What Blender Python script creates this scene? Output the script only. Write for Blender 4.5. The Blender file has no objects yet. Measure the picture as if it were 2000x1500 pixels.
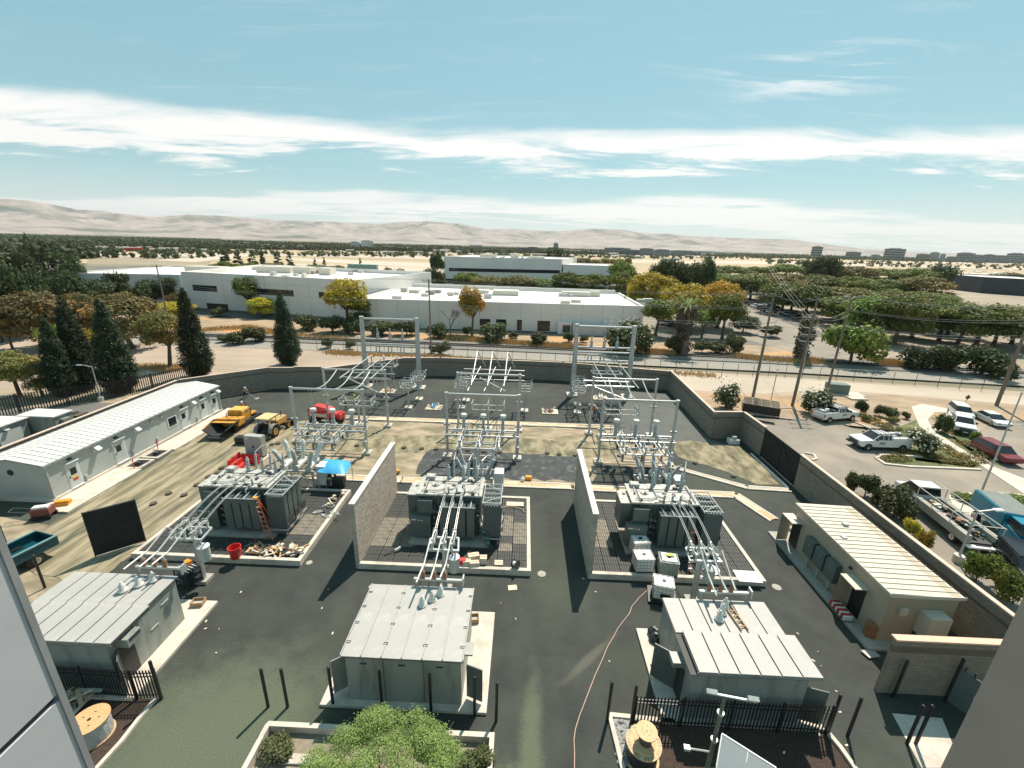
import bpy, math, random
import numpy as np
from mathutils import Vector, Matrix
from mathutils.geometry import tessellate_polygon

random.seed(7)
RNG = np.random.default_rng(7)
SC = bpy.context.scene
COL = SC.collection
R = math.radians
PI = math.pi

# ------------------------------------------------------------------ camera
CAM_H = 22.0
YAW, PITCH, ROLL, FPX = R(-1.278), R(17.824), R(1.573), 844.53
_f = Vector((math.sin(YAW) * math.cos(PITCH), math.cos(YAW) * math.cos(PITCH), -math.sin(PITCH)))
_r = Vector((math.cos(YAW), -math.sin(YAW), 0))
_u = _r.cross(_f)
_R2 = _r * math.cos(ROLL) + _u * math.sin(ROLL)
_U2 = -_r * math.sin(ROLL) + _u * math.cos(ROLL)
cd = bpy.data.cameras.new('camera')
cd.sensor_width = 36.0
cd.lens = 36.0 * FPX / 2000.0
cd.clip_start = 0.05
cd.clip_end = 60000
cam = bpy.data.objects.new('camera', cd)
COL.objects.link(cam)
cam.matrix_world = Matrix(((_R2.x, _U2.x, -_f.x, 0), (_R2.y, _U2.y, -_f.y, 0), (_R2.z, _U2.z, -_f.z, CAM_H), (0, 0, 0, 1)))
SC.camera = cam


def G(px, py, z=0.0):
    """survey helper: the point at height z that was sighted at this bearing from the tower"""
    d = _f * FPX + _R2 * (px - 1000) - _U2 * (py - 750)
    t = (z - CAM_H) / d.z
    return (d.x * t, d.y * t)


# ------------------------------------------------------------------ light
SUN_AZ, SUN_EL = R(24), R(58.5)          # azimuth clockwise from +Y
sd = bpy.data.lights.new('sun', 'SUN')
sd.energy = 5.0
sd.angle = R(0.53)
sd.color = (1.0, 0.90, 0.77)
sun = bpy.data.objects.new('sun', sd)
COL.objects.link(sun)
_sv = Vector((math.sin(SUN_AZ) * math.cos(SUN_EL), math.cos(SUN_AZ) * math.cos(SUN_EL), math.sin(SUN_EL)))
sun.rotation_euler = _sv.to_track_quat('Z', 'Y').to_euler()
sun.location = _sv * 100

W = bpy.data.worlds.new('World')
SC.world = W
W.use_nodes = True
nt = W.node_tree
N, Lk = nt.nodes, nt.links
for n in list(N):
    N.remove(n)


def nd(t, tree=None, **kw):
    n = (tree or nt).nodes.new(t)
    for k, v in kw.items():
        setattr(n, k, v)
    return n


out = nd('ShaderNodeOutputWorld')
bg = nd('ShaderNodeBackground')
bg.inputs['Strength'].default_value = 0.067
sky = nd('ShaderNodeTexSky', sky_type='NISHITA', sun_disc=False, sun_elevation=SUN_EL, sun_rotation=SUN_AZ,
         altitude=20, air_density=1.0, dust_density=0.6, ozone_density=1.0)
tint = nd('ShaderNodeMix', data_type='RGBA', blend_type='MULTIPLY')
tint.inputs[0].default_value = 1.0
tint.inputs[7].default_value = (0.84, 1.14, 1.0, 1)
Lk.new(sky.outputs[0], tint.inputs[6])
even = nd('ShaderNodeMix', data_type='RGBA')          # thin high veil evens out the blue
even.inputs[0].default_value = 0.55
Lk.new(tint.outputs[2], even.inputs[6])
even.inputs[7].default_value = (2.9, 6.5, 7.5, 1)
# clouds: a high thin deck, laid out on a plane overhead so it foreshortens towards the horizon
tc = nd('ShaderNodeTexCoord')
sep = nd('ShaderNodeSeparateXYZ')
Lk.new(tc.outputs['Generated'], sep.inputs[0])


def M(op, a, b=None, c=None):
    n = nd('ShaderNodeMath', operation=op)
    for i, v in enumerate((a, b, c)):
        if v is None:
            continue
        if isinstance(v, (int, float)):
            n.inputs[i].default_value = v
        else:
            Lk.new(v, n.inputs[i])
    return n.outputs[0]


zc = M('MAXIMUM', M('ADD', sep.outputs[2], 0.06), 0.02)
cx = M('DIVIDE', sep.outputs[0], zc)
cy = M('DIVIDE', sep.outputs[1], zc)
comb = nd('ShaderNodeCombineXYZ')
Lk.new(cx, comb.inputs[0])
Lk.new(cy, comb.inputs[1])


def noise(scale, detail, rough, sx=1.0, sy=1.0, off=(0, 0, 0), dist=0.0):
    mp = nd('ShaderNodeMapping')
    mp.inputs['Scale'].default_value = (sx, sy, 1)
    mp.inputs['Location'].default_value = off
    mp.inputs['Rotation'].default_value = (0, 0, R(-8))
    Lk.new(comb.outputs[0], mp.inputs[0])
    n = nd('ShaderNodeTexNoise')
    n.inputs['Scale'].default_value = scale
    n.inputs['Detail'].default_value = detail
    n.inputs['Roughness'].default_value = rough
    n.inputs['Distortion'].default_value = dist
    Lk.new(mp.outputs[0], n.inputs['Vector'])
    return n.outputs['Fac']


def ramp(v, a, b, lo=0.0, hi=1.0):
    n = nd('ShaderNodeMapRange', interpolation_type='SMOOTHSTEP')
    n.inputs[1].default_value = a
    n.inputs[2].default_value = b
    n.inputs[3].default_value = lo
    n.inputs[4].default_value = hi
    Lk.new(v, n.inputs[0])
    return n.outputs[0]


def bump(v, c, w):
    """soft window: 1 at c, 0 beyond c +- w"""
    return ramp(M('ABSOLUTE', M('SUBTRACT', v, c)), 0.0, w, 1.0, 0.0)


el = sep.outputs[2]                       # sine of elevation
big = noise(0.35, 3, 0.5, 1.0, 1.6, (3.1, 0.7, 0))
streak = noise(0.9, 10, 0.66, 0.75, 1.7, (2.3, 4.2, 0), 0.5)
wisp = noise(2.4, 9, 0.68, 0.5, 1.9, (7.3, 1.2, 0), 1.3)
# the long bright bank a hand above the hills, a lower bank on the hills and a few wisps overhead
wob = M('ADD', M('MULTIPLY', M('SUBTRACT', big, 0.5), 0.10), M('MULTIPLY', M('SUBTRACT', streak, 0.5), 0.07))
el2 = M('ADD', M('ADD', el, wob), M('MULTIPLY', M('MULTIPLY', sep.outputs[0], sep.outputs[0]), 0.085))
bank = ramp(M('ADD', M('MULTIPLY', streak, 1.25), M('MULTIPLY', bump(el2, 0.192, 0.085), 0.66)), 0.98, 1.26)
low = ramp(M('ADD', M('MULTIPLY', streak, 1.0), M('MULTIPLY', bump(el2, 0.076, 0.050), 0.62)), 0.80, 1.10)
high = M('MULTIPLY', ramp(el, 0.22, 0.30), M('MULTIPLY', ramp(wisp, 0.50, 0.64), ramp(big, 0.50, 0.62)))
thin = M('ADD', M('MULTIPLY', ramp(el, 0.0, 0.10), M('MULTIPLY', ramp(wisp, 0.50, 0.85), 0.22)), ramp(el, 0.0, 0.13, 0.42, 0.0))
cl = M('MINIMUM', M('ADD', M('ADD', M('MULTIPLY', bank, 0.93), M('MULTIPLY', low, 0.75)), M('ADD', M('MULTIPLY', high, 0.75), thin)), 0.95)
mixc = nd('ShaderNodeMix', data_type='RGBA')
Lk.new(cl, mixc.inputs[0])
Lk.new(even.outputs[2], mixc.inputs[6])
mixc.inputs[7].default_value = (11.8, 11.4, 11.0, 1)
Lk.new(mixc.outputs[2], bg.inputs[0])
Lk.new(bg.outputs[0], out.inputs[0])

SC.view_settings.view_transform = 'Standard'
SC.view_settings.look = 'None'
SC.view_settings.gamma = 1
SC.view_settings.exposure = 0.52
SC.view_settings.use_curve_mapping = False
try:
    SC.cycles.max_bounces = 5
    SC.cycles.diffuse_bounces = 2
    SC.cycles.glossy_bounces = 2
    SC.cycles.transmission_bounces = 2
    SC.cycles.transparent_max_bounces = 8
    SC.cycles.volume_bounces = 0
    SC.cycles.use_denoising = True
    SC.cycles.sample_clamp_indirect = 6
except Exception:
    pass


# ------------------------------------------------------------------ helpers
def tag(o, label=None, cat=None, group=None, kind=None):
    if label: o['label'] = label
    if cat: o['category'] = cat
    if group: o['group'] = group
    if kind: o['kind'] = kind
    return o


def thing(name, label, cat, loc=(0, 0, 0), rz=0.0, group=None):
    o = bpy.data.objects.new(name, None)
    o.empty_display_size = 0.3
    COL.objects.link(o)
    o.location = loc if len(loc) == 3 else (loc[0], loc[1], 0)
    o.rotation_euler = (0, 0, rz)
    return tag(o, label, cat, group)


_kids = {}


def reg(o, parent):
    if parent is not None:
        o.parent = parent
        _kids.setdefault(parent.name, []).append(o)


def copy_tree(o, parent=None, loc=None, rz=None, label=None, scale=None, skip=()):
    c = o.copy()
    COL.objects.link(c)
    if parent is not None:
        reg(c, parent)
    if loc is not None:
        c.location = loc if len(loc) == 3 else (loc[0], loc[1], 0)
    if rz is not None:
        c.rotation_euler = (0, 0, rz)
    if scale is not None:
        c.scale = scale
    if label is not None:
        c['label'] = label
    for ch in _kids.get(o.name, []):
        if ch.name.split('.')[0] in skip:
            continue
        copy_tree(ch, c)
    return c


class MB:
    """collects boxes, bars, tubes and prisms into one mesh"""

    def __init__(s):
        s.v, s.f = [], []

    def add(s, vs, fs):
        k = len(s.v)
        s.v += [tuple(p) for p in vs]
        s.f += [tuple(i + k for i in f) for f in fs]
        return s

    def box(s, x0, x1, y0, y1, z0, z1):
        return s.add([(x0, y0, z0), (x1, y0, z0), (x1, y1, z0), (x0, y1, z0), (x0, y0, z1), (x1, y0, z1), (x1, y1, z1), (x0, y1, z1)],
                     [(3, 2, 1, 0), (4, 5, 6, 7), (0, 1, 5, 4), (1, 2, 6, 5), (2, 3, 7, 6), (3, 0, 4, 7)])

    def cbox(s, x0, x1, y0, y1, z0, z1, b=0.02):
        """box with chamfered top edges"""
        return s.add([(x0, y0, z0), (x1, y0, z0), (x1, y1, z0), (x0, y1, z0), (x0, y0, z1 - b), (x1, y0, z1 - b), (x1, y1, z1 - b), (x0, y1, z1 - b),
                      (x0 + b, y0 + b, z1), (x1 - b, y0 + b, z1), (x1 - b, y1 - b, z1), (x0 + b, y1 - b, z1)],
                     [(3, 2, 1, 0), (0, 1, 5, 4), (1, 2, 6, 5), (2, 3, 7, 6), (3, 0, 4, 7), (4, 5, 9, 8), (5, 6, 10, 9), (6, 7, 11, 10), (7, 4, 8, 11), (8, 9, 10, 11)])

    def obox(s, c, size, mat=None):
        a, b, h = size[0] / 2, size[1] / 2, size[2] / 2
        k = len(s.v)
        s.box(-a, a, -b, b, -h, h)
        for i in range(k, len(s.v)):
            p = Vector(s.v[i])
            if mat is not None:
                p = mat @ p
            s.v[i] = (p.x + c[0], p.y + c[1], p.z + c[2])
        return s

    def bar(s, p0, p1, w, h=None):
        """square bar between two points"""
        p0, p1 = Vector(p0), Vector(p1)
        d = p1 - p0
        L = d.length
        q = d.to_track_quat('X', 'Z').to_matrix()
        return s.obox((p0 + p1) / 2, (L, w, h or w), q)

    def cyl(s, p0, p1, r0, r1=None, n=8, caps=True):
        p0, p1 = Vector(p0), Vector(p1)
        r1 = r0 if r1 is None else r1
        d = (p1 - p0)
        if d.length < 1e-6:
            return s
        d.normalize()
        a = d.orthogonal().normalized()
        b = d.cross(a)
        vs = []
        for p, r in ((p0, r0), (p1, r1)):
            for i in range(n):
                t = 2 * PI * i / n
                vs.append(p + a * (r * math.cos(t)) + b * (r * math.sin(t)))
        fs = [(i, (i + 1) % n, n + (i + 1) % n, n + i) for i in range(n)]
        if caps:
            fs += [tuple(range(n))[::-1], tuple(range(n, 2 * n))]
        return s.add(vs, fs)

    def tube(s, pts, r, n=6):
        for a, b in zip(pts[:-1], pts[1:]):
            s.cyl(a, b, r, n=n)
        return s

    def lathe(s, prof, base=(0, 0, 0), n=10, axis=None):
        """prof: list of (radius, height) from base along axis"""
        base = Vector(base)
        d = Vector(axis).normalized() if axis is not None else Vector((0, 0, 1))
        a = d.orthogonal().normalized()
        b = d.cross(a)
        vs = []
        for r, h in prof:
            for i in range(n):
                t = 2 * PI * i / n
                vs.append(base + d * h + a * (r * math.cos(t)) + b * (r * math.sin(t)))
        fs = []
        for k in range(len(prof) - 1):
            for i in range(n):
                j = (i + 1) % n
                fs.append((k * n + i, k * n + j, (k + 1) * n + j, (k + 1) * n + i))
        fs += [tuple(range(n))[::-1], tuple(range((len(prof) - 1) * n, len(prof) * n))]
        return s.add(vs, fs)

    def prism(s, poly, z0, z1):
        n = len(poly)
        vs = [(p[0], p[1], z0) for p in poly] + [(p[0], p[1], z1) for p in poly]
        fs = [(i, (i + 1) % n, n + (i + 1) % n, n + i) for i in range(n)]
        tri = tessellate_polygon([[Vector((p[0], p[1], 0)) for p in poly]])
        ar = sum(poly[i][0] * poly[(i + 1) % n][1] - poly[(i + 1) % n][0] * poly[i][1] for i in range(n))
        if ar < 0:
            fs = [f[::-1] for f in fs]
        for t in tri:
            a, b, c = t
            o = (poly[b][0] - poly[a][0]) * (poly[c][1] - poly[a][1]) - (poly[b][1] - poly[a][1]) * (poly[c][0] - poly[a][0])
            if o < 0:
                a, b, c = c, b, a
            fs.append((n + a, n + b, n + c))
            fs.append((c, b, a))
        return s.add(vs, fs)

    def loft(s, rings):
        n = len(rings[0])
        vs = [p for r in rings for p in r]
        fs = []
        for k in range(len(rings) - 1):
            for i in range(n):
                j = (i + 1) % n
                fs.append((k * n + i, k * n + j, (k + 1) * n + j, (k + 1) * n + i))
        fs += [tuple(range(n))[::-1], tuple(range((len(rings) - 1) * n, len(rings) * n))]
        return s.add(vs, fs)

    def xf(s, m):
        s.v = [tuple(m @ Vector(p)) for p in s.v]
        return s

    def mesh(s, name, mat, smooth=False):
        me = bpy.data.meshes.new(name)
        me.from_pydata(s.v, [], s.f)
        me.materials.append(mat)
        if smooth:
            me.polygons.foreach_set('use_smooth', [True] * len(me.polygons))
            try:
                me.set_sharp_from_angle(angle=R(40))
            except Exception:
                pass
        me.update()
        return me

    def build(s, name, mat, parent=None, label=None, cat=None, group=None, kind=None, smooth=False, loc=None, rz=None):
        o = bpy.data.objects.new(name, s.mesh(name, mat, smooth))
        COL.objects.link(o)
        reg(o, parent)
        if loc is not None: o.location = loc if len(loc) == 3 else (loc[0], loc[1], 0)
        if rz is not None: o.rotation_euler = (0, 0, rz)
        return tag(o, label, cat, group, kind)


def inst(me, name, parent, loc=(0, 0, 0), rz=0.0, scale=None, kind=None):
    o = bpy.data.objects.new(name, me)
    COL.objects.link(o)
    reg(o, parent)
    o.location = loc
    o.rotation_euler = (0, 0, rz)
    if scale: o.scale = scale
    if kind: o['kind'] = kind
    return o


def struct(o):
    o['kind'] = 'structure'
    return o


# ------------------------------------------------------------------ materials
_mats = {}


def mat(name, c1, c2=None, scale=4.0, rough=0.7, metal=0.0, bmp=0.0, bscale=30.0, detail=4, lo=0.35, hi=0.65, coords='Object', stretch=(1, 1, 1), spec=0.5, c3=None, s3=0.4, trans=0.0):
    if name in _mats:
        return _mats[name]
    m = bpy.data.materials.new(name)
    m.use_nodes = True
    t = m.node_tree
    p = t.nodes['Principled BSDF']
    p.inputs['Roughness'].default_value = rough
    p.inputs['Metallic'].default_value = metal
    p.inputs['Specular IOR Level'].default_value = spec
    c2 = c2 or tuple(x * 0.8 for x in c1)
    if coords == 'World':
        g = t.nodes.new('ShaderNodeNewGeometry')
        src = g.outputs['Position']
    else:
        g = t.nodes.new('ShaderNodeTexCoord')
        src = g.outputs['Object']
    mp = t.nodes.new('ShaderNodeMapping')
    mp.inputs['Scale'].default_value = stretch
    t.links.new(src, mp.inputs[0])

    def nz(sc, dt):
        n = t.nodes.new('ShaderNodeTexNoise')
        n.inputs['Scale'].default_value = sc
        n.inputs['Detail'].default_value = dt
        n.inputs['Roughness'].default_value = 0.6
        t.links.new(mp.outputs[0], n.inputs['Vector'])
        return n.outputs['Fac']

    def rm(v, a, b):
        r = t.nodes.new('ShaderNodeMapRange')
        r.inputs[1].default_value = a
        r.inputs[2].default_value = b
        t.links.new(v, r.inputs[0])
        return r.outputs[0]
    mx = t.nodes.new('ShaderNodeMix')
    mx.data_type = 'RGBA'
    t.links.new(rm(nz(scale, detail), lo, hi), mx.inputs[0])
    mx.inputs[6].default_value = (*c1, 1)
    mx.inputs[7].default_value = (*c2, 1)
    last = mx.outputs[2]
    if c3:
        m3 = t.nodes.new('ShaderNodeMix')
        m3.data_type = 'RGBA'
        t.links.new(rm(nz(s3, 5), 0.5, 0.68), m3.inputs[0])
        t.links.new(last, m3.inputs[6])
        m3.inputs[7].default_value = (*c3, 1)
        last = m3.outputs[2]
    t.links.new(last, p.inputs['Base Color'])
    if bmp:
        b = t.nodes.new('ShaderNodeBump')
        b.inputs['Strength'].default_value = bmp
        b.inputs['Distance'].default_value = 0.05
        t.links.new(nz(bscale, 3), b.inputs['Height'])
        t.links.new(b.outputs[0], p.inputs['Normal'])
    _mats[name] = m
    return m


def plain(name, c, rough=0.5, metal=0.0, alpha=None, spec=0.5):
    return mat(name, c, tuple(x * 0.86 for x in c), scale=2.5, rough=rough, metal=metal, spec=spec)


def leafmat(name, c1, c2, c3=None):
    """foliage: each leaf gets its own shade; neighbouring trees differ a little"""
    m = bpy.data.materials.new(name)
    m.use_nodes = True
    t = m.node_tree
    p = t.nodes['Principled BSDF']
    p.inputs['Roughness'].default_value = 0.6
    p.inputs['Specular IOR Level'].default_value = 0.25
    g = t.nodes.new('ShaderNodeNewGeometry')
    oi = t.nodes.new('ShaderNodeObjectInfo')
    tc_ = t.nodes.new('ShaderNodeTexCoord')
    mx = t.nodes.new('ShaderNodeMix'); mx.data_type = 'RGBA'
    t.links.new(g.outputs['Random Per Island'], mx.inputs[0])
    mx.inputs[6].default_value = (*c1, 1)
    mx.inputs[7].default_value = (*c2, 1)
    n = t.nodes.new('ShaderNodeTexNoise')
    n.inputs['Scale'].default_value = 0.55
    n.inputs['Detail'].default_value = 3
    t.links.new(tc_.outputs['Object'], n.inputs['Vector'])
    r = t.nodes.new('ShaderNodeMapRange')
    r.inputs[1].default_value = 0.48
    r.inputs[2].default_value = 0.66
    t.links.new(n.outputs['Fac'], r.inputs[0])
    m2 = t.nodes.new('ShaderNodeMix'); m2.data_type = 'RGBA'
    t.links.new(r.outputs[0], m2.inputs[0])
    t.links.new(mx.outputs[2], m2.inputs[6])
    m2.inputs[7].default_value = (*(c3 or c2), 1)
    hs = t.nodes.new('ShaderNodeHueSaturation')
    rr = t.nodes.new('ShaderNodeMapRange')
    rr.inputs[3].default_value = 1.05
    rr.inputs[4].default_value = 1.85
    t.links.new(oi.outputs['Random'], rr.inputs[0])
    t.links.new(rr.outputs[0], hs.inputs['Value'])
    rh = t.nodes.new('ShaderNodeMapRange')
    rh.inputs[3].default_value = 0.478
    rh.inputs[4].default_value = 0.515
    t.links.new(oi.outputs['Random'], rh.inputs[0])
    t.links.new(rh.outputs[0], hs.inputs['Hue'])
    t.links.new(m2.outputs[2], hs.inputs['Color'])
    t.links.new(hs.outputs[0], p.inputs['Base Color'])
    tr = t.nodes.new('ShaderNodeBsdfTranslucent')
    t.links.new(hs.outputs[0], tr.inputs[0])
    ms = t.nodes.new('ShaderNodeMixShader')
    ms.inputs[0].default_value = 0.28
    t.links.new(p.outputs[0], ms.inputs[1])
    t.links.new(tr.outputs[0], ms.inputs[2])
    t.links.new(ms.outputs[0], t.nodes['Material Output'].inputs[0])
    _mats[name] = m
    return m


STEEL = mat('galvanised_steel', (0.50, 0.51, 0.50), (0.40, 0.415, 0.41), 3, 0.45, 0.35)
ALU = mat('aluminium_bus', (0.54, 0.54, 0.52), (0.44, 0.445, 0.43), 3, 0.38, 0.4)
TGREY = mat('transformer_paint', (0.108, 0.135, 0.126), (0.085, 0.108, 0.10), 1.2, 0.42, bmp=0.05, bscale=6)
TLID = mat('transformer_lid_paint', (0.50, 0.49, 0.45), (0.38, 0.38, 0.35), 2.0, 0.5, c3=(0.22, 0.20, 0.17), s3=3)
PORC = mat('grey_porcelain', (0.42, 0.44, 0.44), (0.36, 0.37, 0.37), 6, 0.25)
WRAP = mat('white_wrapping', (0.66, 0.66, 0.62), (0.52, 0.52, 0.48), 9, 0.5, bmp=0.4, bscale=12)
BROWNINS = mat('brown_insulator', (0.30, 0.155, 0.075), (0.22, 0.11, 0.055), 6, 0.3)
CONC = mat('pale_concrete', (0.60, 0.54, 0.46), (0.50, 0.45, 0.385), 0.9, 0.85, bmp=0.15, bscale=25, c3=(0.42, 0.37, 0.31), s3=1.3)
CONC_D = mat('weathered_concrete', (0.36, 0.34, 0.30), (0.30, 0.285, 0.25), 1.2, 0.85, bmp=0.15, bscale=25)
WHITE = plain('white_paint', (0.78, 0.78, 0.76), 0.35)
CREAM = plain('cream_metal', (0.62, 0.58, 0.49), 0.45)
BLACK = plain('black_metal', (0.018, 0.019, 0.021), 0.45)
RUBBER = plain('black_rubber', (0.022, 0.022, 0.022), 0.85)
DARK = plain('dark_steel', (0.07, 0.073, 0.075), 0.5, 0.3)
GLASS = plain('dark_glass', (0.02, 0.025, 0.03), 0.08)
YELLOW = mat('machine_yellow', (0.60, 0.29, 0.03), (0.45, 0.21, 0.03), 2.5, 0.55, c3=(0.12, 0.08, 0.045), s3=1.6)
RED = mat('red_plastic', (0.62, 0.035, 0.03), (0.50, 0.028, 0.025), 2.0, 0.45)
ORANGE = plain('orange_plastic', (0.85, 0.32, 0.02), 0.5)
WOOD = mat('plywood', (0.56, 0.36, 0.18), (0.45, 0.28, 0.13), 3, 0.75, stretch=(1, 6, 1))
CARD = mat('cardboard', (0.42, 0.29, 0.17), (0.35, 0.24, 0.14), 3, 0.85)
RUST = mat('rusty_metal', (0.18, 0.085, 0.05), (0.12, 0.06, 0.04), 5, 0.8)
TIMBER = mat('pole_timber', (0.20, 0.16, 0.125), (0.14, 0.11, 0.085), 2, 0.85, stretch=(6, 6, 0.6))
BARK = mat('bark', (0.12, 0.095, 0.07), (0.08, 0.062, 0.048), 3, 0.9, bmp=0.6, bscale=9)
# ------------------------------------------------------------------ ground and setting
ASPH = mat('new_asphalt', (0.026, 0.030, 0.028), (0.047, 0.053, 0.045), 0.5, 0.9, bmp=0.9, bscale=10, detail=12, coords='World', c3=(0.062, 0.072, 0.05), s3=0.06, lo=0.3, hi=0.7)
DIRT = mat('trampled_dirt', (0.37, 0.295, 0.205), (0.20, 0.165, 0.11), 0.7, 0.95, bmp=0.9, bscale=5, detail=12, coords='World', c3=(0.16, 0.145, 0.09), s3=0.4, stretch=(0.5, 1, 1), lo=0.42, hi=0.6)
DIRT_G = mat('wet_dirt', (0.30, 0.255, 0.165), (0.15, 0.135, 0.082), 0.9, 0.95, bmp=0.9, bscale=5, detail=12, coords='World', c3=(0.075, 0.075, 0.045), s3=0.5, stretch=(1.2, 0.6, 1), lo=0.42, hi=0.6)
DIRT_P = mat('pale_dirt', (0.41, 0.32, 0.25), (0.31, 0.245, 0.19), 0.12, 0.95, bmp=0.4, bscale=2.5, detail=8, coords='World', c3=(0.30, 0.24, 0.175), s3=0.25, stretch=(0.35, 1, 1))
TERR = mat('valley_floor', (0.21, 0.18, 0.12), (0.15, 0.14, 0.09), 0.01, 0.95, detail=8, coords='World', c3=(0.095, 0.105, 0.06), s3=0.004)
VERGE = mat('dry_verge', (0.38, 0.28, 0.19), (0.24, 0.185, 0.125), 0.5, 0.95, bmp=0.8, bscale=3, detail=12, coords='World', c3=(0.50, 0.27, 0.105), s3=0.13, stretch=(0.4, 1, 1))
LOT = mat('sun_bleached_asphalt', (0.25, 0.218, 0.178), (0.20, 0.175, 0.145), 0.3, 0.93, bmp=0.3, bscale=20, detail=8, coords='World', c3=(0.30, 0.255, 0.205), s3=0.12)
LOT_D = mat('old_asphalt', (0.15, 0.14, 0.125), (0.115, 0.11, 0.10), 0.2, 0.93, bmp=0.2, bscale=12, detail=8, coords='World', c3=(0.19, 0.175, 0.15), s3=0.1)
GRAV = mat('ballast', (0.21, 0.205, 0.19), (0.13, 0.128, 0.118), 3.5, 0.95, bmp=0.9, bscale=6, detail=6, coords='World')
BLUEGR = mat('dark_gravel', (0.062, 0.068, 0.070), (0.036, 0.040, 0.042), 0.7, 0.95, bmp=0.4, bscale=14, detail=8, coords='World', c3=(0.13, 0.135, 0.125), s3=1.4)
MULCH = mat('bark_mulch', (0.065, 0.042, 0.03), (0.035, 0.024, 0.018), 7, 0.95, bmp=0.8, bscale=14, coords='World')
GRASS = mat('low_grass', (0.105, 0.125, 0.042), (0.065, 0.085, 0.03), 2.2, 0.9, bmp=0.8, bscale=8, coords='World', c3=(0.20, 0.17, 0.075), s3=0.6)
DRYGR = mat('dry_golden_grass', (0.62, 0.40, 0.17), (0.46, 0.28, 0.11), 1.5, 0.9, coords='World')
RUNW = mat('runway_concrete', (0.50, 0.42, 0.34), (0.44, 0.37, 0.30), 0.02, 0.9, coords='World')
FIELD = mat('dry_airfield_grass', (0.44, 0.33, 0.21), (0.36, 0.28, 0.175), 0.012, 0.95, detail=6, coords='World', stretch=(0.2, 1, 1), c3=(0.27, 0.235, 0.14), s3=0.006)


# window reflections painted into the asphalt colour: a broad film in front of the left switchgear house, pale streaks and an arc
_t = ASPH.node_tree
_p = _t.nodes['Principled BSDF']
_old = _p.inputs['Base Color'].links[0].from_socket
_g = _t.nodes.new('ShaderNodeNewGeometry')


def painted_reflection(cx, cy, sx, sy, rot, amt, prev, colr=(0.105, 0.125, 0.078, 1)):
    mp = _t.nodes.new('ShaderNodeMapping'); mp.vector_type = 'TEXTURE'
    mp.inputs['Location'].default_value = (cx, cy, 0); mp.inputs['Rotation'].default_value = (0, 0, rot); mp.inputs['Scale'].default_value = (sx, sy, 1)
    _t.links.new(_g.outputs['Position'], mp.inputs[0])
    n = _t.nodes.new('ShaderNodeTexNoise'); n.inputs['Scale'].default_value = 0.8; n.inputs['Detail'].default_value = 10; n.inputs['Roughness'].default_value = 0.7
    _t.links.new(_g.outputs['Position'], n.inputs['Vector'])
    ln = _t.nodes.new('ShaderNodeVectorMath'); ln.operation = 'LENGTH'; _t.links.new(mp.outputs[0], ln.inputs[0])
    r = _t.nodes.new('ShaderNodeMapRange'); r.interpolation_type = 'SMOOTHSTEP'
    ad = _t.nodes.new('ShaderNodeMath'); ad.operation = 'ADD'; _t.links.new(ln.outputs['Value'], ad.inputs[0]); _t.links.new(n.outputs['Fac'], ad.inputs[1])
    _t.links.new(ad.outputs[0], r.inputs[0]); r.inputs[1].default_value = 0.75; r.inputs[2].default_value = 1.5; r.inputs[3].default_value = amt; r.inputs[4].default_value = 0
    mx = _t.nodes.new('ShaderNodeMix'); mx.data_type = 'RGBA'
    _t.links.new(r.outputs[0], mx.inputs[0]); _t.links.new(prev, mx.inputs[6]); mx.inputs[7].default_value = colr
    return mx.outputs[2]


_l = painted_reflection(-13.5, 13.5, 7.5, 6.5, 0.1, 0.75, _old)
_l = painted_reflection(1.0, 13.0, 0.75, 6.5, -0.04, 0.8, _l)
_l = painted_reflection(0.2, 10.8, 1.3, 3.2, 0.1, 0.9, _l, (0.14, 0.16, 0.09, 1))
_l = painted_reflection(4.3, 18.5, 3.2, 0.35, 0.75, 0.55, _l, (0.13, 0.12, 0.095, 1))
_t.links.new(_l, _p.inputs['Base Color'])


def sheet(name, pts, z, m, parent=None, kind='structure', px=True, **kw):
    P = [G(*p) for p in pts] if px else pts
    b = MB()
    n = len(P)
    tri = tessellate_polygon([[Vector((p[0], p[1], 0)) for p in P]])
    fs = []
    for a, q, c in tri:
        o = (P[q][0] - P[a][0]) * (P[c][1] - P[a][1]) - (P[q][1] - P[a][1]) * (P[c][0] - P[a][0])
        fs.append((a, q, c) if o > 0 else (c, q, a))
    b.add([(p[0], p[1], z) for p in P], fs)
    return b.build(name, m, parent, kind=kind, **kw)


def rough_edge(pts, amp, step, seed=1):
    """world outline with a natural, uneven edge"""
    rn = random.Random(seed)
    o = []
    for i in range(len(pts)):
        a, c = Vector(pts[i]), Vector(pts[(i + 1) % len(pts)])
        n = max(1, int((c - a).length / step))
        d = (c - a)
        nn = Vector((-d.y, d.x)).normalized()
        for k in range(n):
            p = a + d * (k / n)
            q = p + nn * (rn.uniform(-amp, amp) if k else 0)
            o.append((q.x, q.y))
    return o


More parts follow.
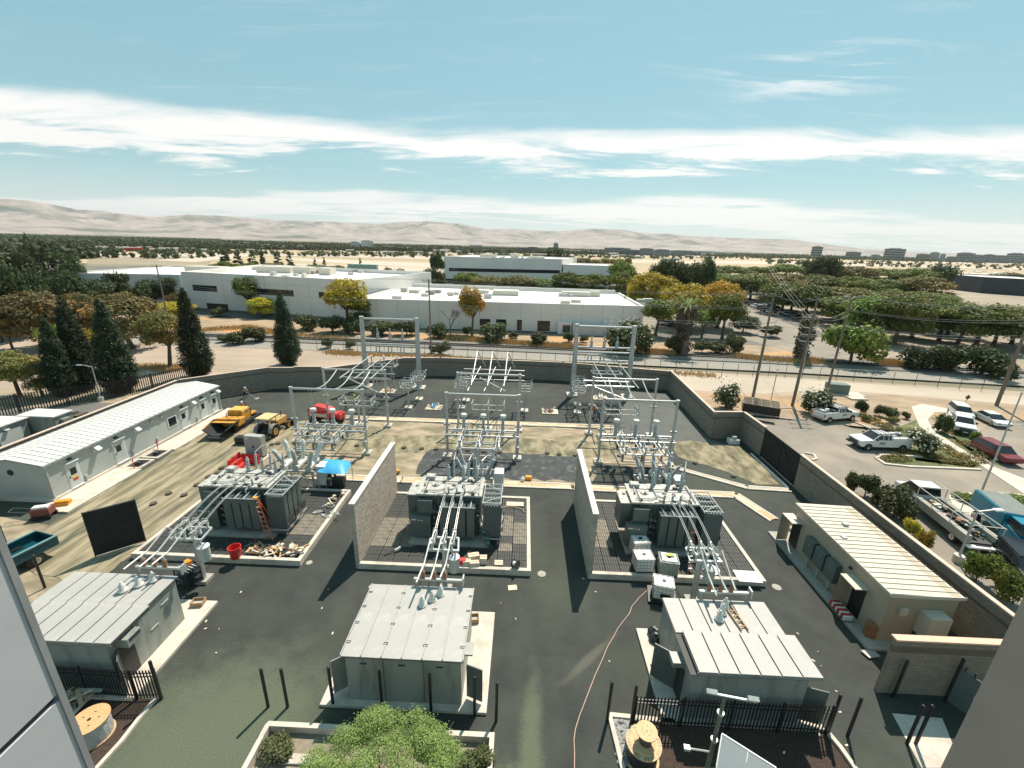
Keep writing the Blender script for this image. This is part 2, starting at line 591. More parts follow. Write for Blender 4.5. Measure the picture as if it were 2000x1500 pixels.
def kerb(name, pts, w, h, m, parent=None, z=0.0, kind=None, px=True, closed=False):
    P = [Vector(G(*p)) if px else Vector(p) for p in pts]
    if closed:
        P = P + [P[0]]
    b = MB()
    L, Rr = [], []
    for i, p in enumerate(P):
        if closed and i in (0, len(P) - 1):
            d0 = (P[-1] - P[-2]).normalized(); d1 = (P[1] - P[0]).normalized()
        else:
            d0 = (p - P[i - 1]).normalized() if i else (P[1] - P[0]).normalized()
            d1 = (P[i + 1] - p).normalized() if i < len(P) - 1 else d0
        t = (d0 + d1)
        t = t.normalized() if t.length > 1e-5 else d0
        nn = Vector((-t.y, t.x))
        k = 1.0 / max(0.35, nn.dot(Vector((-d0.y, d0.x))))
        L.append(p + nn * (w / 2 * k)); Rr.append(p - nn * (w / 2 * k))
    vs, fs = [], []
    for l, r in zip(L, Rr):
        vs += [(l.x, l.y, z), (l.x, l.y, z + h), (r.x, r.y, z + h), (r.x, r.y, z)]
    for i in range(len(P) - 1):
        k = 4 * i
        fs += [(k, k + 1, k + 5, k + 4), (k + 1, k + 2, k + 6, k + 5), (k + 2, k + 3, k + 7, k + 6)]
    fs += [(3, 2, 1, 0), (len(vs) - 4, len(vs) - 3, len(vs) - 2, len(vs) - 1)]
    b.add(vs, fs)
    return b.build(name, m, parent, kind=kind)


# one sheet of valley floor, finer near the tower
gb = MB()
xs = [-26000, -9000, -3000, -900, -300, -100, 0, 100, 300, 900, 3000, 9000, 26000]
ys = [-300, -60, 0, 60, 150, 300, 900, 3000, 9000, 30000]
vs = [(x, y, -0.30) for y in ys for x in xs]
fs = [(j * len(xs) + i, j * len(xs) + i + 1, (j + 1) * len(xs) + i + 1, (j + 1) * len(xs) + i) for j in range(len(ys) - 1) for i in range(len(xs) - 1)]
gb.add(vs, fs)
gb.build('ground', TERR, kind='structure')

# --- lots outside the wall
sheet('vacant_lot', [(-420, 140), (-420, 20), (-44, 20), (-20, 63.5), (24, 60), (90, 45), (260, 45), (260, 66), (95, 73.3), (0, 84), (-50, 88), (-130, 90)], -0.03, DIRT_P, px=False)
sheet('access_track', [(24, 68.5), (40, 68.0), (52, 71.5), (70, 68.5), (130, 57), (130, 62), (72, 74.5), (50, 77.5), (22, 80.5), (-12, 82.5), (-12, 74)], -0.018, mat('packed_track', (0.45, 0.38, 0.30), (0.38, 0.32, 0.25), 0.2, 0.95, coords='World', stretch=(0.3, 1, 1), bmp=0.2, bscale=4), px=False)
sheet('dry_lot', rough_edge([(24.5, 53), (31, 58.5), (38, 57.5), (46, 56), (54, 58), (64, 62), (90, 52), (120, 48), (120, 56), (72, 67.8), (52, 70.5), (40, 67), (25, 67.5)], 0.5, 2.0), -0.014, VERGE, px=False)
sheet('outer_car_park', [(27.2, -5), (27.2, 49.2), (24, 49.8), (30, 57), (37, 56.5), (42, 57.5), (46.8, 51), (52, 46), (62, 55.5), (70, 60), (110, 50), (140, 20), (140, -5)], -0.010, LOT, px=False)
sheet('old_dirt_yard', [(-150, 2), (-27.9, 2), (-27.9, 28), (-46.5, 30), (-46.5, 62), (-150, 40)], -0.014, DIRT, px=False)
# --- yard inside the wall
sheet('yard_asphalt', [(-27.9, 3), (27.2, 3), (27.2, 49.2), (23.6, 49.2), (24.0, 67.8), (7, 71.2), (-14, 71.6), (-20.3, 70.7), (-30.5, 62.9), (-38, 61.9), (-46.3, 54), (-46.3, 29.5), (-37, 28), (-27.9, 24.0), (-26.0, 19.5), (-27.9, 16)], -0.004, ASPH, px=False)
sheet('dirt_strip', rough_edge([(-27.7, 24.4), (-27.7, 36.3), (-11.2, 36.9), (7.0, 37.0), (8.5, 41.6), (16.2, 41.0), (17.2, 46.7), (12.3, 46.9), (12.3, 50.9), (-26, 50.9), (-31, 48.8), (-36.9, 47.0), (-36.9, 26.2), (-31, 25.2)], 0.22, 1.2), 0.004, DIRT, px=False)
sheet('green_dirt_band', rough_edge([(-36.5, 30), (-32.5, 30.5), (-26, 42.2), (6, 42.3), (12, 44), (12, 47.2), (-14, 47.0), (-27, 47), (-31, 47.2), (-34, 43), (-36.5, 38)], 0.35, 1.5, 3), 0.008, DIRT_G, px=False)
DIRT_L = mat('driven_dirt', (0.33, 0.275, 0.185), (0.16, 0.14, 0.085), 1.0, 0.95, bmp=0.9, bscale=4, detail=12, coords='World', c3=(0.085, 0.085, 0.055), s3=0.55, stretch=(1.6, 0.22, 1), lo=0.42, hi=0.6)
sheet('driven_dirt', rough_edge([(-36.85, 24), (-27.75, 22), (-27.75, 36.8), (-26.2, 42.0), (-27.5, 50), (-36.7, 47.5)], 0.2, 1.5, 8), 0.0115, DIRT_L, px=False)
sheet('dirt_wedge', rough_edge([G(1312, 862), G(1350, 860), G(1392, 866), G(1445, 872), G(1490, 912), G(1522, 946), G(1478, 946), G(1400, 915), G(1325, 892)], 0.25, 0.9, 4), 0.004, DIRT_G, px=False)
sheet('gravel_patch', rough_edge([G(812, 926), G(822, 900), G(842, 878), G(905, 876), G(1000, 884), G(1126, 892), G(1127, 941)], 0.3, 0.8, 5), 0.012, BLUEGR, px=False)
sheet('pale_yard_asphalt', [(12.6, 47.0), (26.4, 47.0), (23.2, 49.0), (23.2, 66.0), (17, 66.5), (12.6, 52.2)], 0.0, mat('lighter_asphalt', (0.105, 0.11, 0.10), (0.085, 0.09, 0.083), 0.3, 0.9, coords='World', bmp=0.3, bscale=20), px=False)
# --- rail corridor
RP = [(-420, 88), (-118.5, 96.2), (-50, 96.5), (0, 94.6), (52.6, 91.4), (99, 86.6), (300, 62)]
kerb('rail_ballast', [(x, y) for x, y in RP], 7.5, 0.25, GRAV, px=False, z=-0.05, kind='structure')
kerb('rail_gravel_shoulder', [(x, y - 6.5) for x, y in RP], 6.5, 0.03, mat('grey_shoulder', (0.30, 0.275, 0.235), (0.24, 0.225, 0.195), 1.2, 0.95, coords='World', bmp=0.6, bscale=7), px=False, z=-0.022, kind='structure')
rt = thing('railway_track', 'single railway track on grey ballast running behind the yard wall', 'railway track', (0, 95, 0.2))
RAILM = mat('rail_steel', (0.10, 0.075, 0.06), (0.07, 0.055, 0.045), 5, 0.5, 0.4)
for s in (-0.75, 0.75):
    b = MB()
    for (x0, y0), (x1, y1) in zip(RP[:-1], RP[1:]):
        b.bar((x0, y0 - 95 + s, 0.12), (x1, y1 - 95 + s, 0.12), 0.16, 0.2)
    b.build('rail', RAILM, rt)
b = MB()
for i in range(330):
    x = -110 + i * 0.75
    for (x0, y0), (x1, y1) in zip(RP[:-1], RP[1:]):
        if x0 <= x < x1:
            y = y0 + (y1 - y0) * (x - x0) / (x1 - x0)
            b.box(x - 0.12, x + 0.12, y - 95 - 1.3, y - 95 + 1.3, -0.1, 0.03)
b.build('sleepers', mat('sleeper_timber', (0.075, 0.06, 0.05), None, 3, 0.9), rt, kind='stuff')
# --- beyond the tracks
sheet('far_side_verge', [(-420, 92), (-118, 100.5), (0, 98.6), (99, 91), (300, 66), (320, 82), (105, 101), (30, 109), (-60, 119), (-420, 150)], -0.024, VERGE, px=False)
sheet('business_park_asphalt', [(-420, 145), (-58, 118), (31, 107), (100, 97), (320, 78), (420, 260), (200, 300), (-120, 330), (-420, 300)], -0.035, LOT_D, px=False)
sheet('access_road', [G(1262, 655), G(1350, 640), G(1490, 672), G(1620, 708), G(1700, 700), G(1560, 640), G(1420, 585), G(1380, 560), G(1240, 600)], -0.02, LOT, px=False)
sheet('orchard_ground', [G(1395, 560), G(1440, 570), G(1720, 702), G(2100, 715), G(2400, 640), G(2000, 560), G(1500, 540)], -0.02, mat('parking_ground', (0.33, 0.28, 0.21), (0.24, 0.20, 0.15), 0.05, 0.95, coords='World', detail=8), px=False)
# --- airfield
sheet('airfield', [(-520, 330), (-150, 345), (200, 330), (420, 270), (1400, 420), (4200, 1500), (5200, 3400), (1800, 2400), (400, 1500), (-350, 1150), (-900, 720)], -0.18, FIELD, px=False)
for i, (pts) in enumerate([
        [(430, 494), (900, 503), (1500, 512), (2000, 522), (2000, 526), (1500, 516), (900, 507), (430, 497)],
        [(560, 503), (900, 516), (860, 524), (560, 508)],
        [(620, 497), (880, 501), (880, 503.5), (620, 499)],
        [(1380, 509), (2000, 514), (2000, 516), (1380, 511)],
        [(180, 494), (460, 495), (430, 500), (180, 503)],
        [(300, 508), (470, 497), (500, 499), (380, 512)],
        [(1500, 522), (2000, 535), (2000, 540), (1600, 531)],
        [(1100, 497), (1500, 501), (1500, 503), (1100, 499.5)],
        [(560, 514), (860, 524), (900, 532), (600, 524)]]):
    sheet('runway' if i < 5 else 'taxiway', pts, -0.12 + 0.012 * i, RUNW)
sheet('golden_field', [(1835, 562), (2300, 575), (2300, 660), (1990, 622), (1835, 600)], -0.10, mat('golden_field_soil', (0.50, 0.34, 0.19), (0.42, 0.30, 0.18), 0.03, 0.95, coords='World', stretch=(0.3, 1, 1), detail=7))
sheet('brown_field', [(170, 500), (430, 500), (400, 520), (170, 520)], -0.10, mat('brown_field_soil', (0.30, 0.25, 0.17), (0.24, 0.20, 0.14), 0.02, 0.95, coords='World', stretch=(0.3, 1, 1), detail=7))

# --- hills on the far side of the valley (real ridges 11 to 17 km away)
prof = [(-400, 372), (-200, 380), (0, 388), (60, 392), (100, 399), (150, 409), (200, 412), (250, 419), (310, 424), (360, 419), (430, 421), (500, 426), (560, 430), (640, 433), (740, 437), (790, 433), (830, 432), (900, 437), (950, 447), (1000, 447), (1060, 451), (1100, 451), (1130, 448), (1160, 447), (1220, 449), (1250, 455), (1300, 456), (1370, 462), (1450, 465), (1550, 468), (1600, 475), (1680, 485), (1750, 490), (1850, 494), (2000, 500), (2300, 506)]


def ray(px, py):
    d = _f * FPX + _R2 * (px - 1000) - _U2 * (py - 750)
    return d


def ridge_h(az, dist):
    """height of the skyline at this azimuth"""
    best = None
    for (x0, y0), (x1, y1) in zip(prof[:-1], prof[1:]):
        d0, d1 = ray(x0, y0), ray(x1, y1)
        a0, a1 = math.atan2(d0.x, d0.y), math.atan2(d1.x, d1.y)
        if a0 <= az <= a1:
            t = (az - a0) / (a1 - a0)
            t = t * t * (3 - 2 * t) if False else t
            e0 = d0.z / math.hypot(d0.x, d0.y)
            e1 = d1.z / math.hypot(d1.x, d1.y)
            return CAM_H + dist * (e0 + (e1 - e0) * t)
    return 40.0


from mathutils import noise as mnoise
az0 = math.atan2(*ray(-380, 400)[:2])
az1 = math.atan2(*ray(2290, 500)[:2])
NA, NR = 560, 70
D0, DR, D1 = 8500.0, 14500.0, 17500.0
vs = []
for j in range(NR):
    t = j / (NR - 1)
    d = D0 + (D1 - D0) * t
    for i in range(NA):
        az = az0 + (az1 - az0) * i / (NA - 1)
        H = ridge_h(az, DR)
        x, y = math.sin(az) * d, math.cos(az) * d
        u = (d - D0) / (DR - D0)
        env = max(0.0, min(1.0, u)) ** 1.15 if u < 1 else max(0.0, 1 - (u - 1) * 1.5)
        rg = 0.0
        a = 1.0
        for o in range(6):
            k = 0.00038 * 2 ** o
            w = mnoise.noise(Vector((x * k + 11, y * k * 0.8 + 3, 7.7 * o)))
            rg += a * (1 - abs(w) * 2.2)
            a *= 0.58
        z = H * env * (0.42 + 0.46 * rg) if u < 1 else H * env * (0.80 + 0.12 * rg)
        if 0.9 < u < 1.06:
            z = max(z, H * (1 - abs(u - 1) * 4) * (0.985 + 0.012 * rg))
        z = min(z, H * (d / DR) ** 0.9 * 1.004 if u < 1 else H)
        vs.append((x, y, z - 2))
fs = [(j * NA + i, j * NA + i + 1, (j + 1) * NA + i + 1, (j + 1) * NA + i) for j in range(NR - 1) for i in range(NA - 1)]
HILL = mat('dry_hill_grass', (0.38, 0.305, 0.27), (0.22, 0.185, 0.165), 0.003, 0.95, detail=12, coords='World', c3=(0.045, 0.06, 0.045), s3=0.0010)
MB().add(vs, fs).build('hills', HILL, kind='structure', smooth=True)
# ------------------------------------------------------------------ walls
def brickmat(name, c1, c2, mortar, w=0.4, h=0.2, bias=0.0, stain=(0.2, 0.18, 0.15)):
    m = bpy.data.materials.new(name)
    m.use_nodes = True
    t = m.node_tree
    p = t.nodes['Principled BSDF']
    p.inputs['Roughness'].default_value = 0.92
    tc_ = t.nodes.new('ShaderNodeTexCoord')
    sp = t.nodes.new('ShaderNodeSeparateXYZ')
    cb = t.nodes.new('ShaderNodeCombineXYZ')
    t.links.new(tc_.outputs['Object'], sp.inputs[0])
    t.links.new(sp.outputs[0], cb.inputs[0])
    t.links.new(sp.outputs[2], cb.inputs[1])
    br = t.nodes.new('ShaderNodeTexBrick')
    br.inputs['Scale'].default_value = 1.0
    br.inputs['Brick Width'].default_value = w
    br.inputs['Row Height'].default_value = h
    br.inputs['Mortar Size'].default_value = 0.011
    br.inputs['Mortar Smooth'].default_value = 0.1
    br.inputs['Bias'].default_value = bias
    br.inputs['Color1'].default_value = (*c1, 1)
    br.inputs['Color2'].default_value = (*c2, 1)
    br.inputs['Mortar'].default_value = (*mortar, 1)
    t.links.new(cb.outputs[0], br.inputs['Vector'])
    n = t.nodes.new('ShaderNodeTexNoise')
    n.inputs['Scale'].default_value = 0.45
    n.inputs['Detail'].default_value = 6
    t.links.new(tc_.outputs['Object'], n.inputs['Vector'])
    r = t.nodes.new('ShaderNodeMapRange')
    r.inputs[1].default_value = 0.45; r.inputs[2].default_value = 0.75; r.inputs[4].default_value = 0.55
    t.links.new(n.outputs['Fac'], r.inputs[0])
    mx = t.nodes.new('ShaderNodeMix'); mx.data_type = 'RGBA'
    t.links.new(r.outputs[0], mx.inputs[0])
    t.links.new(br.outputs['Color'], mx.inputs[6])
    mx.inputs[7].default_value = (*stain, 1)
    t.links.new(mx.outputs[2], p.inputs['Base Color'])
    bp = t.nodes.new('ShaderNodeBump')
    bp.inputs['Strength'].default_value = 0.6
    bp.inputs['Distance'].default_value = 0.012
    bp.invert = True
    t.links.new(br.outputs['Fac'], bp.inputs['Height'])
    t.links.new(bp.outputs[0], p.inputs['Normal'])
    return m


BLOCKW = brickmat('block_wall', (0.27, 0.235, 0.19), (0.20, 0.175, 0.145), (0.13, 0.118, 0.10), stain=(0.175, 0.155, 0.13))
BLOCKB = brickmat('split_face_band', (0.175, 0.125, 0.095), (0.125, 0.095, 0.075), (0.07, 0.06, 0.05), stain=(0.11, 0.085, 0.07))
COPE = mat('pinkish_coping', (0.62, 0.48, 0.38), (0.52, 0.41, 0.33), 1.5, 0.85)


def wall_run(root, pts, h, base=(0, 0)):
    for (x0, y0), (x1, y1), hh in zip(pts[:-1], pts[1:], h):
        L = math.hypot(x1 - x0, y1 - y0)
        a = math.atan2(y1 - y0, x1 - x0)
        loc = (x0 - base[0], y0 - base[1], 0)
        MB().box(0, L + 0.1, -0.1, 0.1, -0.3, hh - 0.8).box(0, L + 0.1, -0.1, 0.1, hh - 0.6, hh).build('wall_panel', BLOCKW, root, loc=loc, rz=a)
        MB().box(0, L + 0.11, -0.112, 0.112, hh - 0.8, hh - 0.6).build('split_face_band', BLOCKB, root, loc=loc, rz=a)
        MB().box(-0.13, L + 0.13, -0.15, 0.15, hh, hh + 0.09).build('coping', COPE, root, loc=loc, rz=a)


pw = thing('perimeter_wall', 'long grey block wall with pinkish coping bending round the back of the substation yard', 'wall', (0, 60, 0))
wall_run(pw, [(-46.6, 24), (-46.6, 54.6), (-38.2, 62.0), (-34.6, 62.5), (-30.6, 63.0), (-20.3, 70.8), (-14, 71.75), (7, 71.3), (24.1, 67.9), (23.6, 49.4), (27.1, 49.7), (27.3, 45.1)], [3.35, 3.35, 3.3, 3.45, 3.15, 3.2, 3.2, 3.2, 3.3, 3.45, 3.45, 3.45], (0, 60))
pw2 = thing('perimeter_wall', 'grey block wall with pinkish coping running from the black gate past the cream equipment house', 'wall', (27.2, 38.3, 0))
wall_run(pw2, [(27.25, 38.35), (27.25, 17.45)], [3.45], (27.2, 38.3))
# sliding gate with black mesh
gt = thing('sliding_gate', 'black mesh-covered gate between two runs of the block wall beside the trucks', 'gate', (27.3, 41.7, 0))
MB().box(-0.02, 0.02, -3.35, 3.35, 0.12, 3.3).build('mesh_panel', mat('black_windscreen', (0.012, 0.013, 0.014), (0.02, 0.021, 0.022), 2, 0.9), gt)
b = MB()
for y in (-3.38, 0.0, 3.38): b.box(-0.07, -0.025, y - 0.05, y + 0.05, 0.05, 3.4)
for z in (0.1, 3.36): b.box(-0.07, -0.025, -3.4, 3.4, z - 0.05, z + 0.05)
b.bar((-0.05, -3.35, 0.15), (-0.05, 0, 3.3), 0.05).bar((-0.05, 3.35, 0.15), (-0.05, 0, 3.3), 0.05)
b.build('gate_frame', BLACK, gt)
MB().box(-0.9, -0.72, -3.6, 3.7, 0.004, 0.10).build('gate_track', WHITE, gt)

BLK = [mat('block_face_%d' % i, c, tuple(x * 0.86 for x in c), 5, 0.93, bmp=0.3, bscale=30) for i, c in enumerate([(0.46, 0.395, 0.325), (0.42, 0.36, 0.295), (0.39, 0.33, 0.265), (0.49, 0.42, 0.345), (0.435, 0.365, 0.295)])]
MORT = mat('mortar', (0.25, 0.225, 0.19), None, 8, 0.95)


def block_wall(root, L, H, th, near, limit=300, dark_courses=(), z0=0.0, mats=None):
    """wall along +X from 0..L; every block is real; the ones nearest the viewer are parts"""
    mats = mats or BLK
    bw, bh, g = 0.4, 0.2, 0.012
    meshes = {}

    def me(w, mi):
        k = (round(w, 3), mi)
        if k not in meshes:
            q = MB().cbox(g / 2, w - g / 2, -th / 2, th / 2, g / 2, bh - g / 2, 0.004)
            meshes[k] = q.mesh('brick', mats[mi])
        return meshes[k]
    MB().box(0.01, L - 0.01, -th / 2 + 0.014, th / 2 - 0.014, z0, z0 + H).build('mortar_core', MORT, root)
    cells = []
    nr = int(round(H / bh))
    for r in range(nr):
        x = 0.0
        first = bw / 2 if r % 2 else bw
        while x < L - 0.02:
            w = min(first if x == 0 else bw, L - x)
            if w < 0.06: break
            cells.append((abs(x + w / 2 - near), x, z0 + r * bh, w, r))
            x += w
    cells.sort()
    rest = [MB() for _ in mats]
    rn = random.Random(int(L * 100))
    for k, (_, x, z, w, r) in enumerate(cells):
        mi = rn.choice([i for i in range(len(mats)) if i != 2 or not dark_courses])
        if r in dark_courses: mi = 2
        off = rn.uniform(-0.004, 0.004)
        if k < limit:
            inst(me(w, mi), 'brick', root, (x, off, z))
        else:
            rest[mi].box(x + g / 2, x + w - g / 2, -th / 2 + off, th / 2 + off, z + g / 2, z + bh - g / 2)
    for q, m_ in zip(rest, mats):
        if q.v: q.build('brickwork', m_, root, kind='stuff')


# fire walls either side of the middle and right-hand transformers' bays
for k, (x, lab) in enumerate([(-11.03, 'tall tan block fire wall between the left and middle transformers'),
                              (5.25, 'tall tan block fire wall between the middle and right transformers')]):
    fw = thing('fire_wall', lab, 'wall', (x - 0.02, 24.72, 0), R(90), 'fire walls between the transformers')
    block_wall(fw, 9.4, 5.2, 0.3, 0.0)
    MB().box(-0.05, 9.45, -0.2, 0.2, 5.2, 5.29).build('coping', mat('pale_coping', (0.70, 0.64, 0.56), (0.62, 0.56, 0.49), 2, 0.8), fw)

BLK2 = [mat('tan_block_%d' % i, c, tuple(x * 0.85 for x in c), 6, 0.93, bmp=0.3, bscale=30) for i, c in enumerate([(0.27, 0.215, 0.16), (0.25, 0.20, 0.15), (0.165, 0.12, 0.085), (0.29, 0.23, 0.175)])]
bwall = thing('block_wall', 'short tan block wall with orange-pink coping in the lower right, in front of the cream house', 'wall', (19.3, 17.45, 0))
block_wall(bwall, 7.9, 3.6, 0.2, 0.0, dark_courses=(14, 15), mats=BLK2)
MB().box(-0.06, 7.95, -0.18, 0.18, 3.6, 3.69).build('coping', mat('orange_coping', (0.72, 0.46, 0.33), (0.62, 0.40, 0.30), 2, 0.8), bwall)

# ------------------------------------------------------------------ switchgear houses and control houses
SWG = mat('switchgear_grey', (0.28, 0.305, 0.275), (0.235, 0.26, 0.235), 0.8, 0.42, bmp=0.04, bscale=3, c3=(0.18, 0.19, 0.165), s3=2.2, stretch=(1, 1, 0.18))
ROOFG = mat('grey_roof_sheet', (0.37, 0.36, 0.34), (0.325, 0.32, 0.30), 0.7, 0.55, c3=(0.42, 0.405, 0.38), s3=0.8)
SEAMD = plain('seam_and_rib_shade', (0.06, 0.062, 0.06), 0.7)  # dark joints; in the roof gaps it also paints the ribs' shade


def roof_strips(root, x0, x1, y0, y1, z0, z1, n, along='x', m=ROOFG, name='roof_panel', rib=0.03, seam=0.03, gap=0.03):
    """sloping sheet roof of n separate pans divided by gaps over the dark deck; z0 at y0, z1 at y1 (along x) """
    w = (x1 - x0) / n
    pan = MB().add([(gap, 0, z0), (w, 0, z0), (w, y1 - y0, z1), (gap, y1 - y0, z1), (gap, 0, z0 - .05), (w, 0, z0 - .05), (w, y1 - y0, z1 - .05), (gap, y1 - y0, z1 - .05)],
                   [(0, 1, 2, 3), (7, 6, 5, 4), (0, 4, 5, 1), (1, 5, 6, 2), (2, 6, 7, 3), (3, 7, 4, 0)]).mesh(name, m)
    for i in range(n):
        inst(pan, name, root, (x0 + i * w, y0, 0))
    return w


def switchgear(loc, w, d, h, label, split=True, n=6):
    t_ = thing('switchgear_house', label, 'switchgear house', loc, 0, 'grey switchgear houses in the front row')
    MB().box(0.12, w - 0.12, 0.18, d - 0.12, 0.14, h - 0.06).build('wall', SWG, t_)
    MB().box(0.02, w - 0.02, 0.02, d - 0.02, h - 0.06, h - 0.02).build('roof_deck', SEAMD, t_)
    if split:
        ym = d * 0.50
        roof_strips(t_, 0, w + 0.0, ym, d, h + 0.04, h + 0.04, n, gap=0.07)
        roof_strips(t_, 0.32, w + 0.32, 0, ym - 0.02, h + 0.2, h + 0.22, n, gap=0.07)
        MB().box(0.32, w + 0.32, 0.0, 0.02, h - 0.02, h + 0.14).build('fascia', SWG, t_)
        MB().box(0.34, w + 0.3, 0.03, ym - 0.06, h - 0.02, h + 0.14).build('roof_deck', SEAMD, t_)
    else:
        pw_ = roof_strips(t_, 0, w, 0, d, h + 0.06, h + 0.1, n, gap=0.012)
        rb = MB().box(-0.025, 0.025, 0.0, d, h + 0.05, h + 0.15).mesh('roof_rib', ROOFG)
        for i in range(n + 1): inst(rb, 'roof_rib', t_, (i * pw_, 0, 0))
        lug = MB().box(-0.1, 0.1, -0.06, -0.04, 0, 0.07).box(-0.1, -0.08, -0.04, 0.08, 0, 0.07).box(0.08, 0.1, -0.04, 0.08, 0, 0.07).mesh('lifting_lug', STEEL)
        for i in range(0, n + 1, 2):
            for y in (0.18, 0.43, 0.66, 0.88):
                inst(lug, 'lifting_lug', t_, (min(max(i * pw_, 0.12), w - 0.12) + (0.02 if i else 0), y * d, h + 0.12))
    return t_


# concrete slabs
for pts, lab in [([(-9.4, 15.2), (-1.15, 15.2), (-1.15, 21.3), (-9.4, 21.3)], 'pale concrete slab under the middle switchgear house'),
                 ([(7.45, 15.2), (15.2, 15.2), (15.2, 20.6), (7.45, 20.6)], 'pale concrete slab under the right switchgear house'),
                 ([(-26.3, 15.0), (-18.65, 15.0), (-18.65, 21.2), (-26.3, 21.2)], 'pale concrete slab under the left switchgear house'),
                 ([(-39.8, 29.5), (-36.9, 29.5), (-36.9, 36.7), (-39.8, 36.7)], 'long pale concrete apron along the near end of the control house'),
                 ([(-39.3, 40.9), (-36.9, 40.9), (-36.9, 53.2), (-39.3, 53.2)], 'pale concrete apron at the far end of the control house beside the paver')]:
    b = MB().prism(pts, -0.05, 0.16)
    tag(b.build('concrete_slab', CONC, None), lab, 'concrete slab', 'concrete slabs')

mid = switchgear((-8.15, 15.35, 0.0), 5.85, 4.55, 3.15, 'grey switchgear house in the middle of the front row with ribbed roof and lifting lugs', split=False, n=6)
for x in (1.0, 2.85, 4.7): MB().box(x - 0.16, x + 0.16, 0.145, 0.178, 2.55, 2.62).build('vent', DARK, mid)
for i in (1.95, 3.9): MB().box(i - 0.01, i + 0.01, 0.168, 0.1795, 0.2, 3.05).build('panel_joint', SEAMD, mid)
# open doors with hoods at both ends
MB().bar((5.95, 0.55, 1.35), (6.75, 0.28, 1.35), 0.05, 2.1).build('door', TGREY, mid)
MB().box(5.74, 6.2, 0.9, 1.6, 2.5, 2.6).build('door_hood', ROOFG, mid)
MB().box(-0.35, 0.12, 1.9, 2.6, 2.5, 2.6).build('door_hood', ROOFG, mid)
MB().bar((0.05, 0.9, 1.35), (-0.7, 0.35, 1.35), 0.05, 2.1).build('door', SWG, mid)

sw = switchgear((-25.75, 15.3, 0.0), 6.2, 4.6, 3.15, 'grey switchgear house at the lower left, its roof in two stepped rows of sheets', n=7)
MB().box(6.12, 6.75, 0.55, 1.35, 2.45, 2.95).build('door_hood', SWG, sw)
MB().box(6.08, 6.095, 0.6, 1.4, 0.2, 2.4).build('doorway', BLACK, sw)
MB().bar((6.1, 0.55, 1.3), (6.7, -0.1, 1.3), 0.05, 2.1).build('door', TGREY, sw)
MB().box(6.752, 6.76, 0.65, 1.28, 2.72, 2.9).build('louvre', DARK, sw)
for zz, yy in ((2.3, 3.3), (1.5, 2.4)):
    MB().box(6.08, 6.12, yy, yy + 0.5, zz, zz + 0.06).build('handrail', STEEL, sw)
se = switchgear((8.35, 15.3, 0.0), 5.75, 4.6, 3.15, 'grey switchgear house at the lower right, with a ladder lying on its stepped roof', n=6)
MB().box(-0.45, 0.12, 0.9, 1.55, 2.45, 2.75).build('door_hood', SWG, se)
MB().bar((0.1, 1.6, 1.3), (-0.9, 2.3, 1.3), 0.05, 2.2).build('door', TGREY, se)
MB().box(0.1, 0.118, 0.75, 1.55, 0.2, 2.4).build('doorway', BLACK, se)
MB().bar((5.65, 0.3, 1.35), (6.6, 0.05, 1.35), 0.05, 2.1).build('door', TGREY, se)
MB().box(5.95, 6.5, 1.5, 2.1, 2.5, 2.6).build('door_hood', ROOFG, se)

# roof bushings in wrapping, three to each switchgear house
bp = MB().lathe([(0.24, 0), (0.26, 0.08), (0.16, 0.2), (0.15, 0.42), (0.08, 0.5), (0.05, 0.62), (0.02, 0.64)], n=9)
RBM = bp.mesh('wrapped_bushing', WRAP, True)
for nm, pts, root, side in (('left', [(-21.6, 18.6), (-21.1, 19.05), (-20.6, 19.45)], sw, 0), ('middle', [(-4.95, 18.55), (-4.5, 18.95), (-4.1, 19.35)], mid, 1), ('right', [(11.0, 18.5), (11.35, 18.95), (11.7, 19.4)], se, 2)):
    for x, y in pts:
        inst(RBM, 'roof_bushing', root, (x - root.location.x, y - root.location.y, 3.22))
# ladder lying on the right roof
ld = thing('ladder', 'tan ladder lying flat on the right switchgear roof', 'ladder', (12.05, 17.85, 3.24), R(7))
b = MB()
for s in (-0.18, 0.18): b.box(s - 0.03, s + 0.03, 0, 1.75, 0, 0.09)
b.build('rail', CARD, ld)
for i in range(5): MB().box(-0.18, 0.18, 0.2 + i * 0.33, 0.26 + i * 0.33, 0.02, 0.07).build('rung', CARD, ld)

# control house on the left
CHW = mat('control_house_wall', (0.40, 0.43, 0.41), (0.36, 0.385, 0.37), 0.6, 0.55, bmp=0.1, bscale=10)
CHR = mat('white_roof_sheet', (0.62, 0.60, 0.57), (0.56, 0.545, 0.52), 0.6, 0.5)
ch = thing('control_house', 'long grey control house with ribbed white roof beside the dirt strip on the left', 'control house', (-45.2, 30.9, 0))
W_, D_, H_ = 5.6, 21.5, 3.55
MB().box(0.1, W_, 0.1, D_ - 0.1, 0.35, H_ - 0.1).build('wall', CHW, ch)
MB().box(0.0, W_ + 0.15, -0.05, D_ + 0.05, -0.05, 0.35).build('plinth', CONC, ch)
MB().add([(0.1, 0.1, H_ - 0.1), (W_, 0.1, H_ - 0.1), (W_ / 2, 0.1, H_ + 0.38), (0.1, D_ - 0.1, H_ - 0.1), (W_, D_ - 0.1, H_ - 0.1), (W_ / 2, D_ - 0.1, H_ + 0.38)], [(0, 1, 2), (5, 4, 3), (0, 2, 5, 3), (1, 4, 5, 2)]).build('gable', CHW, ch)
nst = 36
wst = (D_ + 0.3) / nst
pan = MB()
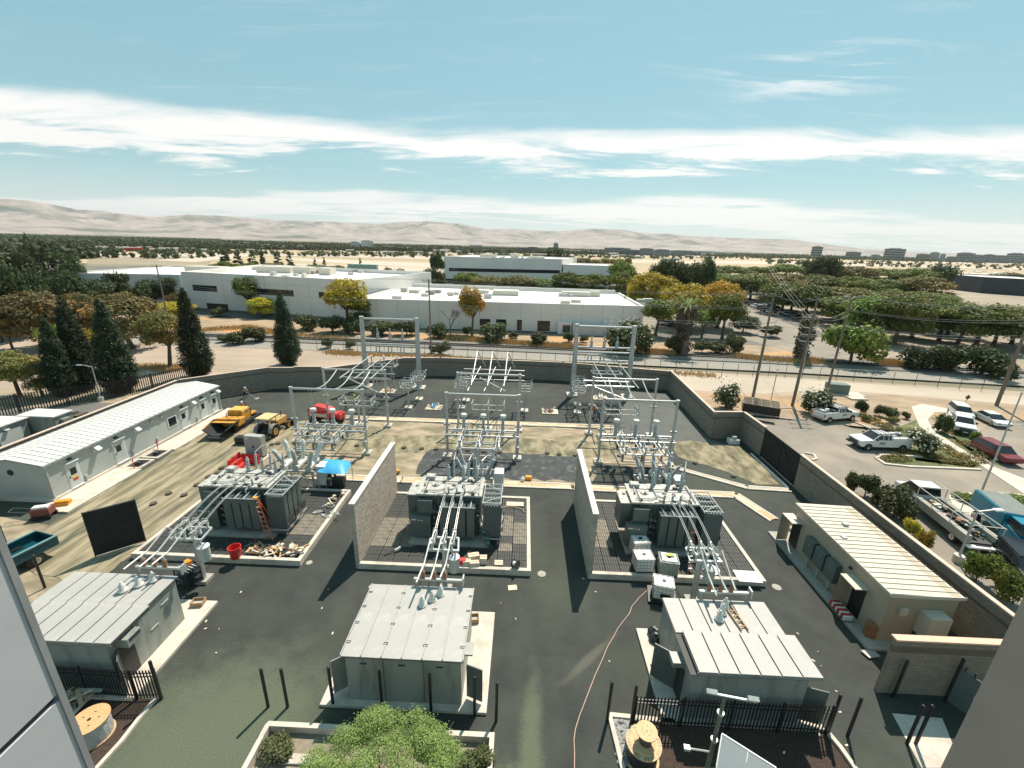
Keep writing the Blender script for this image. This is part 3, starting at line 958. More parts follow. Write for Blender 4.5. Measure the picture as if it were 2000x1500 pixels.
for s in (0, 1):
    xe, xr = (W_ + 0.15, W_ / 2) if s else (-0.1, W_ / 2)
    ze, zr = H_ - 0.02, H_ + 0.47
    v = [(xe, 0.085, ze), (xe, wst, ze), (xr, wst, zr), (xr, 0.085, zr)]  # wide gap lets the dark underlay draw the ribs' shade
    v2 = [(p[0], p[1], p[2] - 0.05) for p in v]
    pan.add(v + v2, [(0, 1, 2, 3) if s else (3, 2, 1, 0), (7, 6, 5, 4) if s else (4, 5, 6, 7), (0, 4, 5, 1), (1, 5, 6, 2), (2, 6, 7, 3), (3, 7, 4, 0)])
pm = pan.mesh('roof_panel', CHR)
for i in range(nst): inst(pm, 'roof_panel', ch, (0, -0.15 + i * wst, 0))
MB().add([(W_ + .1, -0.1, H_ - 0.06), (W_ / 2, -0.1, H_ + 0.41), (-0.05, -0.1, H_ - 0.06), (W_ + .1, D_ + .1, H_ - 0.06), (W_ / 2, D_ + .1, H_ + 0.41), (-0.05, D_ + .1, H_ - 0.06)], [(0, 1, 4, 3), (1, 2, 5, 4)]).build('roof_underlay', SEAMD, ch)
MB().box(W_ + 0.12, W_ + 0.27, -0.15, D_ + 0.15, H_ - 0.2, H_ - 0.045).build('gutter', SWG, ch)
for y in (0.15, D_ - 0.12): MB().box(W_ + 0.03, W_ + 0.13, y - 0.06, y + 0.06, 0.3, H_ - 0.1).build('downpipe', STEEL, ch)
for y, lamp, win, dbl in ((1.7, 1, 1, 0), (6.2, 1, 1, 1), (14.7, 1, 1, 1), (17.9, 1, 1, 0), (19.9, 1, 1, 0)):
    w2 = 1.15 if dbl else 0.95
    dr = MB().box(W_ + 0.0, W_ + 0.05, y, y + w2, 0.4, 2.6).build('door', mat('door_paint', (0.50, 0.53, 0.50), (0.46, 0.49, 0.465), 0.7, 0.5), ch)
    MB().box(W_ + 0.04, W_ + 0.065, y + 0.2, y + 0.72, 1.55, 2.15).build('pane', GLASS, dr)
    MB().box(W_ + 0.05, W_ + 0.1, y + 0.02, y + 0.1, 1.35, 1.5).build('handle', DARK, dr)
    MB().box(W_, W_ + 0.22, y - 0.05, y + w2 + 0.1, 2.72, 2.77).build('drip_hood', WHITE, ch)
    MB().box(W_, W_ + 0.16, y + 0.25, y + 0.6, 2.95, 3.1).build('wall_lamp', BLACK, ch)
    MB().box(W_, W_ + 0.03, y - 0.08, y, 0.4, 2.68).box(W_, W_ + 0.03, y + w2, y + w2 + 0.08, 0.4, 2.68).box(W_, W_ + 0.2, y - 0.08, y + w2 + 0.08, 0.36, 0.4).build('door_frame', WHITE, ch)
for y in (4.3, 8.7, 16.6, 20.9):
    MB().add([(W_, y, 3.25), (W_, y + 0.45, 3.25), (W_ + 0.5, y + 0.45, 2.85), (W_ + 0.5, y, 2.85), (W_, y, 2.55), (W_, y + 0.45, 2.55), (W_ + 0.5, y + 0.45, 2.75), (W_ + 0.5, y, 2.75)],
             [(0, 3, 2, 1), (4, 5, 6, 7), (0, 4, 7, 3), (1, 2, 6, 5), (3, 7, 6, 2)]).build('vent_hood', WHITE, ch)
wn = MB().box(W_, W_ + 0.05, 12.85, 14.15, 1.25, 2.45).build('window_frame', WHITE, ch)
MB().box(W_ + 0.04, W_ + 0.06, 12.95, 14.05, 1.35, 2.35).build('pane', GLASS, wn)
for y in (2.95, 7.9, 11.0, 17.0): MB().box(W_, W_ + 0.14, y, y + 0.22, 0.55, 0.95).build('junction_box', STEEL, ch)
for y in (10.7, 12.0): MB().box(W_, W_ + 0.2, y, y + 0.25, 2.9, 3.15).build('camera_bracket', STEEL, ch)
sg = MB().box(W_ + 0.051, W_ + 0.062, 1.95, 2.4, 0.95, 1.2).build('warning_sign', plain('sign_red', (0.5, 0.06, 0.05)), ch)
MB().box(W_ + 0.051, W_ + 0.063, 1.95, 2.4, 1.205, 1.38).build('warning_sign', plain('sign_yellow', (0.75, 0.6, 0.08)), ch)
MB().cyl((2.6, 0.06, 2.7), (2.6, 0.1, 2.7), 0.27, n=12).build('wall_vent', BLACK, ch)

# cream equipment house on the right
CW = mat('cream_cladding', (0.42, 0.35, 0.255), (0.37, 0.31, 0.23), 0.8, 0.6)
CR = mat('cream_roof_sheet', (0.58, 0.52, 0.42), (0.52, 0.465, 0.38), 0.5, 0.5)
eh = thing('equipment_house', 'cream metal equipment house with standing-seam roof against the right wall', 'equipment house', (21.6, 20.5, 0))
W_, D_, H_ = 3.9, 8.9, 3.7
MB().box(0, W_, 0.05, D_, 0.15, H_ - 0.12).build('wall', CW, eh)
MB().box(-0.9, W_ + 0.2, -0.6, D_ + 1.4, -0.05, 0.15).build('slab', CONC_D, eh)
nst = 21
wst = (D_ + 0.25) / nst
pan = MB().add([(-0.15, 0.03, H_ - .02), (W_ + 0.15, 0.03, H_ - .14), (W_ + 0.15, wst, H_ - .14), (-0.15, wst, H_ - .02)], [(0, 1, 2, 3)]).box(-0.15, -0.12, 0.03, wst, H_ - 0.12, H_ - 0.022)
pan.add([(-0.15, 0.0, H_ + .03), (W_ + 0.15, 0.0, H_ - .09), (W_ + 0.15, 0.03, H_ - .09), (-0.15, 0.03, H_ + .03), (-0.15, 0, H_ - .1), (W_ + .15, 0, H_ - .2), (W_ + .15, 0.03, H_ - .2), (-0.15, 0.03, H_ - .1)], [(0, 1, 2, 3), (0, 4, 5, 1), (2, 6, 7, 3), (3, 7, 4, 0)])
pm = pan.mesh('roof_panel', CR)
for i in range(nst): inst(pm, 'roof_panel', eh, (0, -0.1 + i * wst, 0))
MB().box(-0.2, -0.155, -0.13, D_ + 0.15, H_ - 0.14, H_ + 0.0).box(-0.15, W_ + 0.15, -0.13, -0.1, H_ - 0.25, H_ - 0.04).build('fascia', CR, eh)
for y0 in (1.35, 7.9):
    MB().box(-0.85, -0.02, y0, y0 + 1.35, 2.55, 2.62).build('canopy', CR, eh)
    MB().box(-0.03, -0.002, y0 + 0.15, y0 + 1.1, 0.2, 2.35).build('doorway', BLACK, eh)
    MB().box(-0.85, -0.80, y0 + 1.30, y0 + 1.35, 0.1, 2.55).box(-0.85, -0.02, y0 + 1.32, y0 + 1.35, 0.2, 2.55).build('windbreak', CW, eh)
ACM = mat('teal_grey_cabinet', (0.10, 0.135, 0.125), (0.085, 0.115, 0.11), 1, 0.5)
for i in range(3):
    y = 3.6 + i * 1.15
    a = MB().cbox(-0.42, -0.02, y, y + 0.95, 1.0, 2.4, 0.03).build('wall_cabinet', ACM, eh)
    MB().box(-0.36, -0.3, y + 0.3, y + 0.42, 0.15, 1.0).build('conduit', STEEL, a)
    MB().box(-0.435, -0.42, y + 0.45, y + 0.5, 1.85, 1.9).build('latch', WHITE, a)
MB().cbox(1.9, 3.1, -0.7, 0.04, 1.1, 2.6, 0.03).build('air_conditioner', CR, eh)
MB().box(1.95, 3.05, -0.5, 0.04, 0.3, 1.08).build('air_conditioner_base', DARK, eh)
MB().cbox(0.7, 1.1, -0.15, 0.04, 2.2, 2.7, 0.02).build('wall_box', CR, eh)
MB().cyl((-0.03, 3.0, 2.9), (-0.12, 3.0, 2.75), 0.1, n=8).build('wall_lamp', BLACK, eh)
MB().box(1.6, 1.95, 6.3, 6.6, H_ - 0.05, H_ + 0.12).build('roof_hatch', STEEL, eh)
MB().box(0.5, 0.8, 4.8, 5.1, H_ - 0.05, H_ + 0.07).build('roof_vent', STEEL, eh)
# ------------------------------------------------------------------ transformer bays
BAYS = [(-16.25, 'left'), (0.0, 'middle'), (16.2, 'right')]

GR_D = mat('dark_grating', (0.062, 0.066, 0.062), (0.045, 0.048, 0.045), 3, 0.7, 0.2)
GR_L = mat('weathered_grating', (0.24, 0.215, 0.17), (0.15, 0.14, 0.115), 2, 0.75)


def grating_mesh(w, d, m):
    b = MB()
    n = 6
    for i in range(n):
        x0 = 0.015 + (w - 0.03) * i / n
        b.box(x0, x0 + (w - 0.03) / n - 0.035, 0.015, d - 0.015, -0.035, 0)
    for y in (0.015, d / 2 - 0.02, d - 0.06):
        b.box(0.015, w - 0.05, y, y + 0.045, -0.04, 0.012)
    return b.mesh('grating_panel', m)


GX, GY = 11, 10
gw, gd = 11.7 / GX, 8.9 / GY
GMD, GML = grating_mesh(gw, gd, GR_D), grating_mesh(gw, gd, GR_L)
for dx, side in BAYS:
    pad = thing('containment_pad', {'left': 'concrete-kerbed grating pad under the left transformer, littered with timber scraps', 'middle': 'concrete-kerbed grating pad under the middle transformer', 'right': 'concrete-kerbed grating pad under the right transformer with white tanks on it'}[side], 'transformer pad', (-11.03 + dx, 24.7, 0), 0, 'transformer pads')
    b = MB()
    b.box(0, 12.15, 0, 0.28, -0.05, 0.45).box(0, 12.15, 9.05, 9.33, -0.05, 0.45).box(11.87, 12.15, 0.28, 9.05, -0.05, 0.45)
    if side == 'left': b.box(0, 0.28, 0.28, 9.05, -0.05, 0.45)
    b.build('kerb', CONC, pad)
    MB().box(0.0, 12.1, 0.2, 9.1, 0.0, 0.1).build('sump_floor', GR_D, pad)
    for i in range(GX):
        for j in range(GY):
            if 3.0 < (i + .5) * gw < 8.3 and 2.7 < (j + .5) * gd < 6.0: continue
            if side == 'left': light = (i >= 8 and 3 <= j <= 5)
            elif side == 'middle': light = (i <= 2 and 2 <= j <= 5) or (i >= 9 and 2 <= j <= 6 and (i + j) % 4 != 0)
            else: light = (i <= 1 and 3 <= j <= 6)
            inst(GML if light else GMD, 'grating_panel', pad, (0.17 + i * gw, 0.25 + j * gd, 0.36))
    MB().box(3.0, 9.0, 2.3, 6.2, 0.0, 0.5).build('plinth', CONC_D, pad)


def insulator(b, p0, axis, L, r=0.11, n=8, sheds=7, core=0.6):
    prof = []
    for i in range(sheds):
        h = L * i / sheds
        prof += [(r * core, h), (r, h + L / sheds * 0.45), (r * core, h + L / sheds * 0.9)]
    prof.append((r * core, L))
    b.lathe(prof, p0, n, axis)


def make_transformer(side, label):
    t_ = thing('power_transformer', label, 'transformer', (-5.1, 29.0, 0), 0, 'grey power transformers')
    ox, oy = -5.1, 29.0

    def X(b): return b.xf(Matrix.Translation((-ox, -oy, 0)))
    X(MB().cbox(-7.0, -2.85, 28.35, 30.75, 0.62, 3.86, 0.02)).build('tank', TGREY, t_)
    rb = MB()
    for x in (-6.6, -5.9, -5.2, -4.5, -3.8, -3.1): rb.box(x - 0.05, x + 0.05, 28.2, 28.35, 0.8, 3.8)
    for x in (-6.9, -3.0): rb.box(x - 0.12, x + 0.12, 28.2, 30.9, 0.5, 0.62)
    X(rb).build('stiffener', TGREY, t_)
    lid = X(MB().cbox(-7.65, -2.66, 28.22, 30.95, 3.87, 4.0, 0.02)).build('lid', TLID, t_)
    for x, y, r in ((-3.4, 28.85, 0.34), (-5.15, 29.25, 0.30), (-6.4, 29.6, 0.26)):
        X(MB().cyl((x, y, 4.0), (x, y, 4.07), r + 0.05, n=16).cyl((x, y, 4.07), (x, y, 4.1), r, n=16)).build('manhole_cover', TLID, lid)
    ob = MB()
    rn = random.Random(3)
    for i in range(16):
        x, y = rn.uniform(-7.5, -2.9), rn.choice((28.35, 28.5, 30.3, 30.8, 29.4))
        s = rn.uniform(0.05, 0.12)
        ob.box(x - s, x + s, y - s, y + s, 4.0, 4.0 + rn.uniform(0.05, 0.2))
    ob.build('valve_cluster', DARK, lid).location = (-ox, -oy, 0)
    # pressure relief, oil pipes along the lid
    pp = MB()
    pp.tube([(-7.3, 28.6, 4.12), (-6.1, 28.6, 4.12), (-5.6, 28.9, 4.12), (-5.6, 30.7, 4.12)], 0.045)
    pp.tube([(-2.9, 28.4, 4.12), (-2.9, 30.7, 4.12)], 0.05)
    pp.tube([(-4.2, 28.4, 4.1), (-4.2, 27.9, 3.9), (-4.2, 27.9, 3.7)], 0.06)
    X(pp).build('oil_pipe', PORC, t_)
    # tap-changer compartment at the left end
    X(MB().cbox(-8.35, -7.05, 28.55, 30.2, 1.5, 3.65, 0.03)).build('tap_changer_tank', TGREY, t_)
    X(MB().cbox(-8.4, -7.03, 28.5, 30.25, 3.66, 3.74, 0.02).cyl((-7.9, 29.8, 3.74), (-7.9, 29.8, 3.86), 0.13, n=8).cyl((-7.5, 28.9, 3.74), (-7.5, 28.9, 3.83), 0.1, n=8)).build('tap_changer_lid', TLID, t_)
    X(MB().box(-7.5, -6.35, 27.95, 28.34, 2.5, 3.6)).build('junction_cabinet', TGREY, t_)
    cab = X(MB().cbox(-8.0, -6.45, 27.55, 28.1, 0.75, 2.45, 0.03)).build('control_cabinet', TGREY, t_)
    X(MB().box(-7.23, -7.22, 27.538, 27.548, 0.8, 2.4)).build('door_joint', BLACK, cab)
    X(MB().box(-7.9, -7.5, 27.535, 27.549, 2.15, 2.24).box(-7.35, -7.28, 27.535, 27.549, 2.1, 2.2).box(-7.15, -7.05, 27.535, 27.549, 2.1, 2.2)).build('nameplate', WHITE, cab)
    X(MB().box(-7.6, -7.5, 27.7, 27.9, 0.5, 0.76).box(-6.95, -6.85, 27.7, 27.9, 0.5, 0.76)).build('cabinet_leg', TGREY, cab)
    # front radiator bank: headers and tall panel radiators
    rp = MB()
    for k in range(4):
        y = 27.32 + k * 0.2
        rp.cbox(0.0, 0.56, y - 27.3, y - 27.3 + 0.13, 0.0, 2.55, 0.02)
    rp.box(0.02, 0.54, -0.01, 0.7, 2.35, 2.45).box(0.02, 0.54, -0.01, 0.7, 0.1, 0.2)
    rm_ = rp.mesh('radiator', TGREY)
    for k in range(4):
        o = inst(rm_, 'radiator', t_, (-5.68 + k * 0.66 - ox, 27.3 - oy, 0.95))
    hd = MB()
    for z in (3.3, 1.1):
        for k in range(4): hd.cyl((-5.4 + k * 0.66, 27.5, z), (-5.4 + k * 0.66, 28.3, z), 0.07, n=7)
    for k in range(4): hd.cyl((-5.4 + k * 0.66, 27.32, 3.56), (-5.4 + k * 0.66, 28.2, 3.62), 0.05, n=6)
    hd.box(-5.72, -3.05, 27.27, 27.33, 3.52, 3.58)
    X(hd).build('radiator_header', PORC, t_)
    # side bank
    rs = MB()
    for k in range(6):
        x = k * 0.22
        rs.cbox(x, x + 0.14, 0.0, 0.56, 0.0, 2.75, 0.02)
    rs.box(0.0, 1.28, 0.02, 0.54, 2.5, 2.6)
    rsm = rs.mesh('side_radiator', TGREY)
    for k in range(4): inst(rsm, 'side_radiator', t_, (-2.5 - ox, 27.55 + k * 0.68 - oy, 0.95))
    hd = MB()
    for k in range(5): hd.bar((-2.52, 27.6 + k * 0.66, 3.85), (-1.2, 27.6 + k * 0.66, 3.85), 0.06)
    hd.box(-1.23, -1.17, 27.5, 30.35, 3.80, 3.88).box(-2.56, -2.5, 27.5, 30.35, 3.80, 3.88).bar((-2.5, 27.6, 3.86), (-1.2, 28.5, 3.86), 0.05).bar((-2.5, 30.2, 3.86), (-1.2, 29.2, 3.86), 0.05)
    X(hd).build('radiator_top_frame', PORC, t_)
    X(MB().box(-2.5, -1.15, 27.5, 27.54, 1.0, 3.6)).build('fan_guard', mat('dark_transformer_paint', (0.085, 0.105, 0.105), (0.07, 0.088, 0.09), 1, 0.5), t_)
    X(MB().box(-1.18, -1.12, 27.4, 30.4, 0.8, 0.9).box(-2.5, -1.15, 27.4, 27.5, 0.8, 0.9)).build('radiator_shelf', PORC, t_)
    # low-voltage bushings on the front of the lid, arresters at the back
    for x in (-5.2, -4.6, -4.0):
        b = MB(); insulator(b, (x, 28.55, 4.0), (0, -0.12, 1), 0.55, 0.1, 8, 4)
        X(b).build('low_voltage_bushing', PORC, t_)
    for x in (-5.55, -4.35, -3.3):
        b = MB(); insulator(b, (x, 30.5, 4.0), (0, 0.05, 1), 1.15, 0.15, 9, 7)
        b.cyl((x, 30.56, 5.15), (x, 30.57, 5.25), 0.07)
        X(b).build('surge_arrester', PORC, t_)
        b = MB(); insulator(b, (x + 0.35, 31.0, 3.95), (0, 0.1, 1), 1.35, 0.11, 8, 8)
        b.cyl((x + 0.35, 31.15, 5.3), (x + 0.35, 31.16, 5.45), 0.04)
        X(b).build('high_voltage_bushing', PORC, t_)
    cl_ = MB()
    for k in range(7): cl_.bar((-6.9 + k * 0.6, 31.05, 2.2 + (k % 2) * .5), (-6.7 + k * 0.6, 31.1, 3.9), 0.05)
    cl_.tube([(-7.0, 28.3, 4.15), (-7.0, 29.9, 4.15), (-3.0, 29.9, 4.15)], 0.035).tube([(-6.0, 28.2, 4.06), (-3.4, 28.3, 4.3), (-2.9, 29.5, 4.3)], 0.03)
    X(cl_).build('cable_run', DARK, t_)
    X(MB().bar((-7.1, 28.2, 3.9), (-7.1, 31.0, 4.2), 0.05).box(-7.3, -6.6, 30.3, 30.8, 4.0, 4.3)).build('relay_box', TLID, t_)
    for k in range(3): X(MB().cyl((-1.05, 27.9 + k * .95, 1.6), (-1.0, 27.9 + k * .95, 1.6), 0.33, n=14)).build('cooling_fan', DARK, t_)
    # cooling pipes on the side facing the tap changer
    pb = MB()
    for z in (1.2, 1.75, 2.3, 2.85):
        pb.cyl((-6.2, 27.75, z), (-6.2, 28.3, z), 0.12, n=8).cyl((-5.95, 27.6, z), (-5.95, 28.3, z), 0.07, n=7)
    X(pb).build('cooling_valve', TGREY, t_)
    X(MB().bar((-7.9, 28.0, 2.3), (-6.7, 28.0, 3.2), 0.09).bar((-6.2, 28.0, 0.6), (-6.2, 28.0, 3.3), 0.08)).build('conduit', TGREY, t_)
    return t_


tm = make_transformer('middle', 'grey power transformer on the middle pad with a teal ladder leaning on it')
copy_tree(tm, loc=(-5.1 - 16.25, 29.0, 0), label='grey power transformer on the left pad with an orange ladder leaning against its radiators')
copy_tree(tm, loc=(-5.1 + 16.2, 29.0, 0), label='grey power transformer on the right pad behind the white liquid tanks')


# low-voltage bus stand with switches, small station transformer and pipe conductors
def make_bus_stand():
    t_ = thing('bus_stand', 'steel bus stand with disconnect switches and three pipe conductors in front of the middle transformer', 'bus stand', (-4.55, 23.0, 0), 0, 'bus stands in front of the transformers')
    ox, oy = -4.55, 23.0
    T = Matrix.Translation((-ox, -oy, 0))

    def B(b, n, m, p=t_, **k): return b.xf(T).build(n, m, p, **k)
    B(MB().cyl((-4.55, 23, 0.1), (-4.55, 23, 3.9), 0.15, n=10), 'mast', STEEL)
    B(MB().box(-4.95, -4.15, 22.6, 23.4, 0.0, 0.25), 'footing', CONC_D)
    B(MB().bar((-5.5, 22.3, 3.82), (-3.5, 22.3, 3.82), 0.14).bar((-5.3, 23.5, 3.82), (-3.7, 23.5, 3.82), 0.12).bar((-5.45, 22.3, 3.82), (-5.3, 23.5, 3.82), 0.1).bar((-3.55, 22.3, 3.82), (-3.7, 23.5, 3.82), 0.1).bar((-4.55, 22.3, 3.7), (-4.55, 23.5, 3.7), 0.14), 'crossarm', STEEL)
    rn = random.Random(5)
    for x in (-5.16, -4.52, -3.92):
        for yy in (22.25, 22.8, 23.45):
            b = MB(); insulator(b, (x, yy, 3.88), (rn.uniform(-0.12, 0.12), 0, 1), 0.42, 0.085, 8, 4)
            B(b, 'switch_insulator', WRAP)
        b = MB()
        b.tube([(x - 0.1, 22.0, 4.4), (x - 0.05, 23.6, 4.5)], 0.035).tube([(x + 0.12, 22.1, 4.55), (x + 0.05, 23.5, 4.38)], 0.03)
        b.tube([(x, 22.2, 4.35), (x + 0.1, 22.5, 4.75), (x, 22.9, 4.4)], 0.03).tube([(x - 0.12, 23.0, 4.35), (x - 0.1, 23.3, 4.7), (x, 23.6, 4.4)], 0.025)
        b.box(x - 0.12, x + 0.12, 22.15, 22.35, 4.3, 4.42).box(x - 0.1, x + 0.1, 23.3, 23.5, 4.3, 4.45)
        B(b, 'switch_blade', ALU)
    # pipes out to the switchgear
    for k, x in enumerate((-5.16, -4.52, -3.92)):
        e = (-0.18, -0.12, -0.2)[k]
        b = MB().tube([(x, 22.2, 4.55), (x, 21.85, 5.0), (x - 0.06, 20.35, 4.45), (x + e, 18.95 + 0.22 * k, 4.38)], 0.052, 8)
        B(b, 'bus_pipe', ALU)
        b = MB(); insulator(b, (x - 0.06, 20.0, 3.72), (0, 0, 1), 0.5, 0.13, 9, 4, 0.75)
        B(b, 'post_insulator', BROWNINS)
        b = MB().cyl((x - 0.06, 20.0, 4.22), (x - 0.06, 20.0, 4.38), 0.05)
        B(b, 'pipe_clamp', STEEL)
        # flexible conductors up to the transformer bushings
        bx = (-5.2, -4.6, -4.0)[k]
        for s in (-0.05, 0.05):
            b = MB()
            pts = []
            for i in range(11):
                u = i / 10
                pts.append((x + s + (bx - x) * u, 23.5 + (28.5 - 23.5) * u, 4.5 + 0.12 * u + 0.3 * math.sin(PI * u)))
            b.tube(pts, 0.017, 5)
            B(b, 'flexible_conductor', ALU)
    B(MB().bar((-5.75, 20.0, 3.66), (-2.9, 20.0, 3.66), 0.13).box(-2.95, -2.88, 19.8, 20.2, 3.45, 3.95), 'outrigger_arm', STEEL)
    B(MB().bar((-5.6, 20.0, 3.6), (-5.6, 20.02, 3.2), 0.08).bar((-3.1, 20.0, 3.6), (-3.1, 20.02, 3.2), 0.08), 'arm_bracket', STEEL)
    # station service transformer
    st = B(MB().cyl((-3.9, 22.75, 1.95), (-3.9, 22.75, 2.95), 0.33, n=14), 'service_transformer', mat('light_green_grey', (0.44, 0.48, 0.45), (0.38, 0.42, 0.39), 2, 0.4))
    B(MB().lathe([(0.36, 0), (0.36, 0.05), (0.2, 0.16), (0.02, 0.18)], (-3.9, 22.75, 2.95), 14), 'tank_lid', WHITE, st)
    B(MB().lathe([(0.06, 0), (0.09, 0.05), (0.05, 0.1), (0.09, 0.16), (0.04, 0.3)], (-3.98, 22.7, 3.08), 8), 'tank_bushing', PORC, st)
    B(MB().bar((-4.5, 22.95, 2.7), (-4.0, 22.8, 2.7), 0.08).bar((-4.5, 22.95, 2.15), (-4.0, 22.8, 2.15), 0.08), 'tank_bracket', STEEL)
    B(MB().tube([(-4.42, 22.85, 0.3), (-4.42, 22.85, 3.6)], 0.04).tube([(-4.7, 22.9, 0.3), (-4.7, 22.9, 2.6)], 0.035), 'conduit', STEEL)
    return t_


bs = make_bus_stand()
copy_tree(bs, loc=(-4.55 - 16.25, 23.0, 0), label='steel bus stand with disconnect switches and three pipe conductors in front of the left transformer')
copy_tree(bs, loc=(-4.55 + 16.2, 23.0, 0), label='steel bus stand with disconnect switches and three pipe conductors in front of the right transformer')


# dead-tank breakers with six leaning bushings behind each transformer
def make_breaker(wrapped):
    t_ = thing('circuit_breaker', '', 'circuit breaker', (-3.85, 35.1, 0), 0, 'circuit breakers behind the transformers')
    ox, oy = -3.85, 35.1
    T = Matrix.Translation((-ox, -oy, 0))

    def B(b, n, m, p=t_, **k): return b.xf(T).build(n, m, p, **k)
    fr = MB()
    for x in (-5.3, -2.4):
        for y in (34.3, 35.9):
            fr.box(x - 0.07, x + 0.07, y - 0.07, y + 0.07, 0.02, 1.9)
        fr.bar((x, 34.3, 0.1), (x, 35.9, 1.85), 0.07).bar((x, 35.9, 0.1), (x, 34.3, 1.85), 0.07)
    for y in (34.3, 35.9): fr.box(-5.5, -2.2, y - 0.08, y + 0.08, 1.9, 2.04)
    fr.bar((-5.3, 34.3, 0.1), (-4.0, 34.3, 1.85), 0.06).bar((-2.4, 34.3, 0.1), (-3.7, 34.3, 1.85), 0.06)
    B(fr, 'support_frame', STEEL)
    for k, x in enumerate((-5.0, -3.85, -2.7)):
        B(MB().cyl((x, 34.25, 2.32), (x, 35.95, 2.32), 0.27, n=12).cyl((x, 34.2, 2.32), (x, 34.26, 2.32), 0.31, n=12).cyl((x, 35.94, 2.32), (x, 36.0, 2.32), 0.31, n=12), 'breaker_tank', WRAP if wrapped else PORC)
        lean = (-0.36, 0.0, 0.36)[k]
        for y, ly in ((34.55, -0.28), (35.65, 0.28)):
            b = MB()
            ax = Vector((lean, ly, 1)).normalized()
            p = Vector((x, y, 2.5))
            b.cyl(p, p + ax * 0.35, 0.19, n=10)
            if wrapped:
                b.lathe([(0.17, 0.35), (0.21, 0.7), (0.19, 1.2), (0.2, 1.5), (0.13, 1.75), (0.05, 1.85)], p, 9, ax)
            else:
                insulator(b, p + ax * 0.35, ax, 1.3, 0.17, 9, 9, 0.72)
                b.cyl(p + ax * 1.65, p + ax * 1.9, 0.045)
            B(b, 'bushing', WRAP if wrapped else PORC)
    B(MB().cbox(-2.15, -1.3, 34.5, 35.6, 0.5, 2.4, 0.03), 'mechanism_cabinet', WHITE)
    B(MB().box(-2.1, -2.0, 34.6, 35.5, 0, 0.5).box(-1.45, -1.35, 34.6, 35.5, 0, 0.5), 'cabinet_leg', STEEL)
    return t_


b1 = make_breaker(False); b1['label'] = 'grey circuit breaker with six leaning bushings behind the middle transformer'
copy_tree(b1, loc=(-3.85 + 16.2, 35.1, 0), label='grey circuit breaker with six leaning bushings behind the right transformer')
b2 = make_breaker(True); b2.location = (-3.85 - 16.25, 35.1, 0)
b2['label'] = 'circuit breaker with six white-wrapped bushings beside the blue tarp'


# leads from transformer to breaker and from breaker to switch bench
for dx, side in BAYS:
    t_ = thing('jumper_leads', 'six curved leads joining the %s transformer, its breaker and the switch bench' % side, 'conductors', (-3.9 + dx, 35, 0), 0, 'curved leads at the breakers')
    for k in range(3):
        xa, xb, xc = (-5.2, -4.0, -2.95)[k] + 3.9, (-5.64, -3.87, -2.12)[k] + 3.9, (-5.6, -3.9, -2.0)[k] + 3.9
        for (p0, p1, sg) in (((xa, -3.9, 5.4), (xb, -1.1, 4.35), 0.5), ((xb, 1.1, 4.3), (xc, 3.2, 3.8), -0.5)):
            p0, p1 = Vector(p0), Vector(p1)
            MB().tube([p0.lerp(p1, i / 8) + Vector((0.15 * math.sin(PI * i / 8), 0, sg * math.sin(PI * i / 8))) for i in range(9)], 0.028, 5).build('lead', ALU, t_)


# overhead bus steelwork
def portal(x0, x1, y, h, label, r=0.14):
    t_ = thing('bus_portal', label, 'steel portal', ((x0 + x1) / 2, y, 0), 0, 'steel tube portals over the switches')
    hw = (x1 - x0) / 2
    for s in (-hw, hw):
        MB().cyl((s, 0, 0.35), (s, 0, h), r, n=12).cyl((s, 0, h), (s, 0, h + 0.06), r + 0.05, n=12).cyl((s, 0, 2.75), (s, 0, 2.9), r + 0.05, n=12).build('post', STEEL, t_)
        MB().cyl((s, 0, 0.3), (s, 0, 0.37), 0.33, n=12).build('base_plate', STEEL, t_)
        MB().box(s - 0.45, s + 0.45, -0.45, 0.45, 0.0, 0.3).build('footing', CONC, t_)
        MB().box(s + 0.16, s + 0.34, -0.1, 0.1, 3.7, 3.95).box(s - 0.34, s - 0.16, -0.1, 0.1, 3.7, 3.95).build('bracket', STEEL, t_)
    MB().cyl((-hw, 0, h - 0.12), (hw, 0, h - 0.12), r * 0.85, n=12).build('crossbeam', STEEL, t_)
    return t_


for dx, side in BAYS:
    p1 = portal(-7.68 + dx, -0.17 + dx, 41.9, 7.35, 'nearer grey tube portal over the switch bench of the %s bay' % side)
    portal(-7.62 + dx, -0.15 + dx, 49.3, 7.35, 'farther grey tube portal at the back of the %s bay' % side)


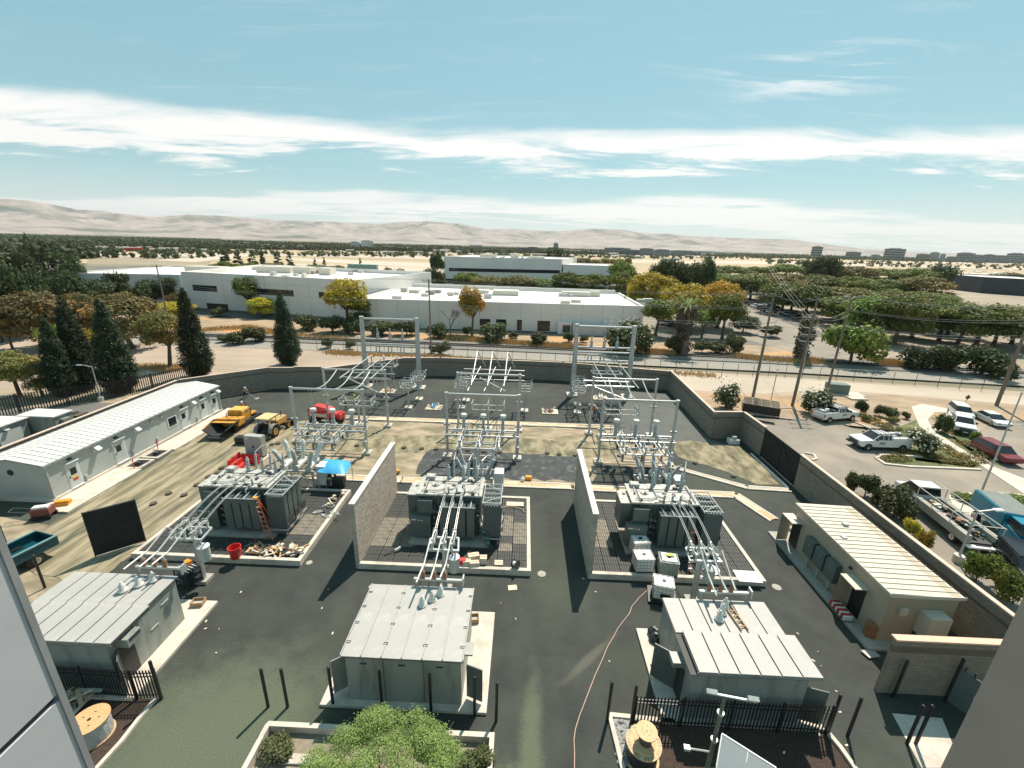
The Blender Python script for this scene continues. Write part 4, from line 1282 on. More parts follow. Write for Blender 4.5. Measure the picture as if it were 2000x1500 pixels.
def make_switch_bench():
    """instrument transformers and switch arms carried on beams between the portal posts"""
    t_ = thing('switch_bench', '', 'switch structure', (-3.9, 41.0, 0), 0, 'switch benches under the portals')
    ox, oy = -3.9, 41.0
    T = Matrix.Translation((-ox, -oy, 0))

    def B(b, n, m, p=t_, **k): return b.xf(T).build(n, m, p, **k)
    for y in (41.15, 42.65):
        B(MB().cyl((-7.75, y, 2.95), (-0.05, y, 2.95), 0.11, n=8), 'beam', STEEL)
    B(MB().bar((-7.72, 41.1, 2.9), (-7.72, 42.7, 2.9), 0.16).bar((-0.1, 41.1, 2.9), (-0.1, 42.7, 2.9), 0.16).bar((-3.9, 41.1, 2.86), (-3.9, 42.7, 2.86), 0.16), 'end_beam', STEEL)
    for x in (-5.98, -3.9, -1.81):
        v = B(MB().cyl((x, 42.65, 3.05), (x, 42.65, 3.4), 0.22, n=10).lathe([(0.13, 0), (0.19, .06), (0.13, .14), (0.19, .2), (0.13, .28), (0.19, .34), (0.13, .42), (0.19, .48), (0.13, .56), (0.19, .62), (0.13, .7), (0.17, .8)], (x, 42.65, 3.4), 10), 'instrument_transformer', PORC)
        B(MB().lathe([(0.26, 0), (0.34, 0.04), (0.34, 0.28), (0.30, 0.36), (0.1, 0.40)], (x, 42.65, 4.42), 14), 'head_cap', WRAP, v)
        B(MB().tube([(x - 0.25, 42.6, 4.5), (x - 0.55, 42.4, 4.3), (x - 0.65, 42.2, 3.9), (x - 0.62, 41.9, 3.3)], 0.04), 'jumper', ALU)
        B(MB().box(x - 0.3, x + 0.3, 42.3, 43.0, 3.0, 3.06).box(x - 0.16, x + 0.16, 40.95, 41.3, 2.3, 2.84), 'mounting_plate', STEEL)
        # arm with rotating insulators
        xa = x * 0.92 - 0.3
        B(MB().bar((xa, 38.2, 3.0), (xa, 41.3, 3.0), 0.13, 0.1).bar((xa - 0.35, 38.2, 3.0), (xa - 0.35, 41.1, 3.0), 0.08), 'switch_arm', STEEL)
        for yy in (38.35, 39.6, 41.0):
            b = MB(); insulator(b, (xa, yy, 3.05), (0, 0, 1), 0.62, 0.1, 8, 5)
            B(b, 'post_insulator', PORC)
        B(MB().tube([(xa, 38.1, 3.75), (xa, 39.6, 3.8), (xa, 41.2, 3.75)], 0.045, 6).box(xa - 0.12, xa + 0.12, 38.2, 38.5, 3.66, 3.78).box(xa - 0.1, xa + 0.1, 40.9, 41.1, 3.66, 3.78), 'switch_blade', ALU)
    for x in (-5.75, -3.9, -2.0):
        for yy in (38.4, 40.9):
            b = MB(); insulator(b, (x - 0.28, yy, 2.22), (0, 0, 1), 0.62, 0.12, 8, 5)
            B(b, 'post_insulator', BROWNINS if yy < 39 else DARK)  # rear ones coloured dark for the shade under the arms
        B(MB().bar((x - 0.28, 38.1, 2.18), (x - 0.28, 41.2, 2.18), 0.12), 'lower_arm', STEEL)
        B(MB().tube([(x - 0.1, 41.4, 3.85), (x + 0.1, 42.0, 5.2), (x, 42.4, 7.1)], 0.014, 4), 'dropper_wire', ALU)
        B(MB().cyl((x + 0.2, 41.9, 2.4), (x + 0.2, 41.9, 3.3), 0.17, n=9).cyl((x + 0.2, 41.9, 3.3), (x + 0.2, 41.9, 3.75), 0.06, n=7), 'coupling_device', PORC)
    B(MB().bar((-6.2, 38.35, 2.12), (-1.9, 38.35, 2.12), 0.11).bar((-6.2, 41.0, 2.12), (-1.9, 41.0, 2.12), 0.11), 'lower_rail', STEEL)
    B(MB().bar((-7.6, 43.1, 2.5), (-0.2, 43.1, 2.5), 0.1).bar((-7.6, 41.9, 2.2), (-4.2, 41.9, 1.2), 0.06).bar((-0.2, 41.9, 2.2), (-3.6, 41.9, 1.2), 0.06), 'brace', STEEL)
    B(MB().cyl((-6.1, 38.3, 2.9), (-1.7, 38.3, 2.9), 0.09, n=8).bar((-5.9, 39.8, 2.88), (-1.9, 39.8, 2.88), 0.1).bar((-4.8, 39.6, 2.9), (-2.2, 38.4, 2.9), 0.07), 'front_rail', STEEL)
    B(MB().cyl((-3.9, 38.6, 0.3), (-3.9, 38.6, 2.85), 0.13, n=10).cyl((-3.9, 38.6, 0.24), (-3.9, 38.6, 0.3), 0.3, n=10), 'support_column', STEEL)
    B(MB().box(-4.3, -3.5, 38.2, 39.0, 0.0, 0.24), 'footing', CONC)
    B(MB().cbox(-0.4, 0.0, 41.35, 41.7, 1.0, 1.7, 0.02), 'operator_box', STEEL)
    return t_


sbn = make_switch_bench(); sbn['label'] = 'switch bench with three white-capped instrument transformers in the middle bay'
copy_tree(sbn, loc=(-3.9 - 16.25, 41.0, 0), label='switch bench with three white-capped instrument transformers in the left bay beside the loader')
copy_tree(sbn, loc=(-3.9 + 16.2, 41.0, 0), label='switch bench with three white-capped instrument transformers in the right bay')


def make_gang(label, loc, rz=0.0, w=3.9, d=1.7, h=2.85, group='gang switches on single columns'):
    """gang-operated switch on a frame carried by one column"""
    t_ = thing('gang_switch', label, 'gang switch', loc, rz, group)
    MB().box(-0.6, 0.6, -0.5, 0.5, 0.0, 0.22).build('footing', CONC, t_)
    MB().cyl((0, 0, 0.2), (0, 0, h), 0.13, n=10).build('support_column', STEEL, t_)
    MB().bar((-w / 2, -d / 2, h), (w / 2, -d / 2, h), 0.11).bar((-w / 2, d / 2, h), (w / 2, d / 2, h), 0.11).bar((-w / 2, -d / 2, h), (-w / 2, d / 2, h), 0.11).bar((w / 2, -d / 2, h), (w / 2, d / 2, h), 0.11).bar((0, -d / 2, h), (0, d / 2, h), 0.13).build('top_frame', STEEL, t_)
    for x in (-w / 2, 0, w / 2):
        for y in (-d / 2, 0.05, d / 2):
            b = MB(); insulator(b, (x, y, h + 0.06), (0, 0, 1), 0.6, 0.1, 7, 4)
            b.build('post_insulator', PORC, t_)
        MB().tube([(x, -d / 2 - 0.15, h + 0.75), (x, d / 2 + 0.15, h + 0.75)], 0.04).tube([(x, -d / 2, h + 0.7), (x - 0.12, -d / 2 - 0.1, h + 1.0)], 0.03).tube([(x, d / 2, h + 0.7), (x + 0.1, d / 2, h + 1.05)], 0.03).build('switch_blade', ALU, t_)
    MB().bar((-w / 2, 0, h + 0.28), (w / 2, 0.2, h + 0.28), 0.05).build('drive_rod', ALU, t_)
    return t_


gs = make_gang('gang switch on a single column at the back of the middle bay', (-3.96, 49.7, 0))
copy_tree(gs, loc=(-3.96 - 16.2, 49.7, 0), label='gang switch at the back of the left bay with a worker standing on it')
copy_tree(gs, loc=(-3.96 + 16.2, 49.7, 0), label='gang switch on a single column at the back of the right bay')
g2 = make_gang('single-column gang switch left of the inverted-V pipes of the middle bay', (-8.3, 56.6, 0), R(90), 2.4, 1.6, 3.3, 'upright gang switches beside the bus')
copy_tree(g2, loc=(0.6, 56.2, 0), label='single-column gang switch right of the inverted-V pipes of the middle bay')
copy_tree(g2, loc=(-8.0, 59.6, 0), label='rear gang switch behind the left one in the middle bay')
copy_tree(g2, loc=(8.3, 59.5, 0), label='rear gang switch at the foot of the right-hand dead-end tower')
copy_tree(g2, loc=(-14.9, 59.4, 0), label='rear gang switch at the foot of the left-hand dead-end tower')
copy_tree(g2, loc=(7.9, 56.3, 0), label='gang switch on its own column left of the right-hand dead-end tower')
copy_tree(g2, loc=(-15.5, 55.9, 0), label='gang switch on its own column right of the left-hand portal')


def deadend(x0, x1, y, h, label):
    t_ = thing('dead_end_tower', label, 'steel tower', ((x0 + x1) / 2, y, 0), 0, 'tall dead-end towers')
    hw = (x1 - x0) / 2
    for s in (-hw, hw):
        MB().cyl((s, 0, 0.4), (s, 0, h), 0.42, 0.30, n=14).cyl((s, 0, h), (s, 0, h + 0.08), 0.36, n=14).build('mast', STEEL, t_)
        MB().cyl((s, 0, 0.3), (s, 0, 0.42), 0.62, n=14).build('base_plate', STEEL, t_)
        MB().box(s - 0.85, s + 0.85, -0.85, 0.85, 0.0, 0.3).build('footing', CONC, t_)
    for z, r in ((h - 0.25, 0.17), (7.75, 0.14), (7.0, 0.14), (5.75, 0.13)):
        MB().cyl((-hw, 0, z), (hw, 0, z), r, n=10).build('crossbeam', STEEL, t_)
    for x in (-1.9, 0, 1.9):
        v = MB(); insulator(v, (x, 0, 7.9), (0, 0, 1), 0.8, 0.24, 9, 2, 0.85); insulator(v, (x, 0, 8.7), (0, 0, 1), 0.75, 0.13, 8, 5)
        v.build('arrester', PORC, t_)
        MB().tube([(x, 0, 9.4), (x, 0.05, h - 0.3)], 0.012, 4).build('dropper_wire', DARK, t_)
        for q in (0.15, -0.35):
            v = MB(); insulator(v, (x + q, 0, 5.9), (0, 0, 1), 0.6, 0.12, 8, 5)
            v.build('post_insulator', PORC, t_)
        MB().tube([(x - 0.4, 0.0, 6.55), (x + 0.35, 0, 6.55)], 0.04).build('jumper', ALU, t_)
    return t_


deadend(-24.45, -16.05, 64.45, 11.1, 'left-hand tall tubular steel tower by the back wall')
deadend(7.95, 16.4, 63.6, 11.1, 'right-hand tall tubular steel tower by the back wall')


def make_bus_run(y0, y1, label, loc):
    """three pipe conductors on a-frame insulators"""
    t_ = thing('rigid_bus', label, 'bus structure', loc, 0, 'rigid bus runs at the back')
    for x in (-1.85, 0, 1.85):
        MB().tube([(x, y0, 6.05), (x, y1, 6.05)], 0.07, 8).build('bus_pipe', ALU, t_)
        MB().bar((x, y1 - 1.0, 4.9), (x, y1 - 1.9, 4.9), 0.12).build('saddle', STEEL, t_)
        for y in (y1 - 0.3, y1 - 1.9):
            b = MB(); insulator(b, (x, y, 4.95), (0, 0, 1), 1.0, 0.12, 8, 6)
            b.build('post_insulator', PORC, t_)
    MB().bar((-2.1, y1 - 0.3, 4.88), (2.1, y1 - 0.3, 4.88), 0.12).bar((-2.1, y1 - 1.9, 4.88), (2.1, y1 - 1.9, 4.88), 0.12).bar((-2.1, y1 - 0.3, 4.88), (-2.1, y1 - 1.9, 4.88), 0.1).bar((2.1, y1 - 0.3, 4.88), (2.1, y1 - 1.9, 4.88), 0.1).build('top_frame', STEEL, t_)
    for x in (-1.3, 1.3):
        MB().bar((x, y1 - 1.1, 4.85), (x - 0.5, y1 - 1.1, 0.1), 0.1).bar((x, y1 - 1.1, 4.85), (x + 0.5, y1 - 1.1, 0.1), 0.1).build('a_frame', STEEL, t_)
    for z, yy in ((4.7, 54.3), (4.2, 55.5), (4.4, 57.4)):
        MB().tube([(-3.6, yy, z), (2.6, yy, z)], 0.08, 8).build('cross_pipe', ALU, t_)
    MB().tube([(-2.6, 54.0, 4.6), (1.8, 52.3, 3.4)], 0.09, 8).build('diagonal_pipe', ALU, t_)
    MB().cyl((0.1, 55.6, 0), (0.1, 55.6, 4.1), 0.12, n=8).bar((-1.5, 55.6, 4.05), (1.7, 55.6, 4.05), 0.12).build('support_column', STEEL, t_)
    return t_


make_bus_run(49.6, 61.2, 'left bay rigid bus of three long pipes running back to the tall tower', (-3.98 - 16.25, 0, 0))
make_bus_run(49.6, 61.2, 'right bay rigid bus of three long pipes running back to the tall tower', (-3.98 + 16.2, 0, 0))
# middle bay: inverted-V bus
t_ = thing('v_bus', 'three inverted-V pipe connections behind the middle bay portals', 'bus structure', (-3.9, 53, 0))
for k, x in enumerate((-2.0, 0.0, 2.0)):
    MB().tube([(x - 0.2, -3.0, 5.6), (x, 2.2, 8.6), (x + 0.9, 5.0, 5.8)], 0.08, 8).build('v_pipe', ALU, t_)
    MB().tube([(x - 0.6, -3.4, 5.0), (x + 0.4, 2.6, 6.4)], 0.06, 8).build('bus_pipe', ALU, t_)
for z in (5.9, 5.2, 4.5): MB().tube([(-3.9, 3.0, z), (4.3, 3.0, z)], 0.08, 8).build('cross_pipe', ALU, t_)
MB().tube([(-1.6, 1.5, 5.2), (2.0, -2.0, 4.6)], 0.09, 8).build('diagonal_pipe', ALU, t_)
MB().cyl((0.2, 3.0, 0), (0.2, 3.0, 4.5), 0.13, n=8).build('support_column', STEEL, t_)
# conductors between the two portals of each bay, and drops to the instrument transformers
for dx, side in ((-16.25, 'left'), (16.2, 'right')):
    t_ = thing('strain_bus', 'three slack white conductors strung between the two portals of the %s bay' % side, 'conductors', (-3.9 + dx, 45.6, 0), 0, 'strain conductors between portals')
    for x in (-2.0, 0.0, 2.0):
        pts = [(x, 3.6 - 7.4 * i / 10, 7.2 - 1.5 * math.sin(PI * i / 10) * 0.5) for i in range(11)]
        MB().tube(pts, 0.06, 6).build('conductor', ALU, t_)
        MB().tube([(x, -3.6, 7.1), (x - 0.05, -3.0, 4.9)], 0.015, 4).build('dropper_wire', ALU, t_)

# cable trenches with timber covers
PLK = [mat('trench_plank_%d' % i, c, tuple(x * 0.84 for x in c), 2, 0.8, stretch=(1, 5, 1)) for i, c in enumerate([(0.62, 0.47, 0.30), (0.56, 0.40, 0.24), (0.70, 0.56, 0.38), (0.50, 0.45, 0.38)])]


def trench(label, pts, w=0.75, n_each=1.2, planks=(0, 1, 2)):
    t_ = thing('cable_trench', label, 'cable trench', (pts[0][0], pts[0][1], 0), 0, 'covered cable trenches')
    bx, by = pts[0]
    rn = random.Random(len(label))
    for (x0, y0), (x1, y1) in zip(pts[:-1], pts[1:]):
        L = math.hypot(x1 - x0, y1 - y0)
        a = math.atan2(y1 - y0, x1 - x0)
        for s in (-1, 1):
            MB().box(-0.1, L + 0.1, s * (w / 2 + 0.09) - 0.09, s * (w / 2 + 0.09) + 0.09, -0.02, 0.12).build('kerb', CONC, t_, loc=(x0 - bx, y0 - by, 0), rz=a)
        n = max(1, int(L / n_each))
        d = L / n
        for i in range(n):
            for r_ in range(2):
                hw = w / 2
                y_0 = -hw + r_ * hw
                MB().box(0.01, d - 0.012, y_0 + 0.01, y_0 + hw - 0.01, 0.0, 0.085 + rn.uniform(0, 0.012)).build('cover_plank', PLK[rn.choice(planks)], t_, loc=(x0 - bx + math.cos(a) * i * d, y0 - by + math.sin(a) * i * d, 0), rz=a)
    return t_


trench('long board-covered cable trench across the back of the dirt strip', [(-24.5, 51.6), (12.1, 51.6)])
trench('board-covered cable trench behind the left transformer, ending at the fire wall', [(-20.0, 36.7), (-11.3, 36.7)], 0.7)
trench('board-covered cable trench crossing behind the middle transformer', [(-11.2, 36.7), (5.1, 36.7)], 0.7)
trench('board-covered cable trench turning the corner towards the cream house', [(5.4, 36.6), (20.6, 36.3), (22.1, 32.6)], 0.7)
trench('plain pipe-like trench kerb slanting towards the gate', [(15.5, 41.9), (22.4, 37.8), (26.3, 37.6)], 0.35, 3.0, planks=(3,))
# ------------------------------------------------------------------ fences, posts and beds
def picket_fence(label, pts, h, step=0.125, group='black picket fences', px=True, limit=300, post_every=2.4, pw_=0.016):
    P = [Vector(G(*p)) if px else Vector(p) for p in pts]
    t_ = thing('picket_fence', label, 'fence', (P[0].x, P[0].y, 0), 0, group)
    pk = MB().box(-pw_, pw_, -0.012, 0.012, 0.06, h - 0.06)
    pk.add([(-pw_, -0.012, h - 0.06), (pw_, -0.012, h - 0.06), (pw_, 0.012, h - 0.06), (-pw_, 0.012, h - 0.06), (0, 0, h + 0.04)], [(0, 1, 4), (1, 2, 4), (2, 3, 4), (3, 0, 4)])
    pm = pk.mesh('picket', BLACK)
    pom = MB().cbox(-0.045, 0.045, -0.045, 0.045, 0, h + 0.08, 0.02).mesh('post', BLACK)
    n = 0
    extra = MB()
    for a, b in zip(P[:-1], P[1:]):
        d = b - a
        L = d.length
        ang = math.atan2(d.y, d.x)
        for z in (0.28, h - 0.42, h - 0.2):
            MB().box(0, L, -0.02, 0.02, z - 0.02, z + 0.02).build('rail', BLACK, t_, loc=(a.x - P[0].x, a.y - P[0].y, 0), rz=ang)
        k = int(L / step)
        for i in range(k):
            q = a + d * ((i + 0.5) / k) - P[0]
            if n < limit:
                inst(pm, 'picket', t_, (q.x, q.y, 0), ang)
            else:
                extra.box(q.x - pw_, q.x + pw_, q.y - 0.012, q.y + 0.012, 0.06, h)
            n += 1
        m_ = max(1, round(L / post_every))
        for i in range(m_ + 1):
            q = a + d * (i / m_) - P[0]
            inst(pom, 'post', t_, (q.x, q.y, 0), ang)
    if extra.v: extra.build('pickets', BLACK, t_, kind='stuff')
    return t_


picket_fence('black picket fence at the lower right in front of the switchgear house with the ladder', [(1234, 1414), (1612, 1434)], 1.85, 0.16, 'black picket fences by the spools', pw_=0.034)
picket_fence('black picket fence at the lower left beside the wooden cable drum', [(78, 1352), (268, 1366), (316, 1364)], 1.9, 0.14, 'black picket fences by the spools', pw_=0.032)
picket_fence('long dark picket fence behind the control house in front of the cypresses', [(0, 817), (40, 806), (135, 791), (215, 779), (300, 762), (372, 745)], 2.5, 0.26, 'far picket fence', pw_=0.06)

POSTG = 'black steel bollard posts'
pm_ = MB().cyl((0, 0, 0), (0, 0, 2.5), 0.075, n=10).lathe([(0.075, 0), (0.06, 0.03), (0.02, 0.05)], (0, 0, 2.5), 10)
POSTM = pm_.mesh('bollard', BLACK, True)
for (x, y), lab, cat_h in [((524, 1381), 'left of the two black posts standing on open asphalt between the switchgear houses', 1),
                        ((562, 1381), 'right of the two black posts standing on open asphalt between the switchgear houses', 1),
                        ((651, 1378), 'black post at the left corner of the middle switchgear slab', 1),
                        ((747, 1385), 'black post before the left half of the middle switchgear wall', 1),
                        ((842, 1392), 'black post before the right half of the middle switchgear wall', 1),
                        ((927, 1397), 'black post at the open door of the middle switchgear house', 1),
                        ((969, 1409), 'black post just off the right corner of the middle slab', 1),
                        ((1186, 1407), 'black post standing left of the right picket fence', 1),
                        ((1232, 1414), 'black post at the left end of the right picket fence', 1),
                        ((1616, 1432), 'black post at the right end of the right picket fence', 1),
                        ((1655, 1438), 'black post on asphalt just right of the picket fence end', 1),
                        ((1771, 1453), 'left of the close pair of black posts before the tan wall', 1),
                        ((1788, 1453), 'right of the close pair of black posts before the tan wall', 1),
                        ((1744, 1362), 'black post in the shade right against the tan block wall', 1),
                        ((88, 1148), 'black post beside the blue dump truck', 1),
                        ((315, 1366), 'black end post of the lower left picket fence', 1)]:
    p = G(x, y)
    tag(inst(POSTM, 'bollard', None, (p[0], p[1], 0)), lab, 'post', POSTG)

# beds
def GW(*a): return [G(*p) for p in a]


sheet('mulch_bed', GW((60, 1345), (306, 1366), (275, 1402), (238, 1450), (188, 1505), (100, 1620), (-200, 1620), (-100, 1400)), 0.006, MULCH, px=False)
kerb('bed_kerb', [(306, 1366), (275, 1402), (238, 1450), (188, 1505), (130, 1600)], 0.18, 0.14, CONC, kind='structure')
sheet('mulch_bed', GW((1190, 1398), (1316, 1412), (1620, 1436), (1668, 1500), (1760, 1640), (1240, 1640)), 0.006, MULCH, px=False)
kerb('bed_kerb', [(1255, 1640), (1216, 1505), (1190, 1399), (1316, 1412)], 0.2, 0.16, CONC, kind='structure')
kerb('bed_kerb', [(1618, 1436), (1640, 1462), (1668, 1502), (1750, 1640)], 0.2, 0.16, CONC, kind='structure')
# river stones in the corner of the bed
b = MB()
rn = random.Random(9)
for i in range(420):
    u, v = rn.random(), rn.random()
    p = G(1196 + 36 * u + 12 * v, 1404 + 90 * v)
    r = rn.uniform(0.05, 0.13)
    b.lathe([(r * .5, 0), (r, r * .3), (r * .6, r * .7), (r * .1, r * .8)], (p[0], p[1], 0.0), 5)
b.build('river_stones', mat('river_stone', (0.34, 0.34, 0.33), (0.16, 0.165, 0.165), 3, 0.9), kind='stuff')
sheet('concrete_pad', GW((1742, 1393), (1840, 1403), (1880, 1500), (1800, 1500)), 0.01, CONC, px=False)

# raised planter in the foreground
P0, P1 = G(522, 1408, 0.4), G(966, 1431, 0.4)
PY = (P0[1] + P1[1]) / 2
pl = thing('raised_planter', 'low pale concrete planter at the bottom of the view holding the green tree', 'planter', (-6, 10, 0))
b = MB()
x0, x1, y1, y0 = P0[0] + 6, P1[0] + 6, PY - 10, -5.0
b.box(x0, x1, y1 - 0.22, y1, 0, 0.42).box(x0, x0 + 0.22, y0, y1 - 0.22, 0, 0.42).box(x1 - 0.22, x1, y0, y1 - 0.22, 0, 0.42)
b.build('kerb', CONC, pl)
MB().box(x0 + 0.22, x1 - 0.22, y0, y1 - 0.22, -0.1, 0.02).build('soil', mat('pebbly_soil', (0.27, 0.23, 0.17), (0.19, 0.165, 0.12), 3, 0.95, bmp=0.6, bscale=14), pl)
MB().box(x0 + 1.3, x0 + 3.0, y1 - 1.5, y1 - 1.1, 0.0, 0.12).build('stepping_slab', CONC, pl)
MB().box(x0 + 0.8, x0 + 1.4, y1 - 4.3, y1 - 3.9, 0.0, 0.2).build('valve_box', CONC_D, pl)

# black screen by the left corner
bx0, bx1 = G(187, 1088), G(285, 1058)
scn = thing('screen_panel', 'black fabric screen standing on the dirt left of the left transformer pad', 'screen', (bx0[0], bx0[1], 0), math.atan2(bx1[1] - bx0[1], bx1[0] - bx0[0]))
Ls = math.dist(bx0, bx1)
MB().box(0.03, Ls - .03, -0.015, 0.015, 0.1, 3.6).build('fabric', _mats['black_windscreen'], scn)
b = MB()
for x in (0, Ls): b.cyl((x, 0.05, 0), (x, 0.05, 3.65), 0.04)
for z in (0.15, 3.62): b.cyl((0, 0.05, z), (Ls, 0.05, z), 0.03)
b.build('frame', DARK, scn)
MB().box(0, Ls, -0.35, -0.2, 0, 0.12).build('ballast_bar', CONC_D, scn)
b0, b1_ = G(-40, 1080), G(15, 1062)
MB().bar((b0[0], b0[1], 1.7), (b1_[0], b1_[1], 1.7), 0.04, 3.4).build('screen_panel', _mats['black_windscreen'], None, 'black screen panel cut off by the left edge above the blue truck', 'screen')

# vaults in front of the control house
vt = thing('cable_vault', 'pair of open concrete cable vaults beside the control house, red rods in them', 'vault', (-38.2, 38.7, 0))
for k, yy in enumerate((-1.9, 0.3)):
    b = MB()
    b.box(-0.85, 0.95, yy, yy + 0.22, 0, 0.14).box(-0.85, 0.95, yy + 1.7, yy + 1.92, 0, 0.14).box(-0.85, -0.63, yy + .22, yy + 1.7, 0, 0.14).box(0.73, 0.95, yy + .22, yy + 1.7, 0, 0.14)
    b.build('vault_rim', CONC, vt)
    MB().box(-0.63, 0.73, yy + 0.22, yy + 1.7, 0.004, 0.02).build('opening_shade_slab', plain('painted_pit_shadow', (0.03, 0.03, 0.028), 0.9), vt)  # flat dark slab, shade of the pit put into its colour
    MB().box(-0.2, 0.3, yy + 0.8, yy + 1.2, 0.01, 0.3).build('cable_stub', DARK, vt)
    MB().cyl((0.55 - 1.1 * k, yy - 0.05 + 2.0 * k, 0.1), (0.5 - 1.1 * k, yy + 2.0 * k, 1.2), 0.04).build('marker_rod', RED, vt)
MB().box(-39.4, -39.2, 29.6, 53, 0.0, 0.1).build('conduit_run', CONC, None, 'thin pale conduit kerb running along the foot of the control house', 'conduit')

# small round hand-holes in the dirt
for i, (x, y) in enumerate([(300, 985), (330, 965), (360, 968), (385, 948), (408, 932), (433, 915), (425, 925), (543, 867), (531, 869), (575, 866), (618, 867), (655, 868), (697, 871), (789, 875), (824, 877), (852, 878), (914, 880), (945, 883), (976, 884), (1069, 886), (1092, 888), (1123, 890), (1210, 891), (1245, 892), (1357, 905), (1432, 931)]):
    p = G(x, y)
    b = MB().cyl((0, 0, 0), (0, 0, 0.16), 0.26, n=9)
    tag(b.build('footing_stub', mat('dark_stub', (0.10, 0.085, 0.065), (0.06, 0.05, 0.04), 5, 0.9), loc=(p[0], p[1], 0)), 'small dark round footing stub in the dirt strip', 'stub', 'footing stubs in the dirt')

# ------------------------------------------------------------------ small site things
def ibc(label, p, z, rz, full=True, m2=None):
    t_ = thing('liquid_tote', label, 'tote', (p[0], p[1], z), rz, 'white caged liquid totes')
    MB().cbox(-0.6, 0.6, -0.5, 0.5, 0.18, 1.22, 0.08).build('tank', m2 or mat('tote_plastic', (0.80, 0.80, 0.76), (0.72, 0.72, 0.68), 1.5, 0.4), t_)
    MB().cyl((0, 0, 1.22), (0, 0, 1.27), 0.13, n=10).build('cap', BLACK, t_)
    b = MB()
    for x in (-0.6, -0.36, -0.12, 0.12, 0.36, 0.6):
        for y in (-0.52, 0.52): b.box(x - 0.012, x + 0.012, y - 0.012, y + 0.012, 0.15, 1.22)
    for y in (-0.3, -0.1, 0.1, 0.3):
        for x in (-0.62, 0.62): b.box(x - 0.012, x + 0.012, y - 0.012, y + 0.012, 0.15, 1.22)
    for z_ in (0.2, 0.45, 0.7, 0.95, 1.2):
        b.box(-0.63, 0.63, -0.535, -0.51, z_ - .012, z_ + .012).box(-0.63, 0.63, 0.51, 0.535, z_ - .012, z_ + .012).box(-0.635, -0.61, -0.53, 0.53, z_ - .012, z_ + .012).box(0.61, 0.635, -0.53, 0.53, z_ - .012, z_ + .012)
    for x in (-0.2, 0.2): b.box(x - .015, x + .015, -0.52, 0.52, 1.225, 1.25)
    b.build('cage', STEEL, t_)
    b = MB()
    for y in (-0.45, 0, 0.45): b.box(-0.6, 0.6, y - 0.06, y + 0.06, 0.0, 0.13)
    b.box(-0.6, 0.6, -0.5, 0.5, 0.13, 0.17)
    b.build('pallet', DARK, t_)
    return t_


ibc('front white caged tote standing on the right pad kerb, left of its neighbour', G(1254, 1110, 0.42), 0.4, R(4))
ibc('white tote furthest back on the right pad, tucked behind another tote', G(1247, 1078, 0.42), 0.4, R(8))
tg = ibc('greenish tote with yellow and black gear piled on top', G(1302, 1117, 0.42), 0.4, R(-8), m2=mat('green_tote', (0.30, 0.35, 0.31), (0.24, 0.28, 0.25), 2, 0.5))
MB().box(-0.5, 0.5, -0.42, 0.42, 1.23, 1.27).build('lid', WHITE, tg)
MB().box(-0.2, 0.35, 0.05, 0.3, 1.27, 1.36).build('strap', plain('yellow_strap', (0.55, 0.55, 0.08)), tg)
tdn = ibc('white caged tote on the asphalt behind the right switchgear house, dark label on its cage', G(1292, 1167, 0), 0.15, R(-12))
MB().box(-0.2, 0.45, -0.55, -0.54, 0.3, 0.6).build('label_plate', BLACK, tdn)
MB().box(-0.9, 0.9, -0.75, 0.75, -0.13, 0.02).build('drip_tray', BLACK, tdn)

hose = [G(1000 + x / 3.333, 1050 + y / 3.333) for x, y in ((885, 340), (830, 390), (780, 450), (765, 495), (725, 545), (690, 590), (665, 640), (620, 715), (590, 790), (540, 900), (490, 1030), (440, 1160), (412, 1250), (403, 1320), (407, 1400), (406, 1500), (412, 1600))]
MB().tube([(x, y, 0.025) for x, y in hose], 0.022, 6).build('hose', plain('pink_hose', (0.55, 0.36, 0.29), 0.6), None, 'thin pinkish hose snaking over the asphalt from the totes', 'hose')

# bucket and ladders
p = G(461, 1088, 0.45)
bk = thing('rubbish_bin', 'big red plastic bin standing at the front kerb of the left pad', 'bin', (p[0], p[1], 0.42))
MB().lathe([(0.30, 0), (0.40, 0.82), (0.43, 0.83), (0.43, 0.9), (0.39, 0.9), (0.38, 0.84), (0.29, 0.05), (0.02, 0.04)], (0, 0, 0), 16).build('bin_body', RED, bk, smooth=True)
MB().box(0.40, 0.5, -0.08, 0.08, 0.7, 0.76).box(-0.5, -0.4, -0.08, 0.08, 0.7, 0.76).build('handle', RED, bk)


def stepladder(label, top, f0, f1, back, mrail, mcap, n=9):
    t_ = thing('stepladder', label, 'ladder', (f0[0], f0[1], f0[2]))
    o = Vector(f0)
    top, f0, f1 = Vector(top), Vector(f0), Vector(f1)
    side = (f1 - f0).normalized()
    t0, t1 = top - side * 0.16, top + side * 0.16
    for a, c in ((f0, t0), (f1, t1)): MB().bar(a - o, c - o, 0.05, 0.09).build('side_rail', mrail, t_)
    for i in range(1, n):
        u = i / n
        a, c = f0.lerp(t0, u), f1.lerp(t1, u)
        MB().bar(a - o, c - o, 0.09, 0.03).build('rung', ALU, t_)
    MB().bar(t0 - o, t1 - o, 0.24, 0.1).build('top_cap', mcap, t_)
    if back is not None:
        bk_ = Vector(back)
        for s in (-0.22, 0.22): MB().bar(bk_ + side * s - o, top + side * (s * 0.7) - o, 0.035, 0.05).build('rear_leg', mrail, t_)
    return t_


